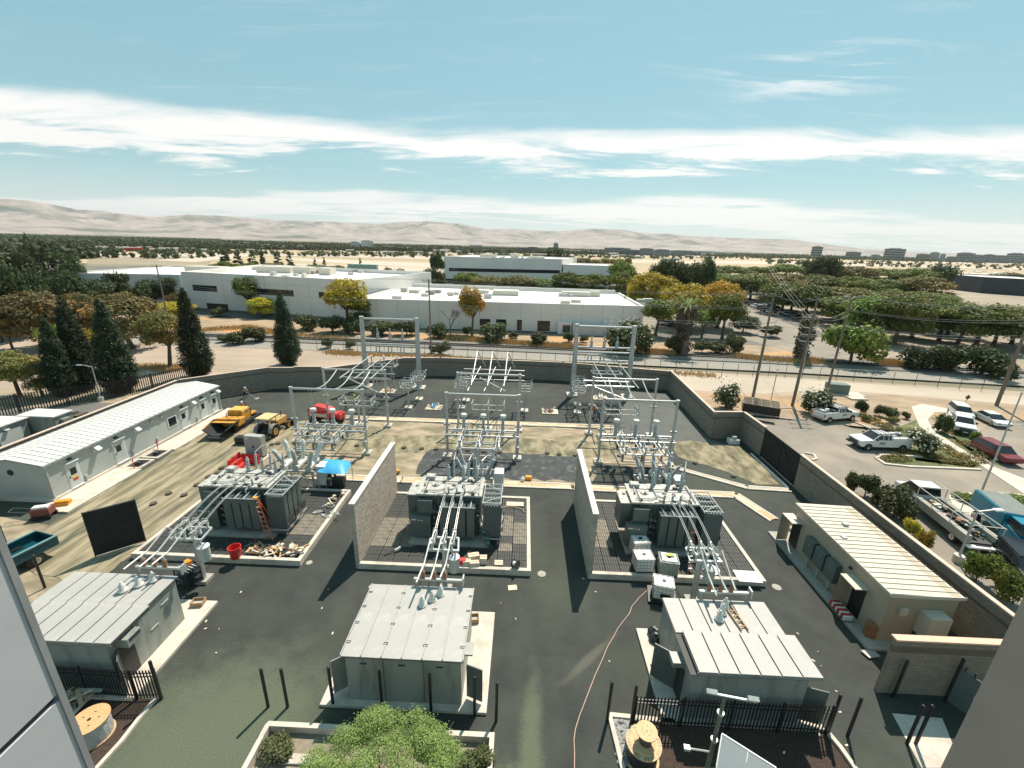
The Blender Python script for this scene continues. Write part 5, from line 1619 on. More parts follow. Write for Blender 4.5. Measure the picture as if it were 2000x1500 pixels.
tp = G(500, 972, 3.55)
stepladder('orange stepladder leaning against the left transformer radiators', (tp[0], tp[1] - 0.1, 3.6), (*G(522, 1054, 0.4), 0.4), (*G(533, 1055, 0.4), 0.4), (*G(545, 1040, 0.4), 0.4), mat('orange_fibreglass', (0.62, 0.16, 0.05), (0.5, 0.12, 0.04), 3, 0.5), ORANGE)
tp = G(924, 975, 3.5)
stepladder('teal ladder leaning between the radiators of the middle transformer', (tp[0], tp[1] - 0.1, 3.5), (*G(952, 1070, 0.4), 0.4), (*G(960, 1071, 0.4), 0.4), None, mat('teal_fibreglass', (0.03, 0.17, 0.14), (0.025, 0.13, 0.11), 3, 0.5), mat('teal_fibreglass', (0.03, 0.17, 0.14)))
stepladder('brown ladder standing behind the bus stand at the right transformer', (*G(1352, 1040, 2.6), 2.6), (*G(1343, 1122, 0.42), 0.42), (*G(1352, 1122, 0.42), 0.42), None, RUST, RUST, 7)

# blue tarp canopy over the work place behind the left transformer
tb = thing('tarp_canopy', 'bright blue tarp canopy behind the left transformer sheltering two workers', 'canopy', (-17.2, 34.6, 0))
TARP = mat('blue_tarp', (0.05, 0.36, 0.62), (0.04, 0.30, 0.55), 1.5, 0.45, bmp=0.3, bscale=5)
c4 = [G(620, 922, 2.2), G(634, 896, 2.2), G(686, 899, 2.2), G(675, 926, 2.2)]
n = 9
vs = []
for j in range(n):
    for i in range(n):
        u, v = i / (n - 1), j / (n - 1)
        x = (c4[0][0] * (1 - u) + c4[3][0] * u) * (1 - v) + (c4[1][0] * (1 - u) + c4[2][0] * u) * v
        y = (c4[0][1] * (1 - u) + c4[3][1] * u) * (1 - v) + (c4[1][1] * (1 - u) + c4[2][1] * u) * v
        z = 2.2 + 0.42 * math.sin(PI * u) * math.sin(PI * v) ** 0.7 - 0.12 * abs(math.sin(7 * u + 3 * v)) * (1 - abs(2 * u - 1))
        if u > 0.9: z -= 0.25 * (u - 0.9) * 10 * (0.5 + v)
        vs.append((x + 17.2, y - 34.6, z))
fs = [(j * n + i, j * n + i + 1, (j + 1) * n + i + 1, (j + 1) * n + i) for j in range(n - 1) for i in range(n - 1)]
MB().add(vs, fs).build('tarp', TARP, tb, smooth=True)
for x, y in c4: MB().cyl((x + 17.2, y - 34.6, 0), (x + 17.2, y - 34.6, 2.22), 0.03).build('pole', STEEL, tb)
b = MB().cbox(-0.55, 0.55, -0.35, 0.35, 0.25, 0.95, 0.05).cyl((-0.4, -0.3, 0.25), (-0.4, 0.3, 0.25), 0.22).cyl((0.4, -0.3, 0.25), (0.4, 0.3, 0.25), 0.22)
p = G(663, 950)
tag(b.build('generator', DARK, loc=(p[0], p[1], 0)), 'dark wheeled generator in the shade of the blue tarp', 'generator')

# red plastic barriers
for (a, c, lab) in ((G(449, 917), G(470, 899), 'red plastic barrier angled behind the left transformer'), (G(474, 902), G(508, 905), 'red plastic barrier lying across behind the left transformer'), (G(462, 921), G(474, 910), 'short red barrier in front of the other two')):
    L = math.dist(a, c)
    t_ = thing('road_barrier', lab, 'barrier', (a[0], a[1], 0), math.atan2(c[1] - a[1], c[0] - a[0]), 'red plastic barriers')
    b = MB().loft([[(0, -0.3, 0), (0, 0.3, 0), (0, 0.25, 0.35), (0, 0.1, 0.5), (0, 0.09, 0.95), (0, -0.09, 0.95), (0, -0.1, 0.5), (0, -0.25, 0.35)], [(L, -0.3, 0), (L, 0.3, 0), (L, 0.25, 0.35), (L, 0.1, 0.5), (L, 0.09, 0.95), (L, -0.09, 0.95), (L, -0.1, 0.5), (L, -0.25, 0.35)]])
    b.build('barrier_body', RED, t_)
    MB().box(L * .3, L * .45, -0.1, 0.1, 0.951, 0.97).build('fill_cap', DARK, t_)
# tall two-door relay cabinet
p = G(503, 893)
t_ = thing('relay_cabinet', 'tall beige-grey two-door cabinet standing in the dirt behind the left transformer', 'cabinet', (p[0], p[1], 0), R(-6))
MB().cbox(-0.95, 0.95, -0.35, 0.35, 0.35, 2.55, 0.04).build('body', mat('cabinet_grey', (0.38, 0.38, 0.35), (0.33, 0.335, 0.31), 1, 0.5), t_)
MB().box(-0.01, 0.01, -0.356, -0.345, 0.4, 2.5).build('door_joint', BLACK, t_)
MB().box(-0.1, -0.05, -0.40, -0.35, 1.3, 1.5).box(0.05, 0.1, -0.40, -0.35, 1.3, 1.5).build('handle', BLACK, t_)
MB().box(-0.75, -0.5, -0.358, -0.352, 2.2, 2.35).build('nameplate', WHITE, t_)
MB().box(-1.2, 1.3, -0.8, 0.6, 0, 0.16).build('footing', CONC, t_)
MB().box(-0.9, 0.9, -0.3, 0.3, 0.16, 0.35).build('base', DARK, t_)
# black box at its side
p = G(479, 866)
tag(MB().cbox(-0.9, 0.9, -0.4, 0.4, 0.1, 0.85, 0.03).build('tool_chest', BLACK, loc=(p[0], p[1], 0)), 'low black tool chest on the dirt beside the loader bucket', 'tool chest')

# timber scraps on the left pad
SCR = [CARD, WOOD, mat('grey_board', (0.42, 0.40, 0.35), (0.33, 0.31, 0.28), 4, 0.85), mat('pale_board', (0.66, 0.57, 0.44), (0.57, 0.48, 0.36), 4, 0.85), RUST, DARK]
rn = random.Random(21)
spots = [(rn.uniform(498, 590), rn.uniform(1066, 1084)) for _ in range(60)] + [(rn.uniform(655, 680) - (k % 7) * 1.2, rn.uniform(960, 990) + (k % 7) * 2) for k in range(16)] + [(rn.uniform(485, 520), rn.uniform(1072, 1086)) for _ in range(8)]
for i, (x, y) in enumerate(spots):
    p = G(x, y, 0.45)
    if p[0] > -15.5: p = (-15.7 - rn.random() * 0.6, p[1])
    l, w, h = (rn.uniform(0.15, 0.4), rn.uniform(0.1, 0.28), rn.uniform(0.05, 0.16)) if rn.random() < 0.7 else (rn.uniform(0.7, 1.5), 0.09, 0.05)
    ob = MB().obox((0, 0, h / 2), (l, w, h), Matrix.Rotation(rn.uniform(-0.25, 0.25), 3, 'Y')).build('timber_scrap', SCR[rn.randrange(6)], loc=(p[0], p[1], 0.44 + rn.uniform(0, 0.12)), rz=rn.uniform(0, PI))
    tag(ob, 'offcut of timber or packing among the litter on the left transformer pad', 'scrap', 'timber scraps on the left pad')
for k, (x, y) in enumerate(((598, 1000), (618, 988), (630, 1002), (612, 1008))):
    p = G(x + 25, y, 0.45)
    pts = [(0.35 * math.cos(q * 1.1 + k) * (1 + q * .07), 0.25 * math.sin(q * 1.3), 0.05) for q in range(9)]
    tag(MB().tube(pts, 0.022, 5).build('cable_coil', WHITE, loc=(p[0], p[1], 0.44)), 'loose pale cable offcut on the left pad grating', 'cable', 'loose cables on the left pad')

# cartons and a spool on the middle pad
for (x, y, w, d, h, a, lab) in ((912, 1101, .55, .4, .35, 5, 'small carton leftmost of the heap at the middle pad kerb'), (925, 1092, .8, .45, .45, 18, 'large carton on top of the heap at the middle pad kerb'), (927, 1103, .7, .35, .3, 10, 'flat carton in front of the heap at the middle pad kerb'), (944, 1098, .5, .45, .5, 3, 'upright carton right of the heap at the middle pad kerb'), (974, 1099, .6, .5, .07, 2, 'flat carton sheet lying alone on the grating')):
    p = G(x, y, 0.45)
    t_ = thing('carton', lab, 'box', (p[0], p[1], 0.42), R(a), 'cartons on the middle pad')
    MB().cbox(-w / 2, w / 2, -d / 2, d / 2, 0, h, 0.01).build('box_body', SCR[3], t_)
    MB().box(-w / 2 + .02, w / 2 - .02, -0.03, 0.03, h, h + 0.006).build('tape', CARD, t_)
p = G(1001, 1148)
tag(MB().box(-0.3, 0.3, -0.22, 0.22, 0, 0.03).build('cardboard_sheet', SCR[3], loc=(p[0], p[1], 0), rz=R(10)), 'pale cardboard sheet lying alone on the asphalt', 'cardboard')
p = G(903, 1100, .45)
tag(MB().cbox(-0.25, 0.25, -0.2, 0.2, 0, 0.4, 0.05).build('red_bag', RED, loc=(p[0], p[1], .42)), 'red bag beside the cartons on the middle pad', 'bag')


def spool(label, loc, r, w, flange, core, axis='Z', core_r=0.55, coat=None, group=None):
    t_ = thing('cable_spool', label, 'cable spool', loc, 0, group)
    d = Vector((0, 0, 1)) if axis == 'Z' else Vector(axis).normalized()
    o = Vector((0, 0, 0)) if axis == 'Z' else Vector((0, 0, r))
    MB().cyl(o, o + d * 0.05, r, n=28).build('flange', flange, t_)
    MB().cyl(o + d * (w - 0.05), o + d * w, r, n=28).build('flange', flange, t_)
    MB().cyl(o + d * 0.05, o + d * (w - 0.05), r * core_r, n=20).build('cable_winding', core, t_)
    MB().cyl(o + d * w, o + d * (w + 0.008), r * 0.1, n=12).build('hub_hole', BLACK, t_)
    return t_


p = G(1002, 1106, .45)
spool('small dark cable spool tipped at the right of the middle pad', (p[0], p[1], 0.42), 0.30, 0.42, DARK, WHITE, axis=(0.8, -0.6, 0.2), group='cable spools')
p = G(772, 1076, .45)
t_ = thing('survey_tripod', 'small black and white tool lying on the middle pad grating', 'tool', (p[0], p[1], 0.40))
MB().cyl((0, 0, 0.1), (0.35, 0.2, 0.25), 0.09).build('motor_housing', WHITE, t_)
MB().tube([(0, 0, 0.1), (-0.7, -0.5, 0.02)], 0.03).build('shaft', BLACK, t_)

p = G(174, 1405, 1.05)
ds = spool('big orange-topped wooden cable drum wrapped in clear plastic, lower left', (p[0], p[1], 0.02), 0.74, 1.03, WOOD, mat('plastic_wrap', (0.50, 0.50, 0.48), (0.38, 0.38, 0.37), 5, 0.35, bmp=0.7, bscale=6), core_r=0.93, group='cable spools')
for a in range(5): MB().box(0.35 * math.cos(a * 1.26 + .4) - .05, 0.35 * math.cos(a * 1.26 + .4) + .05, 0.35 * math.sin(a * 1.26 + .4) - .02, 0.35 * math.sin(a * 1.26 + .4) + .02, 1.03, 1.036).build('slot', BARK, ds)
# spools stacked in the right-hand bed
p = G(1254, 1487)
FL = mat('spool_plywood', (0.60, 0.42, 0.23), (0.50, 0.34, 0.18), 3, 0.7)
big = spool('large plywood cable spool with lettered rim standing in the mulch bed', (p[0] + 0.0, p[1] + 0.15, 0.0), 0.78, 1.0, FL, plain('black_cable', (0.03, 0.03, 0.033), 0.55), core_r=0.86, group='cable spools')
sm = spool('small plywood spool sitting on top of the lettered cable spool', (p[0] + 0.05, p[1] + 0.15, 1.01), 0.46, 0.72, FL, BARK, core_r=0.6, group='cable spools')
for a in range(5): MB().cyl((0.2 * math.cos(a * 1.26), 0.2 * math.sin(a * 1.26), 0.72), (0.2 * math.cos(a * 1.26), 0.2 * math.sin(a * 1.26), 0.728), 0.03).build('hub_hole', BLACK, sm)


def text_mesh(s, size, m, name='lettering'):
    c = bpy.data.curves.new(name, 'FONT')
    c.body = s
    c.size = size
    c.align_x = 'CENTER'
    c.align_y = 'CENTER'
    c.extrude = 0.003
    o = bpy.data.objects.new('tmp', c)
    COL.objects.link(o)
    dg = bpy.context.evaluated_depsgraph_get()
    dg.update()
    me = bpy.data.meshes.new_from_object(o.evaluated_get(dg))
    bpy.data.objects.remove(o)
    me.materials.clear()
    me.materials.append(m)
    return me


def letters_ring(root, s, r, z, a0, step, size):
    k = MB()
    for i, chh in enumerate(s):
        if chh == ' ': continue
        me = text_mesh(chh, size, BLACK)
        a = a0 - i * step
        mt = Matrix.Translation((r * math.cos(a), r * math.sin(a), z)) @ Matrix.Rotation(a - PI / 2, 4, 'Z')
        k.add([mt @ v.co for v in me.vertices], [tuple(p_.vertices) for p_ in me.polygons])
        bpy.data.meshes.remove(me)
    return k.build('rim_lettering', BLACK, root)


letters_ring(big, 'SERVICE WIRE CO.', 0.66, 1.004, PI * 1.13, 0.195, 0.17)
letters_ring(big, 'SERVICE WIRE CO.', 0.66, 1.004, PI * 0.13, 0.195, 0.17)

# pallet and cut wood behind the left drum
p = G(138, 1372, 0.4)
t_ = thing('wood_stack', 'stack of broken pallets and boards behind the orange-topped drum', 'wood stack', (p[0], p[1], 0))
rn = random.Random(4)
for i in range(26):
    MB().obox((rn.uniform(-0.7, 0.7), rn.uniform(-0.55, 0.55), 0.12 + i * 0.035), (rn.uniform(0.5, 1.3), rn.uniform(0.09, 0.2), 0.03), Matrix.Rotation(rn.uniform(0, PI), 3, 'Z')).build('board', SCR[rn.randrange(4)], t_)
for (x, y, lab, m_) in ((1275, 1250, 'black rubbish bags piled on the slab left of the right switchgear house', BLACK), (1640, 1112, 'black bag by the near door of the cream house', BLACK)):
    p = G(x, y)
    b = MB()
    rn = random.Random(x)
    for k in range(3):
        cx_, cy_ = rn.uniform(-0.3, 0.3), rn.uniform(-0.3, 0.3)
        b.lathe([(0.1, 0), (0.33, 0.08), (0.38, 0.25), (0.27, 0.42), (0.06, 0.52), (0.09, 0.6)], (cx_, cy_, 0.1), 9)
    tag(b.build('rubbish_bag', BLACK, smooth=True, loc=(p[0], p[1], 0)), lab, 'bag')
for (x, y, lab) in ((924, 1212, 'open wooden crate on the slab beside the middle switchgear house'), (388, 1180, 'wooden crate on the slab behind the left switchgear house')):
    p = G(x, y, 0.15)
    t_ = thing('wooden_crate', lab, 'crate', (p[0], p[1], 0.16), R(8), 'wooden crates')
    for (a, c, d, e) in ((-0.35, 0.35, -0.25, -0.22), (-0.35, 0.35, 0.22, 0.25), (-0.35, -0.32, -0.22, 0.22), (0.32, 0.35, -0.22, 0.22)):
        MB().box(a, c, d, e, 0, 0.3).build('side_board', CARD, t_)
    MB().box(-0.32, 0.32, -0.22, 0.22, 0.0, 0.12).build('contents', SCR[2], t_)
for x, y, r in ((1058, 1121, .3), (604, 1099, .22), (1517, 1147, .3), (726, 1146, .2), (1545, 1030, .25), (1195, 860, .3)):
    p = G(x, y)
    tag(MB().cyl((0, 0, 0), (0, 0, 0.02), r, n=14).build('manhole_cover', CONC_D, loc=(p[0], p[1], 0)), 'small round access cover set flush in the asphalt', 'cover', 'access covers in the asphalt')
rn = random.Random(17)
for i in range(46):
    p = G(rn.uniform(1380, 1720), rn.uniform(1180, 1480)) if i % 2 else G(rn.uniform(380, 1200), rn.uniform(1110, 1330))
    s = rn.uniform(0.03, 0.09)
    tag(MB().obox((0, 0, 0.02), (s * 2, s, 0.02), Matrix.Rotation(rn.uniform(0, 3), 3, 'Z')).build('paper_scrap', SCR[3], loc=(p[0], p[1], 0)), 'tiny pale scrap lying on the asphalt', 'scrap', 'scraps on the asphalt')
# rolling rack of parts beside the left bus stand
p = G(372, 1140)
t_ = thing('parts_trolley', 'black metal trolley loaded with pale bars and an orange box by the left bus stand', 'trolley', (p[0], p[1], 0), R(-20))
b = MB()
for x in (-0.6, 0.6):
    for y in (-0.45, 0.45): b.box(x - .03, x + .03, y - .03, y + .03, 0.0, 1.3)
b.build('frame', BLACK, t_)
for z in (0.35, 0.8, 1.25): MB().box(-0.65, 0.65, -0.5, 0.5, z, z + 0.03).build('shelf', BLACK, t_)
for k in range(9): MB().bar((-0.6, -0.4 + k * 0.1, 1.3), (0.6, -0.35 + k * 0.1, 1.3), 0.04).build('steel_bar', WHITE if k % 2 else DARK, t_)
MB().cbox(-0.4, 0.0, 0.1, 0.4, 1.32, 1.6, 0.02).build('tool_box', ORANGE, t_)
# things by the cream house
p = G(1640, 1200)
t_ = thing('pallet_rack', 'red and white striped pallet of parts beside the cream house wall', 'pallet', (p[0], p[1], 0.15), R(88))
for i in range(8): MB().box(-0.7 + i * 0.18, -0.58 + i * 0.18, -0.28, 0.28, 0.05, 0.35).build('slat', RED if i % 2 else WHITE, t_)
MB().box(-0.75, 0.75, -0.3, 0.3, 0, 0.05).build('base_board', BARK, t_)
p = G(1696, 1245)
tag(MB().cbox(-0.28, 0.28, -0.22, 0.22, 0, 0.95, 0.03).build('waste_bin', mat('rust_brown', (0.30, 0.15, 0.07), (0.22, 0.11, 0.05), 3, 0.6), loc=(p[0], p[1], 0.15), rz=R(-20)), 'rust-brown bin at the corner door of the cream house', 'bin')
p = G(1700, 1278)
tag(MB().obox((0, 0, .06), (0.9, 0.5, 0.04), Matrix.Rotation(0.12, 3, 'Y')).build('sheet_offcut', STEEL, loc=(p[0], p[1], 0), rz=R(15)), 'thin grey sheet lying in the shade at the corner of the tan wall', 'metal sheet')
tag(MB().box(-0.8, 0.8, -0.55, 0.55, 0, 0.03).build('cover_plate', WHITE, loc=(*G(1460, 1126, 0.46), 0.46), rz=R(-2)), 'white sheet lying over the front right corner of the right pad', 'sheet')
tag(MB().cyl((0, 0, 0), (0, 0, 0.04), 0.6, n=20).build('tank_cover', WHITE, loc=(*G(1388, 1112, 0.42), 0.42)), 'white round lid lying on the right pad under the bus stand', 'lid')
p = G(1441, 866)
t_ = thing('junction_pedestal', 'white and grey equipment box in the shade at the corner of the perimeter wall', 'pedestal', (p[0] - .5, p[1], 0))
MB().cbox(-0.7, 0.5, -0.4, 0.4, 0, 0.6, 0.03).build('body', WHITE, t_)
MB().cyl((-0.1, 0, 0.6), (-0.1, 0, 0.95), 0.3, n=12).build('drum', STEEL, t_)
# heaps of fittings on pallets at the back
for (x, y, lab, mm) in ((848, 797, 'pallet of tangled fittings and a blue coil left of the middle bay', plain('blue_coil', (0.05, 0.30, 0.55))), (1074, 805, 'pallet of tangled pale fittings right of the middle bay', RUST), (758, 765, 'white pallet of fittings and an orange cone at the foot of the left tower', ORANGE), (1172, 778, 'heap of pale fittings beside the right bay bus', WHITE)):
    p = G(x, y)
    t_ = thing('fittings_pallet', lab, 'pallet', (p[0], p[1], 0), 0, 'pallets of fittings')
    MB().box(-1.1, 1.1, -0.9, 0.9, 0, 0.14).build('pallet_deck', SCR[3], t_)
    rn = random.Random(x)
    for i in range(26):
        a = Vector((rn.uniform(-0.9, 0.9), rn.uniform(-0.7, 0.7), rn.uniform(0.15, 0.5)))
        c = a + Vector((rn.uniform(-0.5, 0.5), rn.uniform(-0.4, 0.4), rn.uniform(-0.1, 0.3)))
        MB().cyl(a, c, rn.uniform(0.025, 0.07), n=6).build('fitting', (ALU, CARD, WHITE, RUST, STEEL)[i % 5], t_)
    for i in range(3): MB().cyl((rn.uniform(-.3, .3), rn.uniform(-.6, 0), 0.3), (rn.uniform(-.3, .3), rn.uniform(-.6, 0) + .3, 0.55), 0.12).build('coil', mm, t_)
p = G(1155, 828)
for x, y, lab, m_ in ((1020, 934, 'yellow box by the white jug on the trench cover', YELLOW), ):
    q = G(1032, 937, .1)
    tag(MB().cbox(-0.3, 0.3, -0.2, 0.2, 0, 0.4, 0.03).build('yellow_box', ORANGE, loc=(q[0], q[1], .1)), 'yellow-orange toolbox standing on the trench cover behind the middle transformer', 'toolbox')
    q = G(1021, 939, .1)
    tag(MB().lathe([(0.12, 0), (0.2, 0.05), (0.2, 0.3), (0.08, 0.42), (0.06, 0.48)], (0, 0, 0), 10).build('water_jug', WHITE, loc=(q[0], q[1], .1)), 'white water jug standing left of the yellow toolbox on the trench', 'jug')
q = G(778, 925)
tag(MB().lathe([(0.16, 0), (0.2, 0.4), (0.14, 0.42)], (0, 0, 0), 10).build('yellow_bucket', YELLOW, loc=(q[0], q[1], .0)), 'small yellow bucket just beyond the far end of the left fire wall', 'bucket')
tag(MB().tube([(1.15 * math.cos(a * 0.2) , 0.75 * math.sin(a * 0.2), 0.02) for a in range(24)], 0.03, 5).build('hose_loop', plain('tan_hose', (0.52, 0.40, 0.28)), loc=(*G(997, 1000, .42), .45)), 'loop of tan hose on the middle pad right of the transformer', 'hose')
MB().box(-0.75, 0.75, -0.3, 0.3, 0, 0.06).build('work_board', SCR[3], None, 'pale board with tools at the back right of the middle pad', 'board', loc=(*G(1006, 985, .42), .42))
q = G(112, 1000)
t_ = thing('orange_covers', 'folded orange plastic cover at the near corner of the control house', 'plastic cover', (*G(122, 985, .16), .16), R(20))
MB().cbox(-0.55, 0.55, -0.3, 0.3, 0, 0.3, 0.08).build('folded_sheet', ORANGE, t_)
MB().cbox(-0.35, 0.6, -0.25, 0.2, 0.3, 0.42, 0.05).build('folded_sheet', ORANGE, t_)
# ------------------------------------------------------------------ vehicles and machines
CARM = {}


def paint(name, c):
    return mat('paint_' + name, c, tuple(x * 0.92 for x in c), 1.0, 0.25, 0.1)


WP = paint('white', (0.74, 0.74, 0.72))
CHROME = plain('chrome', (0.5, 0.5, 0.5), 0.2, 0.9)


def wheel(root, x, y, r=0.38, w=0.25, rim=CHROME):
    s = 1 if y > 0 else -1
    wh = MB().lathe([(r * 0.7, 0), (r, 0.04), (r, w - 0.04), (r * 0.7, w)], (0, 0, 0), 16, (0, s, 0)).build('wheel', RUBBER, root, loc=(x, y - s * w * 0.55, r))
    MB().lathe([(r * 0.58, 0), (r * 0.55, 0.03), (r * 0.15, 0.012), (r * 0.12, 0.04)], (0, s * (w - 0.015), 0), 12, (0, s, 0)).build('rim', rim, wh)
    return wh


def body_loft(side, w, tw=0.0):
    """extrude a side outline [(x,z)..] across the width with rounded-in flanks"""
    def ring(y, k):
        zc = sum(p[1] for p in side) / len(side)
        xc = sum(p[0] for p in side) / len(side)
        return [(xc + (p[0] - xc) * k, y, zc + (p[1] - zc) * (k if p[1] > zc else 1)) for p in side]
    h = w / 2
    return MB().loft([ring(-h, 0.965), ring(-h + 0.08, 1.0), ring(h - 0.08, 1.0), ring(h, 0.965)])


def cabin(x0, x1, z0, z1, w, fs=0.55, rs=0.2, ins=0.16):
    """glass house: frustum"""
    h = w / 2
    return MB().loft([[(x0, -h, z0), (x1, -h, z0), (x1, h, z0), (x0, h, z0)], [(x0 + rs, -h + ins, z1), (x1 - fs, -h + ins, z1), (x1 - fs, h - ins, z1), (x0 + rs, h - ins, z1)]])


def pickup(label, loc, rz, service=False, col=WP, rack=True, group='white pickup trucks'):
    t_ = thing('pickup_truck', label, 'pickup truck', loc, rz, group)
    L = 6.1
    hx, rx = 1.95, -2.15
    body = body_loft([(-2.95, 0.55), (2.75, 0.5), (3.02, 0.6), (3.05, 1.05), (2.95, 1.22), (1.55, 1.36), (1.2, 1.4), (-0.65, 1.38), (-2.98, 1.36), (-3.0, 0.7)], 2.0)
    body.build('body', col, t_)
    MB().box(-2.75, 2.7, -0.85, 0.85, 0.3, 0.6).build('chassis', BLACK, t_)
    c_ = cabin(-0.7, 1.55, 1.36, 1.94, 1.88, 0.78, 0.12, 0.15).build('cab', GLASS, t_)
    MB().loft([[(-0.62, -0.81, 1.9), (0.8, -0.81, 1.9), (0.8, 0.81, 1.9), (-0.62, 0.81, 1.9)], [(-0.55, -0.74, 1.985), (0.72, -0.74, 1.985), (0.72, 0.74, 1.985), (-0.55, 0.74, 1.985)]]).build('roof', col, c_)
    pb = MB()
    for s in (-1, 1):
        pb.bar((1.5, s * 0.93, 1.38), (0.76, s * 0.79, 1.93), 0.05, 0.05).bar((0.42, s * 0.95, 1.38), (0.38, s * 0.80, 1.93), 0.06).bar((-0.68, s * 0.93, 1.38), (-0.58, s * 0.79, 1.93), 0.12).bar((-0.2, s * 0.95, 1.38), (-0.2, s * 0.80, 1.93), 0.05)
    pb.build('pillar', col, c_)
    for s in (-1, 1):
        MB().box(1.15, 1.3, s * 1.12 - 0.1, s * 1.12 + 0.1, 1.38, 1.62).build('mirror', BLACK, t_)
        MB().box(2.9, 3.04, s * 0.72 - 0.18, s * 0.72 + 0.18, 0.92, 1.12).build('headlight', GLASS, t_)
        d = MB().box(0.1, 0.75, s * 1.0 - 0.006, s * 1.0 + 0.006, 0.88, 1.12).build('door_sign', DARK, t_)
        MB().box(0.18, 0.66, s * 1.008 - 0.003, s * 1.008 + 0.003, 0.96, 1.04).build('sign_text', plain('tan_print', (0.55, 0.48, 0.3)), d)
        MB().box(-3.01, -2.9, s * 0.9 - 0.08, s * 0.9 + 0.08, 0.85, 1.2).build('tail_light', RED, t_)
        for x in (1.96, -2.05):
            MB().cyl((x, s * 0.7, 0.42), (x, s * 1.003, 0.42), 0.5, n=16).build('wheel_arch', BLACK, t_)
            wheel(t_, x, s * 0.93, 0.40, 0.27)
    MB().box(3.0, 3.1, -0.62, 0.62, 0.72, 1.12).build('grille', DARK, t_)
    MB().box(2.95, 3.2, -0.98, 0.98, 0.5, 0.7).build('bumper', BLACK, t_)
    MB().box(-3.15, -2.95, -0.95, 0.95, 0.5, 0.66).build('bumper', CHROME, t_)
    MB().box(3.1, 3.21, -0.25, 0.25, 0.55, 0.66).build('number_plate', WHITE, t_)
    if service:
        for s in (-1, 1): MB().cbox(-3.0, -0.8, s * 0.8 - 0.22, s * 0.8 + 0.22, 1.2, 1.66, 0.02).build('tool_locker', col, t_)
        MB().box(-2.9, -0.8, -0.58, 0.58, 1.0, 1.385).build('load_bed', DARK, t_)
        MB().cbox(-1.6, -0.85, -0.4, 0.4, 1.4, 1.75, 0.03).build('tool_box', STEEL, t_)
    else:
        MB().box(-2.88, -0.82, -0.86, 0.86, 1.37, 1.40).build('load_bed', DARK, t_)
        for s in (-1, 1): MB().box(-2.95, -0.75, s * 0.93 - 0.06, s * 0.93 + 0.06, 1.36, 1.46).build('bed_side', col, t_)
        MB().cbox(-1.35, -0.8, -0.8, 0.8, 1.4, 1.62, 0.03).build('tool_box', BLACK, t_)
        MB().cyl((-1.8, -0.1, 1.4), (-1.8, -0.1, 1.75), 0.25, n=12).build('drum', WHITE, t_)
        MB().cbox(-2.6, -2.1, -0.3, 0.5, 1.4, 1.6, 0.04).build('cargo', col, t_)
    if rack:
        b = MB()
        for x in (-0.5, 0.1, 0.7): b.box(x - .03, x + .03, -0.85, 0.85, 2.08, 2.13)
        for s in (-1, 1): b.box(-0.75, 0.95, s * .82 - .03, s * .82 + .03, 2.05, 2.12); b.bar((-0.55, s * .82, 1.95), (-0.55, s * .82, 2.06), 0.04); b.bar((0.7, s * .78, 1.95), (0.7, s * .82, 2.06), 0.04)
        if service:
            for s in (-1, 1): b.bar((-0.75, s * .82, 2.09), (-2.7, s * .82, 2.0), 0.05).bar((-2.7, s * .82, 1.6), (-2.7, s * .82, 2.0), 0.05)
            b.bar((-2.7, -.82, 2.0), (-2.7, .82, 2.0), 0.05).bar((-1.6, -.82, 2.04), (-1.6, .82, 2.04), 0.05)
        b.build('ladder_rack', BLACK, t_)
    return t_


def heading(rear, front):
    a, c = G(*rear), G(*front)
    return math.atan2(c[1] - a[1], c[0] - a[0])


def vehicle_at(rear_wheel, front_wheel, side_off):
    """centre of a vehicle from the ground points under the two near wheels; side_off metres to its far side"""
    a, c = Vector(G(*rear_wheel)), Vector(G(*front_wheel))
    d = (c - a).normalized()
    n = Vector((-d.y, d.x)) * side_off
    m_ = (a + c) / 2 + n
    return (m_.x, m_.y, 0), math.atan2(d.y, d.x)


loc, rz = vehicle_at((1620, 826), (1661, 822), 0.93)
pickup('white pickup truck with open bed and tool rack parked against the bushes', loc, rz)
loc, rz = vehicle_at((1759, 882), (1692, 880), -0.93)
pickup('white service pickup with side lockers and ladder rack, parked nearer the road', loc, rz, service=True)
p0 = G(1873, 838)
pickup('white crew pickup parked by the young tree beyond the footpath', (p0[0], p0[1], 0), heading((1862, 815), (1882, 845)), rack=False)


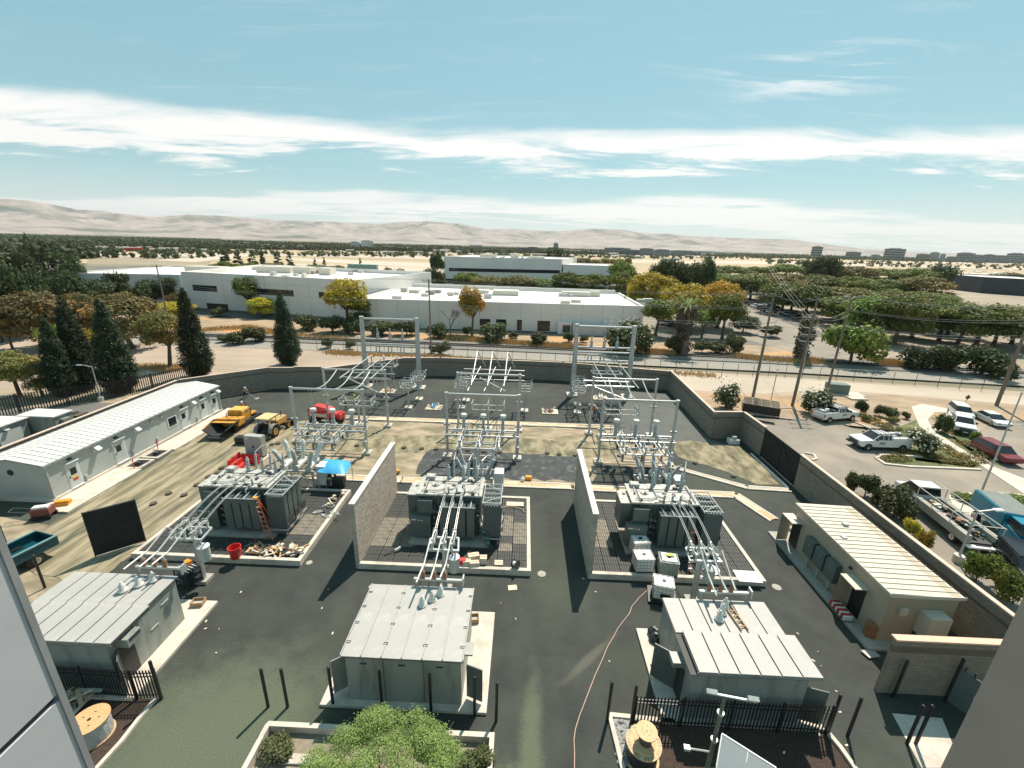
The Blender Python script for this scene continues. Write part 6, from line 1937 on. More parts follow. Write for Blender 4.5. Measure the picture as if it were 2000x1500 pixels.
def car(label, loc, rz, col, kind='sedan', simple=False, group=None, name='parked_car'):
    t_ = thing(name, label, 'car', loc, rz, group)
    if kind == 'suv':
        side = [(-2.25, 0.4), (2.25, 0.38), (2.38, 0.6), (2.3, 0.95), (1.2, 1.08), (-2.3, 1.08), (-2.36, 0.6)]
        cb = (-2.25, 1.35, 1.06, 1.68, 1.8, 0.75, 0.35)
    else:
        side = [(-2.2, 0.35), (2.2, 0.33), (2.35, 0.5), (2.28, 0.78), (1.15, 0.95), (-1.7, 0.98), (-2.3, 0.9), (-2.34, 0.5)]
        cb = (-1.75, 1.25, 0.95, 1.42, 1.72, 0.9, 0.65)
    body_loft(side, 1.84).build('body', col, t_)
    c_ = cabin(cb[0], cb[1], cb[2], cb[3], cb[4], cb[5], cb[6], 0.2).build('glasshouse', GLASS, t_)
    h = cb[4] / 2 - 0.2
    MB().box(cb[0] + cb[6] - 0.02, cb[1] - cb[5] + 0.02, -h - 0.01, h + 0.01, cb[3] - 0.02, cb[3] + 0.05).build('roof', col, c_)
    for s in (-1, 1):
        for x in (1.4, -1.38):
            wheel(t_, x, s * 0.85, 0.33, 0.22, DARK if simple else CHROME)
        if not simple:
            MB().box(2.15, 2.33, s * 0.65 - 0.16, s * 0.65 + 0.16, 0.62, 0.78).build('headlight', GLASS, t_)
            MB().box(-2.34, -2.2, s * 0.7 - 0.14, s * 0.7 + 0.14, 0.7, 0.88).build('tail_light', RED, t_)
            MB().box(0.75, 0.9, s * 1.0 - 0.08, s * 1.0 + 0.08, 0.98, 1.12).build('mirror', col, t_)
    return t_


p0 = G(1934, 826)
car('white sedan parked with its nose towards the light pole', (p0[0], p0[1], 0), heading((1912, 812), (1950, 830)), WP)
p0 = G(1890, 826)
car('white hatchback half hidden behind the white crew pickup', (p0[0] + 1.2, p0[1] + 2.6, 0), heading((1885, 812), (1900, 825)), WP, 'suv')
p0 = G(1942, 893)
car('dark red wagon parked below the footpath near the light pole', (p0[0], p0[1], 0), heading((1915, 880), (1965, 905)), paint('dark_red', (0.20, 0.03, 0.035)), 'suv')
p0 = G(1990, 1118)
car('black car at the right edge beside the bush', (p0[0], p0[1], 0), heading((1970, 1098), (2010, 1140)), paint('black', (0.02, 0.02, 0.025)), 'suv')

TEALD = plain('dark_teal_cloth', (0.03, 0.09, 0.10), 0.8)
# flatbed service truck with lumber rack beside the wall
a, c = Vector(G(1900, 1072)), Vector(G(1790, 985))
d = c - a
hd_ = math.atan2(d.y, d.x)
fb = thing('flatbed_truck', 'white utility truck with a lumber rack and cluttered bed parked along the wall', 'truck', (a.x + d.x * 0.52, a.y + d.y * 0.52, 0), hd_)
MB().box(-4.0, 4.6, -0.5, 0.5, 0.45, 0.8).build('chassis', BLACK, fb)
for s in (-1, 1):
    MB().cbox(-3.8, 1.9, s * 1.0 - 0.22, s * 1.0 + 0.22, 0.75, 1.45, 0.02).build('tool_locker', CONC_D, fb)
    for x in (-2.6, 3.6): wheel(fb, x, s * 1.02, 0.45, 0.3)
    for x in (-3.8, -1.9, 0.1, 1.9): MB().bar((x, s * 1.1, 1.45), (x, s * 1.1, 2.35), 0.05).build('rack_post', CREAM, fb)
    MB().bar((-3.9, s * 1.1, 2.37), (3.4, s * 1.1, 2.37), 0.05).build('rack_rail', CREAM, fb)
for x in (-3.8, -1.9, 0.1, 1.9): MB().bar((x, -1.1, 2.41), (x, 1.1, 2.41), 0.05).build('rack_crossbar', CREAM, fb)
MB().box(-3.8, 1.9, -0.78, 0.78, 0.8, 0.9).build('load_bed', DARK, fb)
rn = random.Random(8)
for i in range(46):
    x, y = rn.uniform(-3.5, 1.6), rn.uniform(-0.65, 0.65)
    s = rn.uniform(0.12, 0.35)
    MB().obox((x, y, 0.95 + s / 2 + rn.uniform(0, .25)), (s * rn.uniform(1, 2.2), s, s), Matrix.Rotation(rn.uniform(0, PI), 3, 'Z')).build('cargo', (DARK, BLACK, CARD, STEEL, RUST, BLACK, CREAM, TEALD)[i % 8], fb)
MB().box(-4.25, -3.85, -1.15, 1.15, 0.6, 0.75).build('rear_bumper', WHITE, fb)
MB().loft([[(2.1, -1.05, 0.6), (4.9, -1.05, 0.55), (4.9, 1.05, 0.55), (2.1, 1.05, 0.6)], [(2.1, -1.05, 1.5), (4.85, -1.02, 1.35), (4.85, 1.02, 1.35), (2.1, 1.05, 1.5)]]).build('cab_body', WP, fb)
cg = cabin(2.15, 4.1, 1.48, 2.2, 2.0, 0.7, 0.1, 0.16).build('cab_glass', GLASS, fb)
MB().box(2.2, 3.45, -0.86, 0.86, 2.17, 2.26).build('roof', WP, cg)

# teal box truck
a = G(1962, 1060)
tt = thing('box_truck', 'teal-blue box truck cut off by the right edge below the hedge', 'truck', (a[0] + 0.6, a[1] + 0.2, 0), heading((1925, 1020), (2010, 1095)))
TEAL = paint('teal', (0.02, 0.22, 0.32))
MB().cbox(-3.6, 0.3, -1.15, 1.15, 0.9, 2.6, 0.06).build('box_body', TEAL, tt)
MB().box(-3.5, 0.2, -1.05, 1.05, 2.601, 2.63).build('roof_panel', mat('grey_tarp', (0.18, 0.20, 0.19), None, 2, 0.8), tt)
MB().loft([[(0.35, -1.1, 0.7), (3.2, -1.05, 0.6), (3.2, 1.05, 0.6), (0.35, 1.1, 0.7)], [(0.35, -1.1, 1.9), (3.1, -1.0, 1.4), (3.1, 1.0, 1.4), (0.35, 1.1, 1.9)]]).build('cab_body', TEAL, tt)
cg = cabin(0.4, 2.2, 1.75, 2.45, 2.0, 0.7, 0.1, 0.16).build('cab_glass', GLASS, tt)
MB().box(0.45, 1.6, -0.85, 0.85, 2.42, 2.52).build('roof', TEAL, cg)
for s in (-1, 1):
    for x in (-2.6, 2.1): wheel(tt, x, s * 1.0, 0.45, 0.3)
    MB().box(-3.5, 0.25, s * 1.155 - .01, s * 1.155 + .01, 1.0, 1.06).build('side_trim', WHITE, tt)

# blue dump truck at the left edge
a, c = Vector(G(90, 1078, 1.0)), Vector(G(5, 1122, 1.0))
d = (c - a)
bt = thing('dump_truck', 'dark teal dump truck at the left edge, its open bed towards the black screen', 'truck', (G(50, 1128)[0] - 1.3, G(50, 1128)[1] + 1.35, 0), math.atan2(d.y, d.x))
TB = paint('deep_teal', (0.008, 0.065, 0.085))
bt.scale = (0.88, 0.88, 0.88)
b = MB()
b.add([(-1.5, -1.1, 0.95), (3.2, -1.1, 0.95), (3.2, 1.1, 0.95), (-1.5, 1.1, 0.95)], [(0, 1, 2, 3)])
b.box(-1.5, 3.2, -1.18, -1.1, 0.9, 1.65).box(-1.5, 3.2, 1.1, 1.18, 0.9, 1.65).box(3.12, 3.2, -1.1, 1.1, 0.95, 1.9).box(-1.58, -1.5, -1.1, 1.1, 0.95, 1.6)
b.build('dump_bed', TB, bt)
b = MB()
for s in (-1, 1): b.box(-1.5, 3.2, s * 1.14 - 0.09, s * 1.14 + 0.09, 1.65, 1.75)
b.build('bed_rail', mat('pale_teal', (0.16, 0.30, 0.32), None, 2, 0.5), bt)
MB().box(-1.3, 5.5, -0.45, 0.45, 0.5, 0.9).build('chassis', BLACK, bt)
MB().loft([[(3.4, -1.05, 0.6), (6.3, -1.0, 0.6), (6.3, 1.0, 0.6), (3.4, 1.05, 0.6)], [(3.4, -1.0, 2.3), (4.8, -0.95, 2.3), (4.8, 0.95, 2.3), (3.4, 1.0, 2.3)]]).build('cab_body', TB, bt)
for s in (-1, 1):
    for x in (0.0, 4.9): wheel(bt, x, s * 1.05, 0.48, 0.32)
    MB().cyl((0, s * 0.8, 0.5), (0, s * 1.12, 0.5), 0.62, n=16).build('wheel_arch', BLACK, bt)

# small dark machine at the corner of the control house
p = G(88, 1010)
mm = thing('walk_behind_saw', 'small red-brown concrete saw with a white hood at the near end of the control house', 'machine', (p[0], p[1], 0), R(200))
MB().cbox(-0.6, 0.6, -0.4, 0.4, 0.35, 0.95, 0.06).build('engine_housing', mat('dark_red_paint', (0.20, 0.05, 0.035), (0.12, 0.04, 0.03), 3, 0.5), mm)
MB().cbox(-0.5, 0.5, -0.15, 0.3, 0.95, 1.1, 0.04).build('hood', WHITE, mm)
for x in (-0.45, 0.45):
    for y in (-0.4, 0.4): MB().cyl((x, y - 0.06, 0.2), (x, y + 0.06, 0.2), 0.2, n=12).build('wheel', RUBBER, mm)
MB().tube([(0.6, -0.3, 0.7), (1.9, -0.3, 1.0)], 0.03).tube([(0.6, 0.3, 0.7), (1.9, 0.3, 1.0)], 0.03).tube([(1.9, -0.3, 1.0), (1.9, 0.3, 1.0)], 0.03).build('handle_bar', DARK, mm)

# asphalt paver
hp = heading((505, 806), (428, 858))
pc = G(462, 838)
pv_ = thing('asphalt_paver', 'yellow asphalt paver with black hopper beside the control house, operator on the seat', 'paver', (pc[0] - 0.4, pc[1] + 0.4, 0), hp)
for s in (-1, 1):
    MB().cbox(-2.2, 1.6, s * 0.85 - 0.18, s * 0.85 + 0.18, 0.05, 0.75, 0.15).build('crawler_track', RUBBER, pv_)
    # hopper wings
    b = MB().add([(1.2, s * 0.35, 0.55), (3.6, s * 0.35, 0.45), (3.7, s * 1.25, 1.3), (1.2, s * 1.45, 1.6), (1.2, s * 0.4, 0.50), (3.6, s * 0.4, 0.40), (3.75, s * 1.33, 1.25), (1.2, s * 1.53, 1.55)],
                 [(0, 1, 2, 3), (7, 6, 5, 4), (0, 4, 5, 1), (1, 5, 6, 2), (2, 6, 7, 3), (3, 7, 4, 0)])
    b.build('hopper_wing', RUBBER, pv_)
    MB().bar((1.2, s * 1.5, 1.6), (3.65, s * 1.3, 1.3), 0.12, 0.06).build('wing_rim', YELLOW if s < 0 else BLACK, pv_)
MB().box(1.1, 3.6, -0.4, 0.4, 0.35, 0.5).build('hopper_floor', RUBBER, pv_)
MB().cyl((3.75, -0.9, 0.3), (3.75, 0.9, 0.3), 0.16, n=10).build('push_roller', DARK, pv_)
MB().cbox(-0.3, 1.2, -1.25, 1.25, 0.7, 1.45, 0.08).build('body', YELLOW, pv_)
MB().add([(1.2, -1.25, 1.4), (1.2, 1.25, 1.4), (2.2, 1.3, 1.55), (2.2, -1.3, 1.55)], [(0, 1, 2, 3)]).box(0.9, 1.25, -1.3, 1.3, 1.3, 1.62).build('front_cowl', YELLOW, pv_)
MB().cbox(-2.0, -0.35, -0.9, 0.9, 0.7, 2.0, 0.1).build('engine_cover', YELLOW, pv_)
MB().cbox(-1.9, -0.45, -0.8, 0.8, 2.0, 2.1, 0.05).build('hood', mat('faded_yellow', (0.74, 0.42, 0.08), None, 2, 0.5), pv_)
MB().box(-3.2, -2.0, -1.0, 1.0, 0.9, 1.05).build('operator_deck', YELLOW, pv_)
MB().cbox(-3.05, -2.65, -0.75, -0.25, 1.05, 1.5, 0.04).build('seat', BLACK, pv_)
MB().box(-3.12, -3.02, -0.75, -0.25, 1.5, 2.1).build('seat_back', BLACK, pv_)
MB().cbox(-2.35, -2.1, -0.8, 0.8, 1.05, 1.85, 0.04).build('control_console', DARK, pv_)
MB().cbox(-4.2, -3.4, -1.5, 1.5, 0.1, 0.55, 0.05).build('screed', DARK, pv_)
for s in (-1, 1): MB().bar((-3.8, s * 1.2, 0.5), (-0.2, s * 1.3, 0.8), 0.12, 0.2).build('tow_arm', DARK, pv_)
MB().cyl((0.3, -0.6, 1.45), (0.3, -0.6, 2.0), 0.05).cyl((0.2, 0.6, 1.45), (0.2, 0.6, 1.7), 0.03).build('exhaust', DARK, pv_)

# skip loader tractor
hl = heading((525, 862), (562, 838))
lc = G(533, 848)
sl = thing('skip_loader', 'dusty yellow tractor loader with canopy roof beside the paver', 'loader', (lc[0] - 0.1, lc[1] + 0.5, 0), hl)
for s in (-1, 1):
    wheel(sl, -1.1, s * 0.88, 0.72, 0.42, YELLOW)
    wheel(sl, 1.5, s * 0.8, 0.42, 0.28, YELLOW)
    pts = [(-1.1 + 0.84 * math.cos(a), 0.74 + 0.84 * math.sin(a)) for a in [PI * k / 8 for k in range(9)]]
    b = MB()
    for (xa, za), (xb, zb) in zip(pts[:-1], pts[1:]): b.bar((xa, s * 0.9, za), (xb, s * 0.9, zb), 0.46, 0.04)
    b.build('fender', mat('dusty_grey', (0.24, 0.235, 0.21), None, 2, 0.8), sl)
    MB().bar((0.0, s * 0.55, 1.3), (2.4, s * 0.6, 0.5), 0.1, 0.2).build('loader_arm', YELLOW, sl)
    MB().bar((-1.6, s * 0.6, 1.0), (-1.55, s * 0.6, 2.35), 0.07).build('canopy_post', DARK, sl)
    MB().bar((-0.2, s * 0.6, 1.2), (-0.25, s * 0.6, 2.35), 0.05).build('canopy_post', DARK, sl)
MB().cbox(0.1, 2.0, -0.42, 0.42, 0.85, 1.55, 0.08).build('engine_hood', mat('dusty_yellow', (0.50, 0.33, 0.12), (0.42, 0.28, 0.11), 2, 0.6), sl)
MB().box(-1.8, 1.9, -0.35, 0.35, 0.5, 0.9).build('chassis', DARK, sl)
MB().cbox(-1.85, 0.05, -0.8, 0.8, 2.35, 2.48, 0.04).build('canopy_roof', mat('canopy_beige', (0.60, 0.45, 0.22), (0.52, 0.40, 0.2), 2, 0.6), sl)
MB().cyl((1.3, -0.2, 1.55), (1.3, -0.2, 2.3), 0.05).build('exhaust_stack', BLACK, sl)
MB().cbox(-1.2, -0.75, -0.25, 0.25, 1.0, 1.2, 0.04).box(-1.28, -1.18, -0.25, 0.25, 1.2, 1.65).build('seat', BLACK, sl)
MB().loft([[(2.3, -1.05, 0.1), (3.0, -1.05, 0.05), (2.9, -1.05, 0.25), (2.4, -1.05, 0.8)], [(2.3, 1.05, 0.1), (3.0, 1.05, 0.05), (2.9, 1.05, 0.25), (2.4, 1.05, 0.8)]]).build('front_bucket', BLACK, sl)
MB().bar((-2.2, 0, 0.6), (-2.6, 0, 0.3), 1.6, 0.4).build('box_scraper', DARK, sl)

# red compressor behind the left switch bench
rc = thing('road_machine', 'red roller machine with black wheels behind the left switch bench', 'machine', (G(632, 826)[0], G(632, 826)[1] + 0.3, 0), R(-8))
MB().cbox(-1.7, 1.2, -0.75, 0.75, 0.9, 1.9, 0.12).build('body', RED, rc)
MB().loft([[(-1.6, -0.7, 1.9), (1.0, -0.7, 1.9), (1.0, 0.7, 1.9), (-1.6, 0.7, 1.9)], [(-0.9, -0.5, 2.3), (0.7, -0.5, 2.1), (0.7, 0.5, 2.1), (-0.9, 0.5, 2.3)]]).build('cowl', RED, rc)
MB().cbox(1.4, 2.6, -0.65, 0.65, 0.8, 1.5, 0.12).build('tank', RED, rc)
MB().box(-1.5, 0.9, -0.76, -0.74, 1.0, 1.4).build('side_decal', CREAM, rc)
MB().box(-1.6, 2.5, -0.5, 0.5, 0.55, 0.9).build('chassis', BLACK, rc)
for x in (-1.1, 1.9):
    for s in (-1, 1): wheel(rc, x, s * 0.7, 0.5, 0.4, DARK)

# welding rack and stacked frames outside the wall
p = G(1495, 808)
fr = thing('gate_panels', 'stack of rust-brown steel frames with plywood ends just outside the wall corner', 'steel frames', (p[0] - 0.3, p[1] + 1.0, 0), heading((1470, 812), (1530, 822)))
for k in range(3):
    y = -0.9 + k * 0.9
    b = MB()
    for z in (0.55 + 0.15 * k, 1.25 + 0.1 * k):
        b.bar((-2.3, y, z), (2.3, y, z), 0.09)
    for x in (-2.3, -1.15, 0, 1.15, 2.3): b.bar((x, y - 0.4, 1.25 + 0.1 * k), (x, y + 0.4, 1.25 + 0.1 * k), 0.09)
    b.bar((-2.3, y - 0.4, 1.25 + .1 * k), (2.3, y - 0.4, 1.25 + .1 * k), 0.09).bar((-2.3, y + 0.4, 1.25 + .1 * k), (2.3, y + 0.4, 1.25 + .1 * k), 0.09)
    b.build('steel_frame', mat('frame_cream', (0.42, 0.33, 0.25), (0.32, 0.24, 0.18), 3, 0.7), fr)
    MB().box(-2.35, -2.3, y - 0.4, y + 0.4, 0.0, 1.2).build('plywood_end', WOOD, fr)
MB().box(-2.3, 2.35, -1.36, -1.32, 0.05, 1.2).build('side_sheet', mat('dark_brown_sheet', (0.035, 0.025, 0.025), None, 2, 0.7), fr)
p = G(1487, 823)
tag(MB().obox((0, 0, 0.35), (2.6, 1.0, 0.05), Matrix.Rotation(-0.35, 3, 'X')).build('white_board', WHITE, loc=(p[0] + .3, p[1], 0), rz=R(-25)), 'white sheet panel leaning outside the wall by the steel frames', 'panel')

# ------------------------------------------------------------------ people
SKIN = plain('skin', (0.42, 0.24, 0.16), 0.6)


def person(label, loc, rz, pose='stand', top=(0.5, 0.1, 0.04), legs=(0.03, 0.04, 0.08), hat=(0.75, 0.75, 0.72), vest=None, scale=1.0):
    t_ = thing('person', label, 'person', loc, rz, 'workers in the yard')
    t_.scale = (scale,) * 3
    # joints: facing +X
    if pose == 'sit':
        hip = (0, 0, 0.5); chest = (0.02, 0, 0.95); neck = (0.05, 0, 1.05); head = (0.08, 0, 1.2)
        kn = [(0.45, s * 0.13, 0.52) for s in (-1, 1)]; an = [(0.5, s * 0.13, 0.1) for s in (-1, 1)]; to = [(0.68, s * 0.14, 0.04) for s in (-1, 1)]
        elb = [(0.15, s * 0.27, 0.72) for s in (-1, 1)]; ha = [(0.42, s * 0.2, 0.78) for s in (-1, 1)]; sh = [(0.03, s * 0.19, 0.98) for s in (-1, 1)]
    else:
        ln = {'stand': 0.0, 'rake': 0.16, 'bend': 0.35}[pose]
        hip = (0, 0, 0.93); chest = (ln, 0, 1.32 - ln * 0.3); neck = (ln * 1.25, 0, 1.45 - ln * 0.4); head = (ln * 1.45 + 0.02, 0, 1.62 - ln * 0.5)
        st = 0.16
        kn = [(0.06 * (1 if s > 0 else -1) + 0.03, s * 0.11, 0.5) for s in (-1, 1)]; an = [(st * (0.8 if s > 0 else -0.8), s * 0.12, 0.09) for s in (-1, 1)]; to = [(st * (0.8 if s > 0 else -0.8) + 0.17, s * 0.13, 0.04) for s in (-1, 1)]
        sh = [(chest[0] + 0.01, s * 0.19, chest[2] + 0.05) for s in (-1, 1)]
        fw = 0.3 if pose != 'stand' else 0.12
        elb = [(chest[0] + fw * 0.5, s * 0.27, chest[2] - 0.22) for s in (-1, 1)]; ha = [(chest[0] + fw + 0.15, s * 0.14, chest[2] - 0.32) for s in (-1, 1)]
    V, E, Rd = [], [], []

    def v(p, r):
        V.append(p); Rd.append(r); return len(V) - 1
    ih = v(hip, 0.15); ic = v(chest, 0.165); inn = v(neck, 0.06)
    E += [(ih, ic), (ic, inn)]
    for k in range(2):
        a = v(sh[k], 0.075); b = v(elb[k], 0.05); c = v(ha[k], 0.036)
        E += [(ic, a), (a, b), (b, c)]
        s = 1 if k else -1
        h0 = v((hip[0], hip[1] + s * 0.1, hip[2] - 0.05), 0.1); kk = v(kn[k], 0.068); aa = v(an[k], 0.045); tt_ = v(to[k], 0.04)
        E += [(ih, h0), (h0, kk), (kk, aa), (aa, tt_)]
    me = bpy.data.meshes.new('body')
    me.from_pydata(V, E, [])
    cm = mat('cloth_%.2f_%.2f' % (legs[0], legs[2]), legs, None, 3, 0.9)
    me.materials.append(cm)
    o = bpy.data.objects.new('body', me)
    COL.objects.link(o)
    reg(o, t_)
    md = o.modifiers.new('skin', 'SKIN'); md.use_smooth_shade = True
    for i, r in enumerate(Rd): me.skin_vertices[0].data[i].radius = (r, r * (0.85 if i in (0, 1) else 1))
    me.skin_vertices[0].data[0].use_root = True
    o.modifiers.new('sub', 'SUBSURF').render_levels = 1
    # upper garment follows the chest
    up = mat('shirt_%.2f_%.2f' % (top[0], top[1]), top, None, 3, 0.85)
    hv, cv, nv = Vector(hip), Vector(chest), Vector(neck)
    ax = (nv - hv)
    b = MB()
    rings = []
    for u, rx, ry in ((0.08, .15, .19), (0.4, .145, .18), (0.72, .165, .225), (0.92, .12, .19), (1.02, .06, .08)):
        c0 = hv + ax * u
        rings.append([(c0.x + rx * math.cos(a), c0.y + ry * math.sin(a), c0.z) for a in [2 * PI * i / 12 for i in range(12)]])
    b.loft(rings).build('jacket', up, t_, smooth=True)
    for k in range(2):
        MB().cyl(sh[k], elb[k], 0.083, 0.062, n=8).build('sleeve', up, t_, smooth=True)
        MB().lathe([(0.03, -0.05), (0.045, 0.0), (0.035, 0.06), (0.015, 0.1)], ha[k], 6, (1, 0, -0.3)).build('hand', SKIN, t_, smooth=True)
    hd = MB().lathe([(0.05, -0.13), (0.085, -0.07), (0.098, 0.0), (0.09, 0.06), (0.055, 0.11), (0.01, 0.125)], head, 10)
    hd.add([(head[0] + 0.09, -0.018, head[2] - 0.03), (head[0] + 0.09, 0.018, head[2] - 0.03), (head[0] + 0.125, 0, head[2] - 0.03), (head[0] + 0.09, 0, head[2] + 0.02)], [(0, 2, 3), (2, 1, 3), (0, 1, 2)])
    hh = hd.build('head', SKIN, t_, smooth=True)
    MB().lathe([(0.15, 0.02), (0.155, 0.035), (0.115, 0.05), (0.11, 0.1), (0.07, 0.145), (0.01, 0.16)], head, 12).build('hard_hat', mat('hat_%.2f' % hat[2], hat, None, 2, 0.4), hh, smooth=True)
    if vest:
        b = MB()
        rings = []
        for u, rx, ry in ((0.3, .16, .195), (0.72, .175, .235), (0.9, .135, .2)):
            c0 = hv + ax * u
            rings.append([(c0.x + rx * math.cos(a), c0.y + ry * math.sin(a), c0.z) for a in [2 * PI * i / 12 for i in range(12)]])
        b.loft(rings).build('safety_vest', mat('vest_%.2f' % vest[0], vest, None, 3, 0.8), t_, smooth=True)
    return t_


ORV, YEV = (0.85, 0.20, 0.05), (0.62, 0.68, 0.08)
p = G(479, 777)
person('worker in orange vest and white hard hat raking asphalt by the back wall', (*p, 0), R(-20), 'rake', (0.55, 0.42, 0.25), vest=ORV)
tag(MB().tube([(0, 0, 0.95), (1.6, 0.1, 0.05)], 0.02).box(1.5, 1.7, -0.25, 0.45, 0.0, 0.08).build('rake', CREAM, loc=(p[0] + 0.3, p[1] - 0.1, 0), rz=R(-10)), 'long-handled rake held by the worker at the back wall', 'rake')
mw = pv_.matrix_basis if False else Matrix.Translation(pv_.location) @ Matrix.Rotation(pv_.rotation_euler.z, 4, 'Z')
q = mw @ Vector((-2.85, -0.5, 1.05))
person('paver operator sitting on the yellow machine, white hard hat', tuple(q), hp, 'sit', (0.55, 0.35, 0.25), legs=(0.08, 0.10, 0.16), vest=ORV)
p = G(640, 956)
person('worker in yellow vest standing under the blue tarp', (*p, 0), R(60), 'bend', (0.10, 0.11, 0.12), hat=(0.7, 0.7, 0.1), vest=YEV)
p = G(656, 944)
person('worker in dark clothes under the right side of the blue tarp', (*p, 0), R(200), 'stand', (0.06, 0.06, 0.07), hat=(0.7, 0.7, 0.68), vest=(0.7, 0.6, 0.1))
p = G(676, 800)
person('worker in blue trousers standing behind the left gang switch', (*p, 0), R(10), 'stand', (0.05, 0.09, 0.25), legs=(0.02, 0.05, 0.22), hat=(0.75, 0.75, 0.1), vest=YEV)
p = G(695, 815)
person('worker in yellow-green hard hat up on the left gang switch platform', (p[0] + .3, p[1] + .6, 1.3), R(170), 'bend', (0.5, 0.55, 0.08), hat=(0.6, 0.7, 0.1), vest=YEV)
p = G(1160, 815)
person('worker in bright red vest and white hard hat in the right bay', (*p, 0), R(-30), 'stand', (0.8, 0.08, 0.04), vest=(0.9, 0.12, 0.04))
p = G(1169, 820)
person('worker in green jacket bending beside the red-vested worker', (*p, 0), R(120), 'bend', (0.05, 0.22, 0.14), legs=(0.03, 0.08, 0.16), hat=(0.6, 0.55, 0.05))
# ------------------------------------------------------------------ vegetation
def leaf_cloud(clumps, n, size, rng, flat=0.5, squash=1.0):
    """n leaf-sized quads through a set of ellipsoid clumps (cx,cy,cz,rx,ry,rz)"""
    cl = np.array(clumps, float)
    vol = (cl[:, 3] * cl[:, 4] * cl[:, 5]) ** 0.67
    idx = rng.choice(len(cl), n, p=vol / vol.sum())
    d = rng.normal(size=(n, 3))
    d /= np.linalg.norm(d, axis=1)[:, None]
    r = rng.uniform(0.45, 1.0, n) ** 0.6
    r *= 1 + 0.16 * rng.normal(size=n)
    c = cl[idx, :3] + d * cl[idx, 3:] * r[:, None]
    nrm = d * 0.7 + rng.normal(size=(n, 3)) * flat
    nrm[:, 2] += 0.35
    nrm /= np.linalg.norm(nrm, axis=1)[:, None]
    t = np.cross(nrm, rng.normal(size=(n, 3)))
    t /= np.linalg.norm(t, axis=1)[:, None] + 1e-9
    b = np.cross(nrm, t)
    s = size * rng.uniform(0.55, 1.35, n)[:, None]
    t *= s
    b *= s * 0.7
    v = np.stack([c - t, c - b * 0.9 + nrm * s * .15, c + t, c + b * 0.9], 1).reshape(-1, 3)
    return v


def quads_mesh(name, v, m):
    n = len(v) // 4
    me = bpy.data.meshes.new(name)
    me.vertices.add(len(v)); me.vertices.foreach_set('co', v.astype(np.float32).ravel())
    me.loops.add(4 * n); me.loops.foreach_set('vertex_index', np.arange(4 * n, dtype=np.int32))
    me.polygons.add(n); me.polygons.foreach_set('loop_start', np.arange(0, 4 * n, 4, dtype=np.int32))
    try: me.polygons.foreach_set('loop_total', np.full(n, 4, dtype=np.int32))
    except Exception: pass
    me.materials.append(m)
    me.update(calc_edges=True)
    me.validate()
    return me


def crown_clumps(rng, k, r=1.0, flatz=0.8, spread=0.62, cr=(0.32, 0.52)):
    o = []
    for i in range(k):
        a = i * 2.399 + rng.uniform(-.3, .3)
        z = rng.uniform(-0.55, 0.75)
        q = math.sqrt(max(0.05, 1 - z * z)) * spread * rng.uniform(0.55, 1.1)
        s = rng.uniform(*cr)
        o.append((q * math.cos(a) * r, q * math.sin(a) * r, z * flatz * 0.7 * r, s * r, s * r, s * r * 0.8))
    o.append((0, 0, 0, 0.5 * r, 0.5 * r, 0.42 * r * flatz))
    return o


LM = {
    'green': leafmat('leaf_green', (0.06, 0.095, 0.018), (0.12, 0.15, 0.03), (0.15, 0.16, 0.03)),
    'olive': leafmat('leaf_olive', (0.09, 0.095, 0.03), (0.15, 0.135, 0.045), (0.19, 0.135, 0.04)),
    'dark': leafmat('leaf_dark', (0.028, 0.045, 0.018), (0.058, 0.075, 0.03), (0.05, 0.06, 0.024)),
    'yellow': leafmat('leaf_yellow', (0.25, 0.21, 0.02), (0.38, 0.30, 0.03), (0.17, 0.18, 0.025)),
    'gold': leafmat('leaf_gold', (0.46, 0.28, 0.03), (0.36, 0.27, 0.035), (0.26, 0.22, 0.03)),
    'rust': leafmat('leaf_rust', (0.12, 0.085, 0.035), (0.07, 0.066, 0.03), (0.21, 0.115, 0.045)),
    'cypress': leafmat('leaf_cypress', (0.020, 0.034, 0.018), (0.034, 0.052, 0.026), (0.026, 0.042, 0.02)),
    'shrub': leafmat('leaf_shrub', (0.05, 0.065, 0.025), (0.085, 0.095, 0.04), (0.06, 0.065, 0.03)),
    'bright': leafmat('leaf_bright', (0.13, 0.185, 0.055), (0.20, 0.26, 0.085), (0.155, 0.21, 0.065)),
    'lot': leafmat('leaf_lot', (0.065, 0.09, 0.022), (0.115, 0.14, 0.035), (0.09, 0.11, 0.028)),
}
_crown = {}


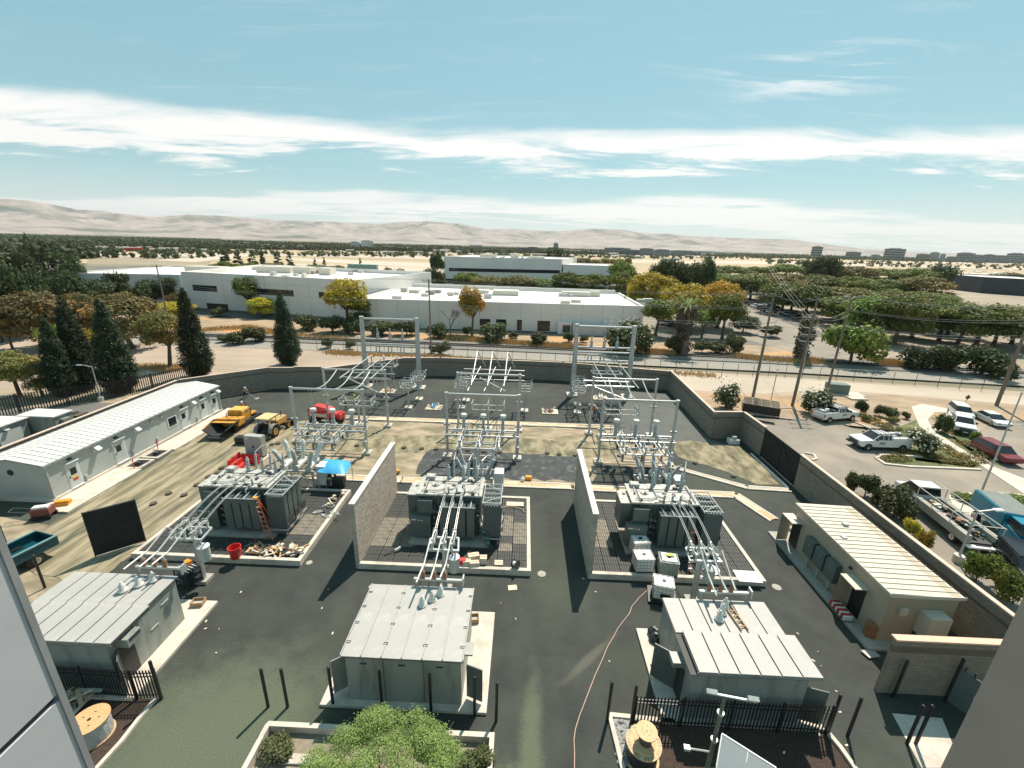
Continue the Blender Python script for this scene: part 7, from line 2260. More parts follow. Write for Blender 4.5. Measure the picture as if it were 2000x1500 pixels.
def crown_mesh(style, colr, var):
    k = (style, colr, var)
    if k in _crown: return _crown[k]
    rng = np.random.default_rng(sum(map(ord, style)) * 31 + var * 7 + 5)
    if style == 'round':
        v = leaf_cloud(crown_clumps(rng, 18), 4600, 0.062, rng)
    elif style == 'spread':
        v = leaf_cloud(crown_clumps(rng, 26, flatz=1.0, spread=0.72, cr=(0.24, 0.42)), 6000, 0.055, rng)
    elif style == 'dome':
        cl = []
        for i in range(34):
            a = i * 2.399; q = math.sqrt((i + .5) / 34) * 0.82
            h_ = math.sqrt(1 - q * q) * rng.uniform(0.45, 0.8) - 0.15
            s_ = rng.uniform(0.17, 0.30)
            cl.append((q * math.cos(a), q * math.sin(a), h_, s_, s_, s_ * 0.85))
            if i % 2: cl.append((q * 1.05 * math.cos(a), q * 1.05 * math.sin(a), -0.3, s_, s_, s_))
        v = leaf_cloud(cl, 8000, 0.045, rng, 0.45)
    elif style == 'loose':
        v = leaf_cloud(crown_clumps(rng, 18, spread=0.75, cr=(0.18, 0.34)), 2600, 0.07, rng)
    elif style == 'shrub':
        v = leaf_cloud(crown_clumps(rng, 12, flatz=0.8, cr=(0.28, 0.48)), 2400, 0.08, rng)
    elif style == 'column':
        cl = []
        for i in range(420):
            z = rng.uniform(0.0, 1) ** 1.25
            w = 0.21 * min(1, (z + .02) / 0.2) ** 0.5 * (1 - z) ** 0.68 + 0.006
            a = rng.uniform(0, 6.28)
            q = w * rng.uniform(0.70, 0.93)
            s_ = 0.012 + w * 0.16
            cl.append((q * math.cos(a), q * math.sin(a), z, s_, s_, s_ * 1.3))
        for i in range(24):
            z = (i + .5) / 24
            w = 0.21 * min(1, (z + .02) / 0.2) ** 0.5 * (1 - z) ** 0.68
            cl += [(0, 0, z, w * .8, w * .8, 0.03)] * 3
        v = leaf_cloud(cl, 26000, 0.0085, rng, 0.3)
    elif style == 'conifer':
        cl = []
        for i in range(46):
            z = rng.uniform(0.08, 1)
            w = 0.26 * (1 - z) ** 0.8 + 0.02
            a = rng.uniform(0, 6.28)
            cl.append((w * 0.75 * math.cos(a), w * 0.75 * math.sin(a), z - 0.03, w * 0.5, w * 0.5, 0.035))
        v = leaf_cloud(cl, 2600, 0.026, rng, 0.3)
    me = quads_mesh('crown', v, LM[colr])
    _crown[k] = me
    return me


_trunk = {}


def trunk_mesh(var, style):
    k = (var, style)
    if k in _trunk: return _trunk[k]
    rn = random.Random(var + 50)
    b = MB()
    if style in ('column', 'conifer'):
        b.cyl((0, 0, -0.05), (0, 0, 0.9), 0.022, 0.006, 7)
    else:
        p = Vector((0, 0, -1.9)); q = Vector((rn.uniform(-.1, .1), rn.uniform(-.1, .1), -0.85))
        b.cyl(p, p + Vector((0, 0, 0.12)), 0.14, 0.095, 8).cyl(p + Vector((0, 0, 0.12)), q, 0.095, 0.075, 8)
        for i in range(6):
            a = i * 1.05 + rn.uniform(-.3, .3)
            m_ = q + Vector((0.34 * math.cos(a), 0.34 * math.sin(a), rn.uniform(0.3, 0.5)))
            e = m_ + Vector((0.36 * math.cos(a + .3), 0.36 * math.sin(a + .3), rn.uniform(0.25, 0.6)))
            b.cyl(q, m_, 0.055, 0.035, 6).cyl(m_, e, 0.035, 0.012, 5)
    me = b.mesh('trunk', BARK)
    _trunk[k] = me
    return me


def zof(py, px, x, y):
    """height whose sight line at (x,y) meets this bearing"""
    lo, hi = -1.0, 60.0
    for _ in range(40):
        m_ = (lo + hi) / 2
        dv = Vector((x, y, m_ - CAM_H))
        yy = 750 - FPX * dv.dot(_U2) / dv.dot(_f)
        if yy > py: lo = m_
        else: hi = m_
    return m_


_tn = [0]


def tree(px, py, top, wpx, colr, label, style='round', cat='tree', group=None, name=None, trunk_frac=0.35, base=None):
    """tree standing at ground pixel (px,py), its top seen at pixel row top, crown wpx wide in the photograph"""
    x, y = base or G(px, py)
    H = zof(top, px, x, y)
    dist = Vector((x, y, -CAM_H * 0.7)).dot(_f)
    wd = wpx * dist / FPX
    _tn[0] += 1
    var = _tn[0] % 3
    t_ = thing(name or {'column': 'cypress_tree', 'conifer': 'conifer_tree', 'shrub': 'shrub'}.get(style, 'broadleaf_tree'), label, cat, (x, y, 0), (_tn[0] * 1.7) % 6.28, group)
    if style in ('column', 'conifer'):
        k = wd / (0.34 if style == 'column' else 0.56)
        o = inst(crown_mesh(style, colr, var), 'crown', t_, (0, 0, 0.25), 0, (k, k, H))
        inst(trunk_mesh(var, style), 'trunk', t_, (0, 0, 0), 0, (H, H, H))
    elif style == 'shrub':
        inst(crown_mesh(style, colr, var), 'foliage', t_, (0, 0, H * 0.45), 0, (wd / 2.1, wd / 2.1, H / 1.5))
        inst(trunk_mesh(var, 'round'), 'stem', t_, (0, 0, H * 0.45), 0, (wd / 4, wd / 4, H * 0.24))
    else:
        ch_ = H * (1 - trunk_frac)
        rz_ = ch_ / 1.75
        cz = H - rz_ * 0.92
        inst(crown_mesh(style, colr, var), 'crown', t_, (0, 0, cz), 0, (wd / 2.0, wd / 2.0, rz_))
        kz = cz / 1.9
        inst(trunk_mesh(var, 'round'), 'trunk', t_, (0, 0, cz), 0, (min(wd / 2.2, kz * 1.6), min(wd / 2.2, kz * 1.6), kz))
    return t_


CYG = 'tall dark cypresses beyond the yard wall'
for px, py, top, w, lab in ((565, 712, 571, 46, 'dark cypress standing alone beyond the wall, right of the other four'), (390, 735, 566, 54, 'stout dark cypress at the far end of the picket fence'), (238, 765, 588, 64, 'widest dark cypress of the trio behind the street lamp'), (168, 760, 580, 56, 'middle dark cypress of the trio behind the street lamp'), (128, 772, 622, 50, 'leftmost and shortest dark cypress')):
    tree(px, py, top, w, 'cypress', lab, 'column', group=CYG)
BG = 'broadleaf trees around the business park'
LOTG = 'spreading trees over the right car parks'
TL = [
    (490, 614, 533, 58, 'green', 'round green tree before the left white warehouse, trunk showing'),
    (513, 620, 577, 44, 'yellow', 'small lime-green tree beside the lone cypress'),
    (333, 716, 600, 92, 'olive', 'olive tree with bent trunk left of the stout cypress'),
    (680, 645, 533, 82, 'yellow', 'big yellow-green tree before the gap between the two warehouses'),
    (708, 640, 575, 40, 'green', 'darker green tree tucked behind the big yellow-green one'),
    (922, 656, 552, 54, 'gold', 'golden-yellow tree before the long low warehouse'),
    (95, 680, 558, 112, 'rust', 'rust-tipped tree leftmost of the three behind the cypresses'),
    (180, 672, 564, 66, 'rust', 'dull brown-green tree between the two rust-tipped trees'),
    (258, 680, 562, 108, 'rust', 'rust-tipped tree right of the row behind the cypresses'),
    (28, 690, 604, 56, 'olive', 'olive tree at the left edge leaning over the bare lot'),
    (40, 775, 682, 90, 'olive', 'grey-olive tree at the left edge in front of the picket fence'),
    (85, 775, 700, 40, 'olive', 'small grey-olive tree close to the left picket fence'),
    (120, 700, 628, 50, 'green', 'small green tree seen between the first and second cypress'),
    (190, 700, 635, 40, 'yellow', 'small light green tree seen between two cypresses'),
    (345, 628, 585, 60, 'yellow', 'yellowish tree at the foot of the left utility pole'),
    (350, 612, 568, 36, 'rust', 'reddish tree beside the left warehouse corner'),
    (1240, 600, 547, 32, 'gold', 'golden tree at the far right corner of the long low warehouse'),
    (1280, 655, 578, 72, 'green', 'dark green tree with bare trunk right of the long warehouse'),
    (1330, 640, 545, 90, 'yellow', 'yellow-green tree behind the shaggy palm'),
    (1410, 662, 565, 70, 'green', 'green tree with forked trunk at the edge of the right car park'),
    (1400, 640, 540, 76, 'gold', 'golden-tipped tree above the forked tree'),
    (1450, 650, 612, 46, 'dark', 'small dark tree standing alone in the car park'),
    (1370, 660, 600, 50, 'green', 'low green tree behind the shaggy palm trunk'),
    (1220, 590, 522, 60, 'green', 'green tree left of the dark tall grove'),
    (1270, 600, 525, 80, 'yellow', 'yellow-olive tree before the dark tall grove'),
    (1210, 570, 505, 44, 'green', 'green tree behind the small white building'),
    (1082, 515, 479, 38, 'dark', 'dark round tree above the office roof'),
    (1108, 515, 497, 22, 'dark', 'small dark tree right of the round one above the office roof'),
    (855, 575, 482, 26, 'dark', 'tall narrow dark tree at the office corner'),
    (1010, 575, 534, 70, 'olive', 'olive tree behind the long warehouse roof'),
    (960, 573, 536, 70, 'olive', 'olive tree above the middle of the long roof'),
    (915, 570, 528, 50, 'green', 'rounded green tree before the office left half'),
    (1060, 577, 540, 60, 'green', 'green tree before the office right half'),
    (1105, 580, 526, 50, 'green', 'taller green tree at the office right corner'),
    (1155, 585, 530, 60, 'green', 'green tree before the small white building'),
]
for px, py, top, w, c, lab in TL:
    tr_ = any(k_ in lab for k_ in ('trunk', 'golden-yellow', 'edge', 'before the gap'))
    tree(px, py, top, w * (1.0 if tr_ else 1.22), c, lab, 'round' if tr_ and c not in ('rust', 'olive') else 'dome', group=BG, trunk_frac=0.3 if tr_ else 0.08)
for i, (px, py, top, w) in enumerate([(1447, 572, 532, 70), (1500, 575, 534, 76), (1560, 580, 538, 72), (1620, 582, 540, 76), (1685, 585, 540, 80), (1750, 590, 545, 80), (1545, 606, 552, 84), (1605, 610, 555, 84), (1670, 612, 560, 88), (1730, 614, 560, 84), (1790, 618, 566, 84), (1640, 638, 574, 96), (1700, 655, 580, 100), (1780, 660, 582, 100), (1850, 655, 584, 96), (1870, 672, 590, 90), (1940, 676, 594, 90)]):
    tree(px, py, top, w, ('lot', 'olive', 'green')[i % 3], 'grove tree between the rows, %s, %s' % (('dark green', 'olive', 'mid green')[i % 3], ('above the upper left parked cars', 'back left', 'back centre left', 'back centre', 'back centre right', 'back right', 'left rim by the road', 'left of the middle', 'dead centre', 'right of the middle', 'right middle', 'behind the rounded green bush', 'left of the front trunks', 'between the two front trunks', 'right of the second front trunk', 'front right', 'far front right')[i]), 'dome', group=LOTG, trunk_frac=0.16)
for px, py, top, w, lab in ((1295, 590, 497, 60, 'dark tall tree on the left of the dark grove'), (1335, 590, 500, 60, 'dark tall tree in the middle of the dark grove'), (1365, 600, 492, 48, 'tallest dark tree on the right of the dark grove'), (1278, 580, 510, 40, 'lower dark tree at the left foot of the dark grove')):
    tree(px, py, top, w, 'dark', lab, 'spread', group='dark grove right of the warehouses', trunk_frac=0.12)
rn = random.Random(12)
k = 0
WHERE = ['farthest row', 'second row from the back', 'middle row', 'third row from the front', 'second row from the front', 'front row']
rows = [([(1420, 560), (1475, 556), (1530, 562), (1660, 566), (1720, 566), (1780, 568)], 522, 100, 0),
        ([(1400, 580), (1465, 585), (1530, 590), (1590, 592), (1650, 592), (1715, 595), (1790, 600)], 541, 108, 1),
        ([(1570, 622), (1640, 625), (1525, 612)], 555, 122, 2),
        ([(1745, 640), (1810, 642), (1690, 640), (1800, 618)], 572, 118, 3),
        ([(1745, 672), (1690, 660)], 574, 135, 4),
        ([(1833, 666), (1905, 680), (1975, 672), (2040, 690)], 586, 130, 5)]
for pts, top, w, r_ in rows:
    for i, (px, py) in enumerate(pts):
        nth = ['first', 'second', 'third', 'fourth', 'fifth', 'sixth', 'seventh'][i]
        tree(px, py, top - 4 + rn.uniform(-5, 6) + (px - 1700) * 0.012, w * 0.82 * rn.uniform(0.85, 1.15), ('lot', 'green', 'lot', 'olive')[(i + r_) % 4], 'spreading green tree, %s from the left in the grove\'s %s' % (nth, WHERE[r_]) if i else 'spreading green tree at the left end of the grove\'s %s' % WHERE[r_], 'dome', group=LOTG, trunk_frac=0.16)
for px, py, top, w, c, lab in ((1600, 570, 494, 62, 'dark', 'dark dome-shaped tree rising behind the right-hand grove'), (1575, 560, 500, 40, 'dark', 'dark tree leaning left beside the dome-shaped one'), (1640, 560, 520, 44, 'rust', 'brownish tree right of the dome-shaped one'), (1825, 570, 513, 56, 'dark', 'dark windswept tree at the right rim of the grove'), (1755, 560, 521, 60, 'dark', 'dark tree left of the windswept one'), (1960, 560, 530, 70, 'dark', 'dark tree beyond the black-sided building')):
    tree(px, py, top, w, c, lab, 'spread', group='dark trees behind the right grove', trunk_frac=0.1)

# dark conifers and mixed trees, upper left
rn = random.Random(5)
UL = [(-10, 640, 452, 90), (35, 630, 462, 70), (72, 620, 476, 60), (92, 600, 452, 44), (118, 600, 470, 56), (150, 590, 478, 44), (165, 585, 470, 36), (20, 600, 480, 60), (60, 655, 500, 80), (5, 668, 520, 80), (110, 640, 520, 70), (145, 640, 515, 60)]
for i, (px, py, top, w) in enumerate(UL):
    tree(px, py, top, w * 1.1, 'dark', 'tall dark evergreen in the upper left grove, %s' % ['cut by the left edge', 'second tall one', 'third from the edge', 'with the highest tip', 'with a broad flat side', 'near its right rim', 'at its right rim', 'behind the front pair', 'low in front', 'lowest at the left edge', 'in front centre', 'in front at the right'][i], 'conifer' if i % 3 != 2 else 'spread', group='dark evergreens in the upper left grove', trunk_frac=0.1)
for i, (px, py, top, w) in enumerate([(205, 620, 537, 60), (240, 610, 520, 52), (275, 610, 545, 56), (305, 600, 540, 52), (335, 600, 533, 40), (190, 640, 560, 60)]):
    tree(px, py, top, w, 'dark', 'dark green tree %s' % ['left of the left utility pole', 'with its crown against the white roof', 'under the wires', 'just left of the left utility pole top', 'at the left warehouse corner', 'in front of the dark trees under the wires'][i], 'spread', group='dark trees left of the warehouses', trunk_frac=0.12)
for i, (px, top, w) in enumerate([(443, 483, 24), (467, 484, 22), (495, 486, 22), (515, 486, 14), (545, 488, 20), (567, 489, 18), (617, 503, 12), (635, 502, 12), (705, 502, 12)]):
    tree(px, 524 + (i > 5) * 6, top, w, 'dark', 'small pointed conifer above the warehouse roofs, number %s from the left' % ['one', 'two', 'three', 'four', 'five', 'six', 'seven', 'eight', 'nine'][i], 'conifer', group='small conifers above the roofs')
for i in range(16):
    px = 425 + i * 18 + rn.uniform(-4, 4)
    tree(px, 532 + rn.uniform(0, 4) + i * 0.4, 510 + rn.uniform(-3, 4) + i * 0.5, rn.uniform(30, 44), 'olive' if i % 3 == 0 else 'green', 'low green treetop in the row above the warehouse roofs', 'round', group='row of low trees above the warehouse roofs', trunk_frac=0.1)
for i in range(9):
    px = 745 + i * 14
    tree(px, 566, 528 + rn.uniform(-12, 12), rn.uniform(22, 34), 'dark' if i % 2 else 'green', 'dark tree in the gap between the warehouses and the office', 'round', group='trees between warehouses and office', trunk_frac=0.1)
for i in range(7):
    tree(1130 + i * 16, 520, 503 + rn.uniform(-2, 3), rn.uniform(18, 30), 'olive', 'small tree beyond the small white building', 'round', group='small trees beyond the white building', trunk_frac=0.1)

# shrubs
SG = 'shrubs along the railway'
SH = [(640, 680, 658, 30, 'dark round shrub left of the left tower'), (685, 682, 661, 24, 'thin shrub just left of the left tower'), (462, 672, 645, 46, 'wide shrub right of the stout cypress'), (500, 668, 636, 50, 'shrub behind the railway left of the lone cypress'), (430, 618, 598, 40, 'shrub at the left warehouse door'), (440, 668, 650, 30, 'shrub by the track at the stout cypress'),
      (600, 645, 612, 60, 'bushy shrub right of the lone cypress'), (650, 650, 612, 60, 'dark bush below the big yellow-green tree'), (690, 652, 616, 50, 'dark bush just left of the tower top'), (745, 655, 625, 60, 'shrub behind the left tower arresters'), (795, 655, 622, 60, 'shrub behind the right half of the left tower'), (855, 660, 628, 50, 'brown-green shrub right of the utility pole'), (865, 692, 665, 36, 'dark shrub by the foot of the utility pole'), (845, 690, 672, 20, 'small shrub touching the utility pole'),
      (965, 668, 625, 64, 'large green shrub before the low warehouse'), (912, 655, 636, 24, 'small brown shrub left of the large green one'), (1050, 675, 645, 42, 'round green shrub among the golden grass'), (1003, 660, 646, 24, 'small dull shrub among the golden grass'), (1110, 668, 648, 28, 'small green shrub left of the right tower'), (1140, 668, 655, 20, 'tiny reddish shrub inside the right tower frame'),
      (1255, 690, 640, 40, 'green shrub at the right foot of the white-flowered bush'), (1315, 693, 655, 40, 'shrub left of the palm trunk'), (1370, 690, 660, 40, 'shrub right of the palm trunk'), (1400, 690, 663, 50, 'brownish shrub right of the palm'), (1432, 690, 650, 48, 'pointed dark shrub near the crossing'), (1505, 658, 632, 50, 'dark shrub on the parking island'), (1950, 742, 700, 60, 'dark shrub at the right edge beside the track')]
for px, py, top, w, lab in SH:
    tree(px, py, top, w, 'shrub' if px % 3 else 'dark', lab, 'shrub', 'shrub', SG)


def flowers(root, n, sx, sy, H, seed=1):
    rng = np.random.default_rng(seed)
    v = leaf_cloud([(0, 0, H * 0.62, sx, sy, H * 0.5)], n, 0.16, rng, 0.4)
    o = bpy.data.objects.new('blossom', quads_mesh('blossom', v, plain('white_blossom', (0.66, 0.62, 0.52), 0.8)))
    COL.objects.link(o); reg(o, root); o['kind'] = 'stuff'


for px, py, top, w, nf, lab in ((1222, 692, 623, 106, 90, 'large white-flowered oleander behind the right tower'), (1660, 710, 622, 124, 30, 'big rounded green bush between the utility poles'), (1418, 797, 745, 54, 60, 'flowering bush just outside the wall corner'), (1588, 808, 758, 60, 90, 'white-flowered bush behind the open-bed pickup'), (1795, 884, 838, 62, 70, 'flowering young tree hiding the tail of the service pickup')):
    t_ = tree(px, py, top, w, 'shrub' if px != 1660 else 'green', lab, 'shrub', 'bush', 'large bushes')
    dist = Vector((t_.location.x, t_.location.y, -15)).dot(_f)
    H = zof(top, px, t_.location.x, t_.location.y)
    flowers(t_, nf * 3, w * dist / FPX * 0.5, w * dist / FPX * 0.5, H, px)
for i, (px, py, top, w) in enumerate([(1790, 722, 672, 70), (1850, 726, 668, 80), (1915, 732, 670, 80), (1820, 724, 672, 60)]):
    tree(px, py, top, w, 'dark', 'clump of the dark hedge beside the track, %s' % ['left end', 'centre right', 'right end', 'centre left'][i], 'shrub', 'hedge', 'dark hedge beside the track')
for px, py, top, w, c, lab in ((1680, 808, 780, 28, 'dark', 'round dark shrub behind the pickups, leftmost'), (1717, 812, 789, 24, 'dark', 'round dark shrub behind the pickups, second'), (1737, 818, 793, 28, 'shrub', 'round dark shrub behind the pickups, third'), (1768, 818, 804, 18, 'dark', 'low dark shrub behind the pickups, rightmost'), (1745, 826, 812, 24, 'olive', 'low olive shrub before the round dark ones'), (1690, 822, 806, 20, 'olive', 'low shrub at the nose of the open-bed pickup'),
                               (1660, 960, 922, 34, 'shrub', 'shrub leaning on the wall right of the gate'), (1688, 970, 920, 50, 'dark', 'dark bush outside the wall right of the gate'), (1745, 1010, 945, 80, 'shrub', 'big leafy bush hiding the cab of the flatbed truck'), (1715, 990, 945, 40, 'dark', 'bush between the two big ones along the wall'), (1775, 1050, 1010, 36, 'yellow', 'light green bush beside the flatbed truck'), (1800, 1075, 1030, 34, 'yellow', 'light green bush by the foot of the wall'),
                               (1905, 1135, 1075, 66, 'green', 'leafy tree below the flatbed truck'), (1955, 1170, 1105, 74, 'green', 'leafy tree at the right edge above the wall'), (1838, 845, 805, 34, 'dark', 'young reddish tree beside the white crew pickup'), (1900, 868, 840, 24, 'green', 'small staked tree between crew pickup and red wagon')):
    tree(px, py, top, w, c, lab, 'shrub', 'shrub', 'shrubs around the outer lot')

x, y = G(880, 662)
t_ = thing('bare_tree', 'leafless grey tree left of the golden-yellow one before the low warehouse', 'tree', (x, y, 0))
b = MB()
rn = random.Random(6)


def limb(p, d, L, r, k):
    q = p + d * L
    b.cyl(p, q, r, r * 0.65, 5)
    if k:
        for _ in range(3): limb(q, (d + Vector((rn.uniform(-.75, .75), rn.uniform(-.75, .75), rn.uniform(-.1, .4)))).normalized(), L * 0.72, r * 0.62, k - 1)


limb(Vector((0, 0, 0)), Vector((0, 0, 1)), 2.6, 0.16, 4)
b.build('branches', BARK, t_)
# golden grass tufts along the track
def tufts(name, px_pts, n, h, m, seed, spread=1.0):
    rng = np.random.default_rng(seed)
    A = []
    P = [Vector(G(*p)) for p in px_pts]
    for i in range(n):
        k = rng.integers(0, len(P) - 1)
        u = rng.random()
        c = P[k].lerp(P[k + 1], u)
        x, y = c.x + rng.normal() * spread * 0.6, c.y + rng.normal() * spread
        a = rng.uniform(0, PI)
        w, hh = rng.uniform(0.04, 0.12), h * rng.uniform(0.5, 1.1)
        lx, ly = rng.normal(0, .15, 2)
        dx, dy = math.cos(a) * w, math.sin(a) * w
        A += [(x - dx, y - dy, -0.05), (x + dx, y + dy, -0.05), (x + dx * .3 + lx, y + dy * .3 + ly, hh), (x - dx * .3 + lx, y - dy * .3 + ly, hh * .9)]
    o = bpy.data.objects.new(name, quads_mesh(name, np.array(A), m))
    COL.objects.link(o)
    tag(o, 'dry golden grass standing along the railway', 'grass', kind='stuff')


tufts('dry_grass', [(875, 660), (960, 668), (1060, 676), (1140, 680)], 9000, 0.9, DRYGR, 1, 1.0)
tufts('dry_grass', [(1245, 688), (1310, 692)], 3500, 0.9, DRYGR, 2, 1.0)
tufts('dry_grass', [(1440, 698), (1480, 702), (1560, 708), (1600, 706)], 4000, 0.8, DRYGR, 3, 1.2)
tufts('dry_grass', [(1715, 710), (1765, 712)], 2500, 0.8, DRYGR, 4, 1.4)
tufts('dry_grass', [(395, 645), (480, 640), (560, 655), (680, 664)], 4500, 0.6, DRYGR, 5, 1.3)
tufts('dry_grass', [(270, 715), (340, 720), (370, 716)], 1500, 0.4, DRYGR, 6, 1.0)
tufts('dry_grass', [(640, 688), (700, 692), (830, 695), (1000, 708), (1200, 722), (1400, 735)], 4500, 0.5, DRYGR, 7, 0.8)
# planting beds of the outer lot
sheet('planting_bed', [(1745, 838), (1770, 828), (1790, 820), (1812, 830), (1850, 848), (1925, 905), (1900, 913), (1830, 905), (1790, 900), (1760, 875)], 0.02, GRASS)
sheet('planting_bed', [(1825, 810), (1835, 830), (1880, 866), (1960, 912), (1940, 905), (1895, 860), (1850, 825)], 0.025, GRASS)
sheet('footpath', [(1780, 795), (1800, 801 - 12), (1850, 798), (1862, 806), (1825, 806), (1812, 820), (1822, 840), (1870, 872), (1935, 910), (2000, 935), (2000, 965), (1925, 915), (1855, 874), (1795, 832)], 0.03, CONC)
sheet('planting_bed', [(1722, 898), (1735, 890), (1800, 896), (1852, 903), (1900, 905), (1915, 915), (1850, 912), (1775, 908), (1735, 905)], 0.02, GRASS)
kerb('lot_kerb', [(1915, 918), (1850, 915), (1775, 912), (1728, 907), (1712, 896), (1722, 889), (1760, 891), (1800, 893)], 0.3, 0.14, CONC, kind='structure')
kerb('lot_kerb', [(1500, 797), (1545, 797), (1560, 803), (1585, 808), (1620, 806)], 0.22, 0.13, CONC, kind='structure')
kerb('lot_kerb', [(1664, 822), (1700, 838), (1745, 862), (1800, 893)], 0.22, 0.13, CONC, kind='structure')
kerb('lot_kerb', [(1572, 885), (1590, 889), (1594, 897), (1585, 899)], 0.25, 0.13, CONC, kind='structure')
sheet('hedge_bed_walk', [(1852, 968), (1880, 962), (1960, 962), (2100, 975), (2100, 1010), (1990, 1006), (1905, 1010), (1865, 995)], 0.02, CONC)
t_ = thing('low_hedge', 'low clipped green ground hedge around the light pole at the right edge', 'hedge', (*G(1940, 985), 0))
for px, py, w in ((1890, 978, 46), (1915, 985, 60), (1950, 985, 70), (1985, 990, 70), (1960, 998, 60), (2010, 985, 60)):
    x, y = G(px, py)
    inst(crown_mesh('shrub', 'green', px % 3), 'foliage', t_, (x - t_.location.x, y - t_.location.y, 0.2), 0, (w * 48 / FPX / 2, w * 48 / FPX / 2.4, 0.55))
GT = []
rng = np.random.default_rng(77)
cl = []
for px, py in ((1760, 880), (1780, 886), (1820, 892), (1845, 900), (1880, 905), (1790, 845), (1810, 855), (1840, 875), (1870, 890), (1900, 900), (1845, 822), (1860, 845), (1890, 868), (1920, 890), (1740, 898), (1755, 896), (1700, 820), (1720, 830), (1740, 838)):
    x, y = G(px, py)
    cl.append((x, y, 0.12, 1.4, 0.9, 0.3))
o = bpy.data.objects.new('ground_cover', quads_mesh('ground_cover', leaf_cloud(cl, 9000, 0.10, rng), LM['olive']))
COL.objects.link(o)
tag(o, 'low green and straw ground cover in the beds of the outer lot', 'ground cover', kind='stuff')

# shaggy palm with ivy, and the ivy-wrapped pole
for px, py, top, w, lab, cr in ((1330, 692, 598, 46, 'thick shaggy palm trunk wrapped in dead fronds beside the track', 1), (1562, 705, 615, 34, 'utility-pole palm covered in dead fronds and ivy', 0)):
    x, y = G(px, py)
    H = zof(top, px, x, y)
    r = w * Vector((x, y, -15)).dot(_f) / FPX / 2
    t_ = thing('palm_tree', lab, 'palm tree', (x, y, 0), 0, None)
    MB().lathe([(r * .55, 0), (r * .5, H * .3), (r * .45, H * .7), (r * .3, H)], (0, 0, 0), 10).build('trunk', TIMBER, t_)
    rng = np.random.default_rng(px)
    cl = [(math.cos(a) * r * .45, math.sin(a) * r * .45, z, r * .5, r * .5, H * .12) for a, z in zip(rng.uniform(0, 6.28, 26), rng.uniform(0.1 * H, 0.92 * H, 26))]
    dm = leafmat('dead_frond%d' % px, (0.16, 0.125, 0.095), (0.10, 0.085, 0.065), (0.07, 0.08, 0.045))
    o = bpy.data.objects.new('frond_skirt', quads_mesh('frond_skirt', leaf_cloud(cl, 2600, 0.32, rng, 0.9), dm))
    COL.objects.link(o); reg(o, t_)
    if cr:
        rn = random.Random(2)
        b = MB()
        for i in range(34):
            a = rn.uniform(0, 2 * PI); e = rn.uniform(-0.5, 1.1); L = r * rn.uniform(1.1, 1.7)
            p0 = Vector((0, 0, H)); p1 = p0 + Vector((math.cos(a) * L * .6, math.sin(a) * L * .6, math.sin(e) * L * .6)); p2 = p1 + Vector((math.cos(a) * L * .5, math.sin(a) * L * .5, -L * .35))
            s = Vector((-math.sin(a), math.cos(a), 0)) * 0.22
            b.add([p0, p1 - s, p2, p1 + s], [(0, 1, 2, 3)])
        b.build('crown', LM['green'], t_)
# foreground tree in the planter
x, y = G(730, 1560, 2.6)
t_ = thing('planter_tree', 'bright green fine-leaved tree in the foreground planter at the bottom of the view', 'tree', (x, y, 0))
rng = np.random.default_rng(42)
cl = []
for i in range(90):
    a = rng.uniform(0, 6.28); q = math.sqrt(rng.uniform(0, 1)) * 3.1
    z = 2.0 + 2.05 * math.sqrt(max(0, 1 - (q / 3.1) ** 2)) * rng.uniform(0.55, 1.0) + rng.uniform(-.2, .1)
    z -= 0.55 * math.exp(-((q * math.cos(a) - 0.35) / 0.35) ** 2) * (1 if math.sin(a) > -.3 else .3)
    cl.append((q * math.cos(a), q * math.sin(a), z, 0.55, 0.55, 0.45))
o = bpy.data.objects.new('crown', quads_mesh('crown', leaf_cloud(cl, 130000, 0.031, rng), LM['bright']))
COL.objects.link(o); reg(o, t_)
b = MB().cyl((0, 0, 0), (0.1, 0, 2.2), 0.11, 0.08, 8)
for i in range(8):
    a = i * 0.8
    b.cyl((0.1, 0, 2.1), (0.9 * math.cos(a), 0.9 * math.sin(a), 3.2), 0.05, 0.03, 6).cyl((0.9 * math.cos(a), 0.9 * math.sin(a), 3.2), (1.5 * math.cos(a + .2), 1.5 * math.sin(a + .2), 3.9), 0.03, 0.01, 5)
b.build('trunk', BARK, t_)
for px, py, w, lab in ((540, 1462, 1.0, 'small leafy plant at the left end of the foreground planter'), (945, 1478, 0.7, 'small leafy plant at the right end of the foreground planter'), (915, 1490, 0.7, 'low plant half under the foreground tree on the right')):
    x, y = G(px, py, 0.4)
    t_ = thing('planter_shrub', lab, 'plant', (x, y, 0), 0, 'planter plants')
    inst(crown_mesh('shrub', 'shrub', 1), 'foliage', t_, (0, 0, 0.35), 0, (w * .8, w * .8, 0.5))

# far-off woods across the valley: too many trees to count
def far_wood(label, spec, n, size, m, seed):
    rng = np.random.default_rng(seed)
    A = []
    for i in range(n):
        (xa, ya, yb), (xb, yc, yd) = spec
        u = rng.random()
        px = xa + (xb - xa) * u
        y0, y1 = ya + (yc - ya) * u, yb + (yd - yb) * u
        py = y0 + (y1 - y0) * rng.random() ** 1.2
        x, y = G(px, py)
        h = size * rng.uniform(0.55, 1.25)
        w = h * rng.uniform(0.35, 0.7)
        A.append(leaf_cloud([(x, y, h * .5, w, w, h * .5), (x + w * .5, y, h * .35, w * .8, w * .8, h * .35)], 26, h * 0.27, rng))
    o = bpy.data.objects.new('distant_wood', quads_mesh('distant_wood', np.concatenate(A), m))
    COL.objects.link(o)
    tag(o, label, 'woodland', kind='stuff')


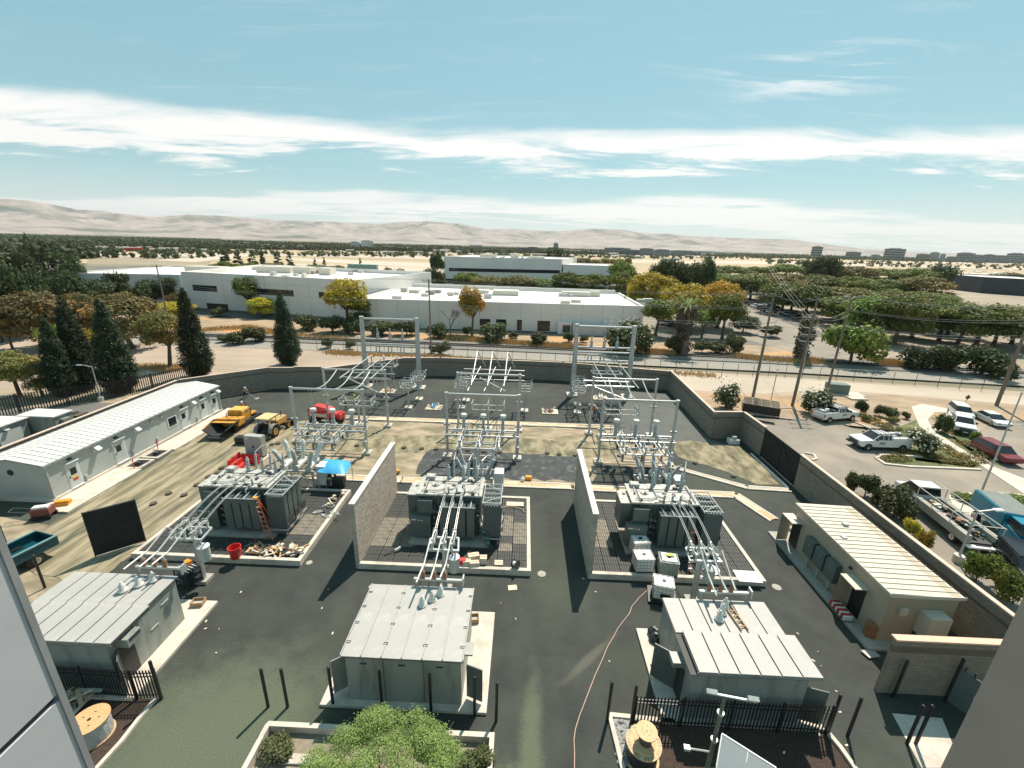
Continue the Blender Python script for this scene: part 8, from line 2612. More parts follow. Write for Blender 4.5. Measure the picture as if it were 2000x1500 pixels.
far_wood('far-off wooded suburb under the hills on the left', ((-120, 456, 481), (430, 468, 482)), 5600, 9, LM['dark'], 1)
far_wood('belt of distant trees left of centre below the hills', ((300, 468, 485), (900, 481, 493)), 5600, 8, LM['dark'], 2)
far_wood('belt of distant trees in the centre below the hills', ((880, 482, 494), (1420, 494, 500)), 3000, 9, LM['dark'], 3)
far_wood('thin dark line of trees on the right horizon', ((1380, 494, 502), (2100, 512, 517)), 2600, 11, LM['dark'], 4)
far_wood('nearer wooded blocks at the left behind the evergreens', ((-60, 480, 520), (180, 486, 505)), 900, 10, LM['dark'], 5)
far_wood('scattered trees along the edges of the airfield', ((430, 493, 500), (1500, 503, 508)), 300, 7, LM['dark'], 6)
far_wood('scattered trees on the brown field at the left', ((150, 486, 505), (430, 488, 505)), 110, 7, LM['dark'], 7)
far_wood('scattered trees at the far right edge of the airfield', ((1500, 510, 516), (2100, 514, 530)), 260, 7, LM['dark'], 8)
# ------------------------------------------------------------------ buildings beyond the tracks
OFFW = mat('office_white', (0.74, 0.71, 0.67), (0.66, 0.635, 0.60), 0.08, 0.8)
OFFR = mat('white_roof', (0.78, 0.74, 0.69), (0.70, 0.665, 0.62), 0.06, 0.8)
GREYW = mat('grey_wall_paint', (0.56, 0.55, 0.53), (0.50, 0.49, 0.475), 0.08, 0.8)  # plain grey for walls, roofs and rooftop boxes


def quad_building(name, label, base, h, wallm=OFFW, roofm=OFFR, parapet=0.5, cat='building', group=None):
    """base: ground corners, front-left first, going right and round"""
    ox, oy = base[0]
    t_ = thing(name, label, cat, (ox, oy, 0), 0, group)
    P = [(x - ox, y - oy) for x, y in base]
    MB().prism(P, 0, h - parapet).build('wall', wallm, t_)
    n = len(P)
    cx_, cy_ = sum(p[0] for p in P) / n, sum(p[1] for p in P) / n
    ins = [(cx_ + (p[0] - cx_) * 0.985, cy_ + (p[1] - cy_) * 0.985) for p in P]
    b = MB()
    for i in range(n):
        j = (i + 1) % n
        b.add([(*P[i], h - parapet), (*P[j], h - parapet), (*P[j], h), (*P[i], h), (*ins[i], h - parapet), (*ins[j], h - parapet), (*ins[j], h), (*ins[i], h)], [(0, 1, 2, 3), (3, 2, 6, 7), (7, 6, 5, 4)])
    b.build('parapet', wallm, t_)
    MB().prism(ins, h - parapet - 0.02, h - parapet + 0.004).build('roof', roofm, t_)
    return t_


def on_face(root, base, i, u0, u1, z0, z1, m, name='window', d=0.06, pane=None):
    """panel on face i between fractions u0..u1"""
    ox, oy = base[0]
    a, c = Vector(base[i]), Vector(base[(i + 1) % len(base)])
    dd = c - a
    ang = math.atan2(dd.y, dd.x)
    L = dd.length
    o = MB().box(0, L * (u1 - u0), -d, 0.02, z0, z1).build(name, m, root, loc=(a.x + dd.x * u0 - ox, a.y + dd.y * u0 - oy, 0), rz=ang)
    if pane:
        MB().box(0.15, L * (u1 - u0) - .15, -d - .02, -d + .005, z0 + .12, z1 - .12).build('pane', pane, o)
    return o


def boxes_on(root, pts, m=GREYW, name='rooftop_unit'):
    for (x, y, z, sx, sy, sz) in pts:
        MB().cbox(x - sx / 2, x + sx / 2, y - sy / 2, y + sy / 2, z, z + sz, 0.06).build(name, m, root)


# left white warehouse
A0, A1 = G(367, 604), G(700, 628)
b_ = [A0, A1, (A1[0] + 12, A1[1] + 44), (A0[0] - 4, A0[1] + 50)]
H1 = zof(547, 700, *A1)
wh = quad_building('warehouse', 'left white warehouse with dark strip windows and a tall parapet', b_, H1, parapet=1.4)
L1 = math.dist(A0, A1)
for u0, u1 in ((0.06, 0.21), (0.37, 0.66), (0.8, 0.93)): on_face(wh, b_, 0, u0, u1, H1 * 0.52, H1 * 0.67, GLASS, 'window', 0.05)
on_face(wh, b_, 0, 0.13, 0.26, 0.0, 2.4, BLACK, 'loading_door')
for u0, u1 in ((0.04, 0.3), (0.42, 0.97)): on_face(wh, b_, 1, u0, u1, H1 * 0.35, H1 * 0.55, GLASS, 'window', 0.05)
on_face(wh, b_, 0, 0.0, 1.0, 0.0, 0.7, LOT_D, 'plinth_band', 0.08)
for k in range(1, 8): on_face(wh, b_, 0, k / 8 - 0.0006, k / 8 + 0.0006, 0.7, H1 - 0.05, plain('joint_grey', (0.36, 0.35, 0.33)), 'panel_joint', 0.03)
boxes_on(wh, [(16, 26, H1 - 1.4, 12, 6, 2.2), (27, 24, H1 - 1.4, 6, 5, 2.4), (36, 22, H1 - 1.4, 4, 5, 2.4), (10, 40, H1 - 1.4, 5, 4, 1.6)], CREAM)
# its neighbour further left
b0 = [G(120, 590), G(360, 592), (G(360, 592)[0] + 10, G(360, 592)[1] + 40), (G(120, 590)[0], G(120, 590)[1] + 50)]
w0 = quad_building('warehouse', 'far left white-roofed building partly hidden by the dark trees', b0, 9.5, wallm=GREYW)
boxes_on(w0, [(30, 30, 9, 14, 6, 2), (50, 30, 9, 3, 3, 2.4), (60, 35, 9, 8, 5, 2), (76, 25, 9, 3, 3, 2.2)], CREAM)
# long low warehouse
C0, C1 = G(700, 640), G(1252, 655)
H2 = zof(598, 1252, *C1)
d2 = 34
b_ = [C0, C1, (C1[0] + 0.5, C1[1] + d2), (C0[0] + 2, C0[1] + d2 + 6)]
wl = quad_building('warehouse', 'long low white warehouse in the centre with dark doors facing the railway', b_, H2, parapet=0.55)


def uf(px):
    """fraction along the long front seen at this bearing"""
    lo, hi = 0.0, 1.0
    for _ in range(30):
        m_ = (lo + hi) / 2
        q = Vector(C0).lerp(Vector(C1), m_)
        dv = Vector((q.x, q.y, -18))
        xx = 1000 + FPX * dv.dot(_R2) / dv.dot(_f)
        if xx < px: lo = m_
        else: hi = m_
    return m_


for x0, x1, h0, h1 in ((936, 959, 0.3, 3.4), (968, 990, 0.3, 3.4), (1009, 1021, 0.3, 3.4), (1049, 1076, 0.3, 3.3)):
    on_face(wl, b_, 0, uf(x0), uf(x1), h0, h1, WHITE, 'door_frame', 0.12, GLASS)
on_face(wl, b_, 0, uf(1090), uf(1116), 0, 3.2, OFFW, 'porch', 1.2)
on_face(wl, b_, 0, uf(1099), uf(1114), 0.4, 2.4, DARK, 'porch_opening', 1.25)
on_face(wl, b_, 0, uf(1118), uf(1185), 0, 2.8, GREYW, 'screen_wall', 2.2)
on_face(wl, b_, 0, 0, 1, 0.0, 0.35, LOT_D, 'plinth_band', 0.08)
for k in range(1, 14): on_face(wl, b_, 0, k / 14 - 0.0004, k / 14 + 0.0004, 0.35, H2 - 0.05, _mats['joint_grey'], 'panel_joint', 0.03)
boxes_on(wl, [(38, 24, H2 - .5, 8, 5, 1.4), (30, 27, H2 - .5, 5, 4, 1.0), (15, 14, H2 - .5, 2, 2, .8), (22, 20, H2 - .5, 3, 2, .8), (60, 26, H2 - .5, 9, 3, 1.4), (66, 27, H2 - .5, 3, 3, 1.6), (10, 22, H2 - .5, 3, 3, 0.9)], CREAM)
on_face(wl, b_, 2, 0.02, 0.98, H2 - 0.6, H2 + 0.75, OFFR, 'rear_parapet', 0.4)
# white office behind, with ribbon windows
D0, D1 = G(868, 556), G(1094, 560)
HO = zof(506, 1092, *D1)
b_ = [D0, D1, (D1[0] + 14, D1[1] + 48), (D0[0] + 10, D0[1] + 55)]
of = quad_building('office_building', 'white two-storey office with dark ribbon windows above the long warehouse roof', b_, HO)
on_face(of, b_, 0, 0.04, 0.99, HO * 0.48, HO * 0.60, GLASS, 'window', 0.06)
on_face(of, b_, 0, 0.0, 0.35, HO * 0.06, HO * 0.22, GLASS, 'window', 0.06)
on_face(of, b_, 1, 0.02, 0.9, HO * 0.48, HO * 0.60, GLASS, 'window', 0.06)
boxes_on(of, [(22, 30, HO - .5, 10, 6, 1.6), (38, 30, HO - .5, 5, 5, 2.4), (52, 28, HO - .5, 8, 5, 1.3)], CREAM)
E0, E1 = G(1098, 560), G(1194, 562)
HE = zof(519, 1194, *E1)
b_ = [E0, E1, (E1[0] + 2, E1[1] + 30), (E0[0] - 4, E0[1] + 34)]
sm_ = quad_building('office_building', 'smaller white building right of the ribbon-window office', b_, HE)
on_face(sm_, b_, 0, 0.1, 0.95, HE * 0.35, HE * 0.55, GLASS, 'window', 0.06)
rn = random.Random(3)
for rt2, bb, hh in ((wl, (4, 80, 6, 26), H2 - .55), (wh, (6, 44, 8, 40), H1 - 1.4), (of, (12, 56, 14, 40), HO - .5)):
    for k in range(13):
        x, y = rn.uniform(bb[0], bb[1]), rn.uniform(bb[2], bb[3])
        boxes_on(rt2, [(x, y, hh, rn.uniform(.8, 3), rn.uniform(.8, 2.2), rn.uniform(.5, 1.4))], (CREAM, STEEL, GREYW, CONC_D)[k % 4], 'roof_vent')
# green tanks over the left warehouse
p = G(710, 548)
t_ = thing('cooling_tower', 'row of pale green cooling units above the left warehouse roof', 'cooling tower', (p[0], p[1], 0))
for i in range(5): MB().cbox(-8 + i * 3.4, -5 + i * 3.4, -1.5, 1.5, 0, zof(516, 710, *p), 0.1).build('cooling_unit', mat('pale_green_metal', (0.30, 0.42, 0.34), None, 1, 0.6), t_)
# black-sided building far right
F0, F1 = G(1912, 572), G(2080, 584)
b_ = [F0, F1, (F1[0] + 30, F1[1] + 60), (F0[0] + 12, F0[1] + 70)]
quad_building('warehouse', 'long dark-sided warehouse at the right edge beyond the golden field', b_, zof(541, 1915, *F0), wallm=plain('charcoal_cladding', (0.035, 0.045, 0.055), 0.6), roofm=GREYW)
# sheds and houses in the valley
rn = random.Random(31)
VAL = [(190, 488, 30, 6), (215, 489, 26, 6), (243, 489, 24, 6), (262, 491, 26, 7), (287, 490, 18, 7), (303, 492, 16, 6), (330, 491, 30, 6), (365, 490, 34, 5), (390, 492, 26, 5), (60, 478, 26, 7), (30, 480, 22, 6), (120, 478, 20, 6), (140, 480, 16, 6), (440, 478, 26, 4), (480, 478, 22, 4), (515, 484, 20, 6), (545, 487, 22, 6), (588, 488, 10, 7), (620, 484, 16, 4), (760, 485, 20, 4), (790, 488, 34, 4), (870, 493, 18, 5), (905, 494, 26, 4), (930, 484, 26, 5), (955, 486, 22, 5), (1120, 493, 34, 4), (1155, 495, 30, 4), (1190, 497, 36, 3), (1225, 496, 30, 4), (1265, 497, 46, 4), (1310, 498, 46, 4), (1370, 497, 50, 6), (1410, 499, 40, 6), (1390, 500, 40, 4)]
VAL += [(435 + k * 27 + rn.uniform(-8, 8), 484 + k * 0.55 + rn.uniform(-5, 8), rn.uniform(10, 30), rn.uniform(2.5, 5)) for k in range(36)]
for i, (px, py, w, hpx) in enumerate(VAL):
    x, y = G(px, py)
    k = Vector((x, y, -CAM_H)).dot(_f) / FPX
    W2, H2_ = w * k / 2, hpx * k
    c = RED if i in (3, 4) else (OFFW, CREAM, OFFW, GREYW)[i % 4]
    t_ = thing('distant_building', 'distant low %s building seen below the hills' % ('red' if i in (3, 4) else 'pale'), 'building', (x, y, 0), math.atan2(y, x) - PI / 2, 'distant low buildings in the valley')
    MB().box(-W2, W2, 0, W2 * 0.8, 0, H2_).build('wall', c, t_)
    MB().box(-W2 * 1.02, W2 * 1.02, -0.3, W2 * 0.84, H2_, H2_ * 1.12).build('roof', OFFR, t_)
    MB().box(-W2 * 0.8, W2 * 0.7, -0.3, 0.05, H2_ * 0.25, H2_ * 0.6).build('window', GLASS, t_)
TOW = [(694, 487, 16, 14), (718, 487, 22, 16), (1085, 494, 9, 18), (1020, 492, 26, 8), (1040, 493, 18, 10), (1205, 497, 50, 12), (1240, 498, 26, 9), (1262, 499, 26, 13), (1292, 500, 28, 12), (1330, 500, 40, 10), (1592, 505, 18, 22), (1664, 507, 24, 14), (1708, 508, 14, 10), (1743, 509, 32, 22), (1800, 510, 20, 13), (1822, 510, 14, 16), (1838, 511, 8, 14), (1858, 512, 18, 10), (1882, 512, 26, 17), (1905, 513, 22, 14), (1928, 513, 16, 15), (1950, 514, 26, 14), (1980, 514, 26, 18), (2000, 515, 20, 14)]
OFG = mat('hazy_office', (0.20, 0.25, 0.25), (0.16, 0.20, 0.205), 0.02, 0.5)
for i, (px, py, w, hpx) in enumerate(TOW):
    x, y = G(px, py)
    k = Vector((x, y, -CAM_H)).dot(_f) / FPX
    W2, H2_ = w * k / 2, hpx * k
    t_ = thing('office_tower', 'distant office block on the skyline, %s' % ('left of centre' if px < 800 else 'near the centre' if px < 1400 else 'in the right-hand skyline'), 'office block', (x, y, 0), math.atan2(y, x) - PI / 2, 'distant office blocks on the skyline')
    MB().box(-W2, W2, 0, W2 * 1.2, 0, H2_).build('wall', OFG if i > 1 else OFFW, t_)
    MB().box(-W2 * .6, W2 * .5, 2, W2, H2_, H2_ * 1.08).build('roof_plant', GREYW, t_)
    nf = 5
    if w > 14:
        for f in range(nf): MB().box(-W2 * .95, W2 * .95, -0.6, 0.1, H2_ * (f + 0.35) / nf, H2_ * (f + 0.7) / nf).build('window', GLASS if i > 1 else OFG, t_)
# parked aircraft on the far apron
AP = MB().lathe([(0.1, 0), (0.7, 1.2), (0.8, 5), (0.25, 9), (0.05, 9.6)], (-4.5, 0, 1.4), 7, (1, 0, 0)).box(-0.9, 0.9, -5.2, 5.2, 1.9, 2.05).box(3.9, 5.0, -1.8, 1.8, 1.9, 2.0).add([(4.0, 0, 2), (5.1, 0, 2), (5.3, 0, 3.6), (4.7, 0, 3.6)], [(0, 1, 2, 3)]).mesh('light_aircraft', WHITE)
for i in range(54):
    if i < 14: px, py = rn.uniform(760, 860), rn.uniform(497, 500)
    elif i < 22: px, py = rn.uniform(1150, 1480), rn.uniform(500, 504)
    else: px, py = rn.uniform(1850, 2010), rn.uniform(527, 556)
    x, y = G(px, py)
    tag(inst(AP, 'light_aircraft', None, (x, y, 0), rn.uniform(0, 6.28)), 'small white aircraft parked on the distant airfield', 'aircraft', 'aircraft parked on the airfield')

# ------------------------------------------------------------------ utility poles and wires
poles = []


def upole(px, py, h, label, lean=(0, 0), arms=2, r=0.19, base=None):
    x, y = base or G(px, py)
    t_ = thing('utility_pole', label, 'utility pole', (x, y, 0), 0, 'wooden utility poles')
    top = Vector((lean[0], lean[1], h))
    MB().cyl((0, 0, -0.2), top, r, r * 0.7, 10).build('pole', TIMBER, t_)
    for k in range(arms):
        z = h - 0.4 - k * 2.6
        c = top * (z / h)
        MB().bar((c.x - 1.3, c.y, z), (c.x + 1.3, c.y, z), 0.12).build('crossarm', TIMBER, t_)
        for s in (-1.15, 0.0, 1.15):
            MB().cyl((c.x + s, c.y, z + .05), (c.x + s, c.y, z + 0.35), 0.06, n=6).build('pin_insulator', PORC, t_)
    poles.append((x, y, h, lean))
    return t_


pl_ = G(305, 517, 15.0)
far_l = (pl_[0] - 62, pl_[1] + 9)
upole(0, 0, 15, 'utility pole beyond the left edge of the view', base=far_l)
upole(0, 0, 15, 'left utility pole leaning over the trees before the warehouses', base=(pl_[0], pl_[1]))
upole(842, 692, 15.2, 'slim utility pole beside the left tower, in front of the low warehouse', arms=1)
uA = upole(1470, 776, 16.2, 'leftmost of the three tall poles right of the yard, steel brackets on it')
uB = upole(1547, 792, 16.2, 'middle tall pole right of the yard with coiled equipment and ivy behind', arms=3)
uC = upole(1612, 776, 16.2, 'rightmost of the three tall poles right of the yard', arms=1)
uD = upole(1946, 792, 15.5, 'thick dark pole near the right edge with a slanting strut', r=0.26)
for u_, s_ in ((uA, -1), (uB, -1)):
    b = MB()
    for i in range(3):
        z = 9.8 + i * 1.0
        b.tube([(0, 0, z), (s_ * 1.0, 0, z + 0.1), (s_ * 1.5, 0, z + 0.5)], 0.05, 5).tube([(0, 0, z), (-s_ * 0.9, 0, z + 0.1), (-s_ * 1.2, 0, z + 0.5)], 0.05, 5)
    b.build('line_bracket', STEEL, u_)
    MB().cyl((0.18, -0.05, 0), (0.18, -0.05, 9.5), 0.08, n=6).build('riser_conduit', STEEL, u_)
WIRE = plain('wire_grey', (0.34, 0.345, 0.34), 0.5, 0.3)


def wire(a, c, sag, label='long overhead wires crossing the view in front of the warehouses', r=0.024):
    a, c = Vector(a), Vector(c)
    pts = [a.lerp(c, i / 14) - Vector((0, 0, sag * 4 * (i / 14) * (1 - i / 14))) for i in range(15)]
    o = MB().tube([p_ - a for p_ in pts], r, 4).build('overhead_wire', WIRE, None, label, 'wire', 'overhead wires', loc=tuple(a))
    return o


for i in range(len(poles) - 1):
    x0, y0, h0, _l = poles[i]
    x1, y1, h1, _l = poles[i + 1]
    if i in (3, 4):
        lv_ = [0.1, 2.7]
    else: lv_ = [0.1, 2.2, 4.6]
    for dz in lv_:
        for s in (-1.15, 1.15):
            wire((x0 + s * .3, y0 + s, h0 - dz), (x1 + s * .3, y1 + s, h1 - dz), 0.7 if math.dist((x0, y0), (x1, y1)) < 80 else 1.3, '%s %s overhead wire %s' % ('near' if s < 0 else 'far', {0.1: 'top', 2.2: 'middle', 2.7: 'lower', 4.6: 'lowest'}[dz], ['left of the left utility pole', 'between the left pole and the slim pole', 'from the slim pole to the three tall poles', 'between the first two tall poles', 'between the last two tall poles', 'from the tall poles to the right edge pole'][i]))
x0, y0, h0, _l = poles[-1]
for dz in (0.1, 2.2, 4.6):
    wire((x0, y0, h0 - dz), (x0 + 60, y0 - 8, h0 - dz), 1.0)
x0, y0, h0, _l = poles[5]
for s in (-0.5, 0.0, 0.6): wire((poles[4][0], poles[4][1], 13 + s), (x0 + 3 + s, y0 + 30, 19.5 + s * .3), 0.5, 'slanting wires rising from the middle tall pole to the upper right', 0.014)


def lamp_post(px, py, tpx, tpy, arm, label, r=0.09, m=STEEL):
    x, y = G(px, py)
    h = zof(tpy, tpx, x, y)
    t_ = thing('street_lamp', label, 'street lamp', (x, y, 0), 0, 'street lamps')
    MB().cyl((0, 0, 0), (0, 0, h), r, r * 0.6, 8).build('pole', m, t_)
    MB().cyl((0, 0, 0), (0, 0, 0.6), 0.32, n=12).build('footing', CONC, t_)
    MB().bar((0, 0, h - 0.1), (arm, 0, h + 0.12), 0.08).build('arm', m, t_)
    MB().cbox(min(arm, arm * 1.35) - 0.1, max(arm, arm * 1.35) + 0.1, -0.16, 0.16, h + 0.05, h + 0.18, 0.03).build('lamp_head', WHITE, t_)
    return t_


lamp_post(198, 783, 179, 715, -1.4, 'grey street lamp with white round footing behind the control house')
lamp_post(1913, 970, 1979, 766, 1.6, 'tall white street lamp rising from the round hedge at the right')
lamp_post(1869, 1097, 1911, 997, 1.2, 'street lamp standing behind the wall at the tail of the flatbed truck')
# wire fence along the track
t_ = thing('wire_fence', 'long thin wire fence along the near side of the railway', 'fence', (0, 82, 0))
FP = [G(620, 685), G(830, 692), G(1000, 704), G(1170, 714), G(1350, 727), G(1500, 735), G(1700, 745), G(1830, 757), G(1960, 768), G(2100, 782)]
pm_ = MB().cyl((0, 0, 0), (0, 0, 2.1), 0.045, n=6).mesh('post', DARK)
for (x0, y0), (x1, y1) in zip(FP[:-1], FP[1:]):
    L = math.dist((x0, y0), (x1, y1))
    n = max(1, round(L / 2.9))
    for i in range(n): inst(pm_, 'post', t_, (x0 + (x1 - x0) * i / n, y0 + (y1 - y0) * i / n - 82, 0))
    for z in (0.2, 1.15, 2.08): MB().bar((x0, y0 - 82, z), (x1, y1 - 82, z), 0.02 if z < 2 else 0.035).build('rail', STEEL, t_)
    b = MB()
    k = int(L / 0.45)
    for i in range(k):
        u = (i + .5) / k
        x, y = x0 + (x1 - x0) * u, y0 + (y1 - y0) * u - 82
        b.bar((x, y, 0.2), (x + 0.3, y, 2.08), 0.008)
    b.build('mesh_wire', STEEL, t_, kind='stuff')
# objects on the dry lot
p = G(1632, 768)
t_ = thing('pad_transformer', 'dark green metal utility box on a pale slab beyond the wall', 'utility box', (p[0], p[1], 0), R(-8))
MB().cbox(-1.5, 1.5, -0.8, 0.8, 0.15, 1.7, 0.05).build('cabinet', mat('utility_green', (0.11, 0.16, 0.14), (0.09, 0.13, 0.12), 1, 0.5), t_)
MB().box(-2.0, 3.8, -1.3, 1.1, 0, 0.15).build('slab', CONC, t_)
p = G(1673, 779)
tag(MB().box(-1.3, 1.3, -0.7, 0.7, 0, 0.22).build('vault_cover', CONC, loc=(p[0], p[1], 0)), 'pale flat vault cover on the dry ground right of the green box', 'vault cover')
p = G(1881, 800)
t_ = thing('road_sign', 'small diamond sign on a post beyond the footpath, seen from behind', 'sign', (p[0], p[1], 0))
MB().cyl((0, 0, 0), (0, 0, 2.2), 0.04).build('post', STEEL, t_)
MB().bar((0, -0.03, 1.45), (0, -0.03, 2.35), 0.02, 0.02).obox((0, -0.05, 2.0), (0.6, 0.02, 0.6), Matrix.Rotation(PI / 4, 3, 'Y')).build('sign_plate', RUST, t_)
p = G(1505, 785)
tag(MB().cyl((0, 0, 0), (0.1, 0.2, 5.2), 0.07, n=6).bar((-0.3, 0.2, 5.2), (0.5, 0.2, 5.2), 0.06).build('marker_pole', STEEL, loc=(p[0], p[1], 0)), 'thin leaning steel pole between the two tall poles', 'pole')
# cars in the far car parks
proto = None
CC = [paint('silver', (0.35, 0.36, 0.37)), paint('charcoal', (0.05, 0.055, 0.06)), WP, paint('navy', (0.03, 0.045, 0.09)), paint('maroon', (0.15, 0.03, 0.03))]
protos = [car('parked car under the trees', (0, -60, 0), 0, c, 'suv' if i % 2 else 'sedan', simple=True, group='cars parked in the far car parks') for i, c in enumerate(CC)]
spots = []
for i in range(13): spots.append((1432 + i * 6.2, 584 + i * 2.3, 25))
for i in range(9): spots.append((1500 + i * 8, 598 + i * 3.6, 25))
for i in range(6): spots.append((1292 + i * 9, 633 + i * 1.5, 80))
for i in range(5): spots.append((120 + i * 30, 655 + (i % 2) * 3, 0))
for i, (px, py, a) in enumerate(spots):
    x, y = G(px, py)
    cn = ['silver', 'charcoal', 'white', 'navy', 'maroon'][i if i < 5 else (i * 3 + 1) % 5]
    where = 'in the shaded row beyond the crossing' if i < 13 else 'in the nearer row by the access road' if i < 22 else 'behind the shaggy palm' if i < 28 else 'under the trees behind the cypresses'
    where = cn + ' parked car ' + where + ', %d from its left end' % ((i - (0 if i < 13 else 13 if i < 22 else 22 if i < 28 else 28)) + 1)
    if i < 5:
        c = protos[i]; c.location = (x, y, 0); c.rotation_euler = (0, 0, R(a + (i * 37) % 7))
        c['label'] = where
    else:
        copy_tree(protos[(i * 3 + 1) % 5], loc=(x, y, 0), rz=R(a + (i * 37) % 7), label=where)
# short fence and light pole in the right-hand bed
gx, gy = G(1414, 1365, 7.6)
t_ = thing('light_mast', 'tall thin mast with a crossarm of small floodlights in the lower right bed', 'light mast', (gx, gy, 0), R(-8))
GP = mat('greenish_steel', (0.16, 0.18, 0.145), (0.12, 0.135, 0.11), 3, 0.5, 0.2)
MB().cyl((0, 0, 0), (0, 0, 7.7), 0.09, 0.06, 10).build('pole', GP, t_)
for z in (1.5, 3.4, 5.6, 6.9): MB().cyl((0, 0, z), (0, 0, z + 0.08), 0.12, n=10).build('collar', STEEL, t_)
MB().bar((-0.55, 0.0, 7.75), (1.0, 0, 7.72), 0.06).build('crossarm', STEEL, t_)
for x in (-0.45, 0.85): MB().obox((x, -0.05, 7.88), (0.34, 0.14, 0.16), Matrix.Rotation(0.5, 3, 'X')).build('floodlight', STEEL, t_)
MB().tube([(0, 0, 5.0), (-0.9, -0.2, 5.25)], 0.035).box(-1.0, -0.8, -0.28, -0.12, 5.2, 5.32).build('side_arm', STEEL, t_)
q0, q1, q2, q3 = [(*G(px, py, zz), zz) for px, py, zz in ((1410, 1433, 6.0), (1516, 1500, 6.0), (1500, 1620, 5.2), (1392, 1540, 5.2))]
t_ = thing('solar_panel', 'tilted solar panel cut off by the bottom edge beside the mast', 'solar panel', q3)
o_ = Vector(q3)
vs = [Vector(q) - o_ for q in (q0, q1, q2, q3)]
nrm = (vs[1] - vs[0]).cross(vs[3] - vs[0]).normalized()
if nrm.z < 0: nrm = -nrm
fr_ = MB()
for a, c in ((0, 1), (1, 2), (2, 3), (3, 0)): fr_.bar(vs[a], vs[c], 0.04)
fr_.bar((vs[0] + vs[1]) / 2, (vs[2] + vs[3]) / 2, 0.025)
fr_.build('frame', WHITE, t_)
MB().add([v + nrm * 0.01 for v in vs], [(0, 1, 2, 3)]).add([v - nrm * 0.01 for v in vs], [(3, 2, 1, 0)]).build('panel', mat('speckled_panel', (0.33, 0.35, 0.36), (0.25, 0.27, 0.28), 40, 0.4), t_)
MB().cyl((vs[0] + vs[2]) / 2, Vector(((vs[0] + vs[2]) / 2).to_tuple()[:2] + (-5.2,)), 0.08).build('support_post', GP, t_)

# gate leaf and side panel by the tan wall
p = G(1845, 1370)
t_ = thing('yard_gate', 'dark steel gate standing open at the right end of the tan wall', 'gate', (p[0], p[1], 0), R(-62))
MB().box(0, 1.9, -0.03, 0.03, 0.15, 2.3).build('gate_leaf', ACM, t_)
for i in range(5): MB().cyl((0.2 + i * 0.35, 0, 2.3), (0.2 + i * 0.35, 0, 2.55), 0.03).build('spike', BLACK, t_)
MB().box(0.8, 1.1, -0.05, -0.03, 1.2, 1.4).build('lock_plate', STEEL, t_)
MB().cyl((0, 0, 0), (0, 0, 2.9), 0.08).build('gate_post', BLACK, t_)
# ------------------------------------------------------------------ far-left switchgear beyond the wall
t_ = thing('switchgear_house', 'pale grey switchgear house with doors beyond the wall at the left edge', 'switchgear house', (-61, 31.5, 0))
MB().box(0, 8.7, 0, 9.4, 0.1, 3.2).build('wall', SWG, t_)
for i in range(9): MB().box(-0.1, 8.9, i * 1.06 + 0.07, i * 1.06 + 1.06, 3.2, 3.3).build('roof_panel', CHR, t_)
for i in range(3): MB().box(8.7, 8.75, 0.8 + i * 2.9, 2.9 + i * 2.9, 0.3, 2.6).build('door', _mats['door_paint'], t_)
for i in range(3): MB().box(8.7, 9.0, 1.4 + i * 2.9, 1.8 + i * 2.9, 2.7, 2.8).build('drip_hood', WHITE, t_)
t_ = thing('switchgear_house', 'small pale grey annex just behind the wall at the far left', 'switchgear house', (-53.6, 41.3, 0))
MB().box(0, 3.9, 0, 1.9, 0.1, 3.2).build('wall', SWG, t_)
for a, c in ((-0.1, 1.9), (1.96, 4.0)): MB().box(a, c, -0.1, 2.0, 3.2, 3.32).build('roof_panel', CHR, t_)
MB().box(3.9, 4.3, 0.5, 1.3, 2.2, 2.8).build('air_conditioner', SWG, t_)
sheet('side_yard', [(-70, 38), (-46.8, 36), (-46.8, 54.5), (-58, 53.8), (-70, 49)], -0.006, LOT_D, px=False)
p = G(143, 811)
tag(MB().box(-1.3, 1.3, -0.7, 0.7, 0, 0.25).box(-0.5, 0.5, -0.3, 0.3, 0.25, 0.5).build('loaded_pallet', BARK, loc=(p[0], p[1], 0)), 'brown loaded pallet on the asphalt behind the wall', 'pallet')

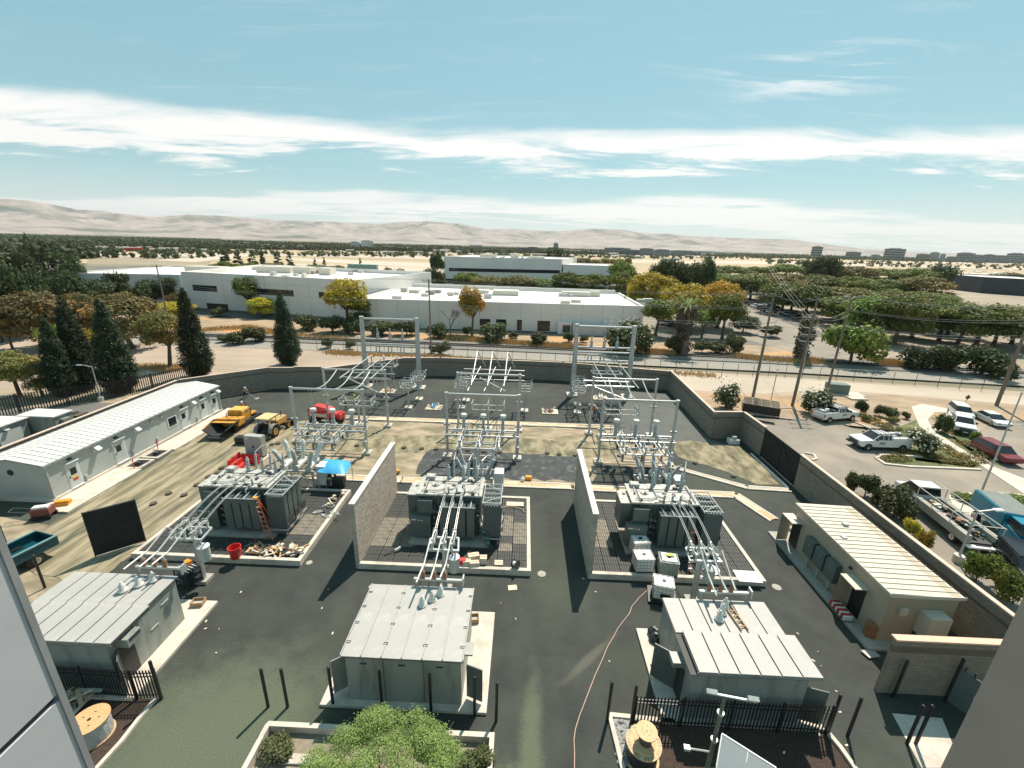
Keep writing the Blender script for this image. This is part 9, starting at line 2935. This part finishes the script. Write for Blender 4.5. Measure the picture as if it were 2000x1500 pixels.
# ------------------------------------------------------------------ the tower the view is taken from: its window recess
fa = thing('office_facade', 'pale grey panelled window jamb of the viewing building at the lower left', 'facade', (0, 0, 0))
la = [G(0, 1108), G(178, 1500)]
rt_ = (la[0][0] / la[0][1] + la[1][0] / la[1][1]) / 2
xl = -3.6
yl = xl / rt_
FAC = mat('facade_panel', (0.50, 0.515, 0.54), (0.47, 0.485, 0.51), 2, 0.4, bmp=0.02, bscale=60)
jt = ray(118, 1362)
zj = CAM_H + yl * jt.z / jt.y
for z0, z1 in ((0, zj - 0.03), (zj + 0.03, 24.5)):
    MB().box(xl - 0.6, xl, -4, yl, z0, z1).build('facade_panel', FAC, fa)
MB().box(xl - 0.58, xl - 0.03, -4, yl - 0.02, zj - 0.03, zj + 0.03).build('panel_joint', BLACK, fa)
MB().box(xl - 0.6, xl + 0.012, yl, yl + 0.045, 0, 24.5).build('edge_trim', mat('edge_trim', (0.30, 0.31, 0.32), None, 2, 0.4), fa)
fb_ = thing('office_facade', 'brownish-grey blurred window jamb of the viewing building at the lower right', 'facade', (0, 0, 0))
la = [G(2000, 1180), G(1830, 1500)]
rt_ = (la[0][0] / la[0][1] + la[1][0] / la[1][1]) / 2
xr = 3.6
yr = xr / rt_
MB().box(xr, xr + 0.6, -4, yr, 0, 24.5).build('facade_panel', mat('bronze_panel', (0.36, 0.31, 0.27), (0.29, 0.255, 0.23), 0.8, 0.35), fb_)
# ------------------------------------------------------------------ air
hz = bpy.data.materials.new('valley_haze')
hz.use_nodes = True
t = hz.node_tree
for n in list(t.nodes):
    if n.type != 'OUTPUT_MATERIAL':
        t.nodes.remove(n)
pv = t.nodes.new('ShaderNodeVolumePrincipled')
pv.inputs['Color'].default_value = (0.93, 0.95, 0.97, 1)
pv.inputs['Density'].default_value = 3.2e-5
pv.inputs['Anisotropy'].default_value = 0.2
t.links.new(pv.outputs[0], t.nodes['Material Output'].inputs['Volume'])
MB().box(-27000, 27000, -400, 31000, -1.6, 1500).build('haze', hz, kind='stuff')
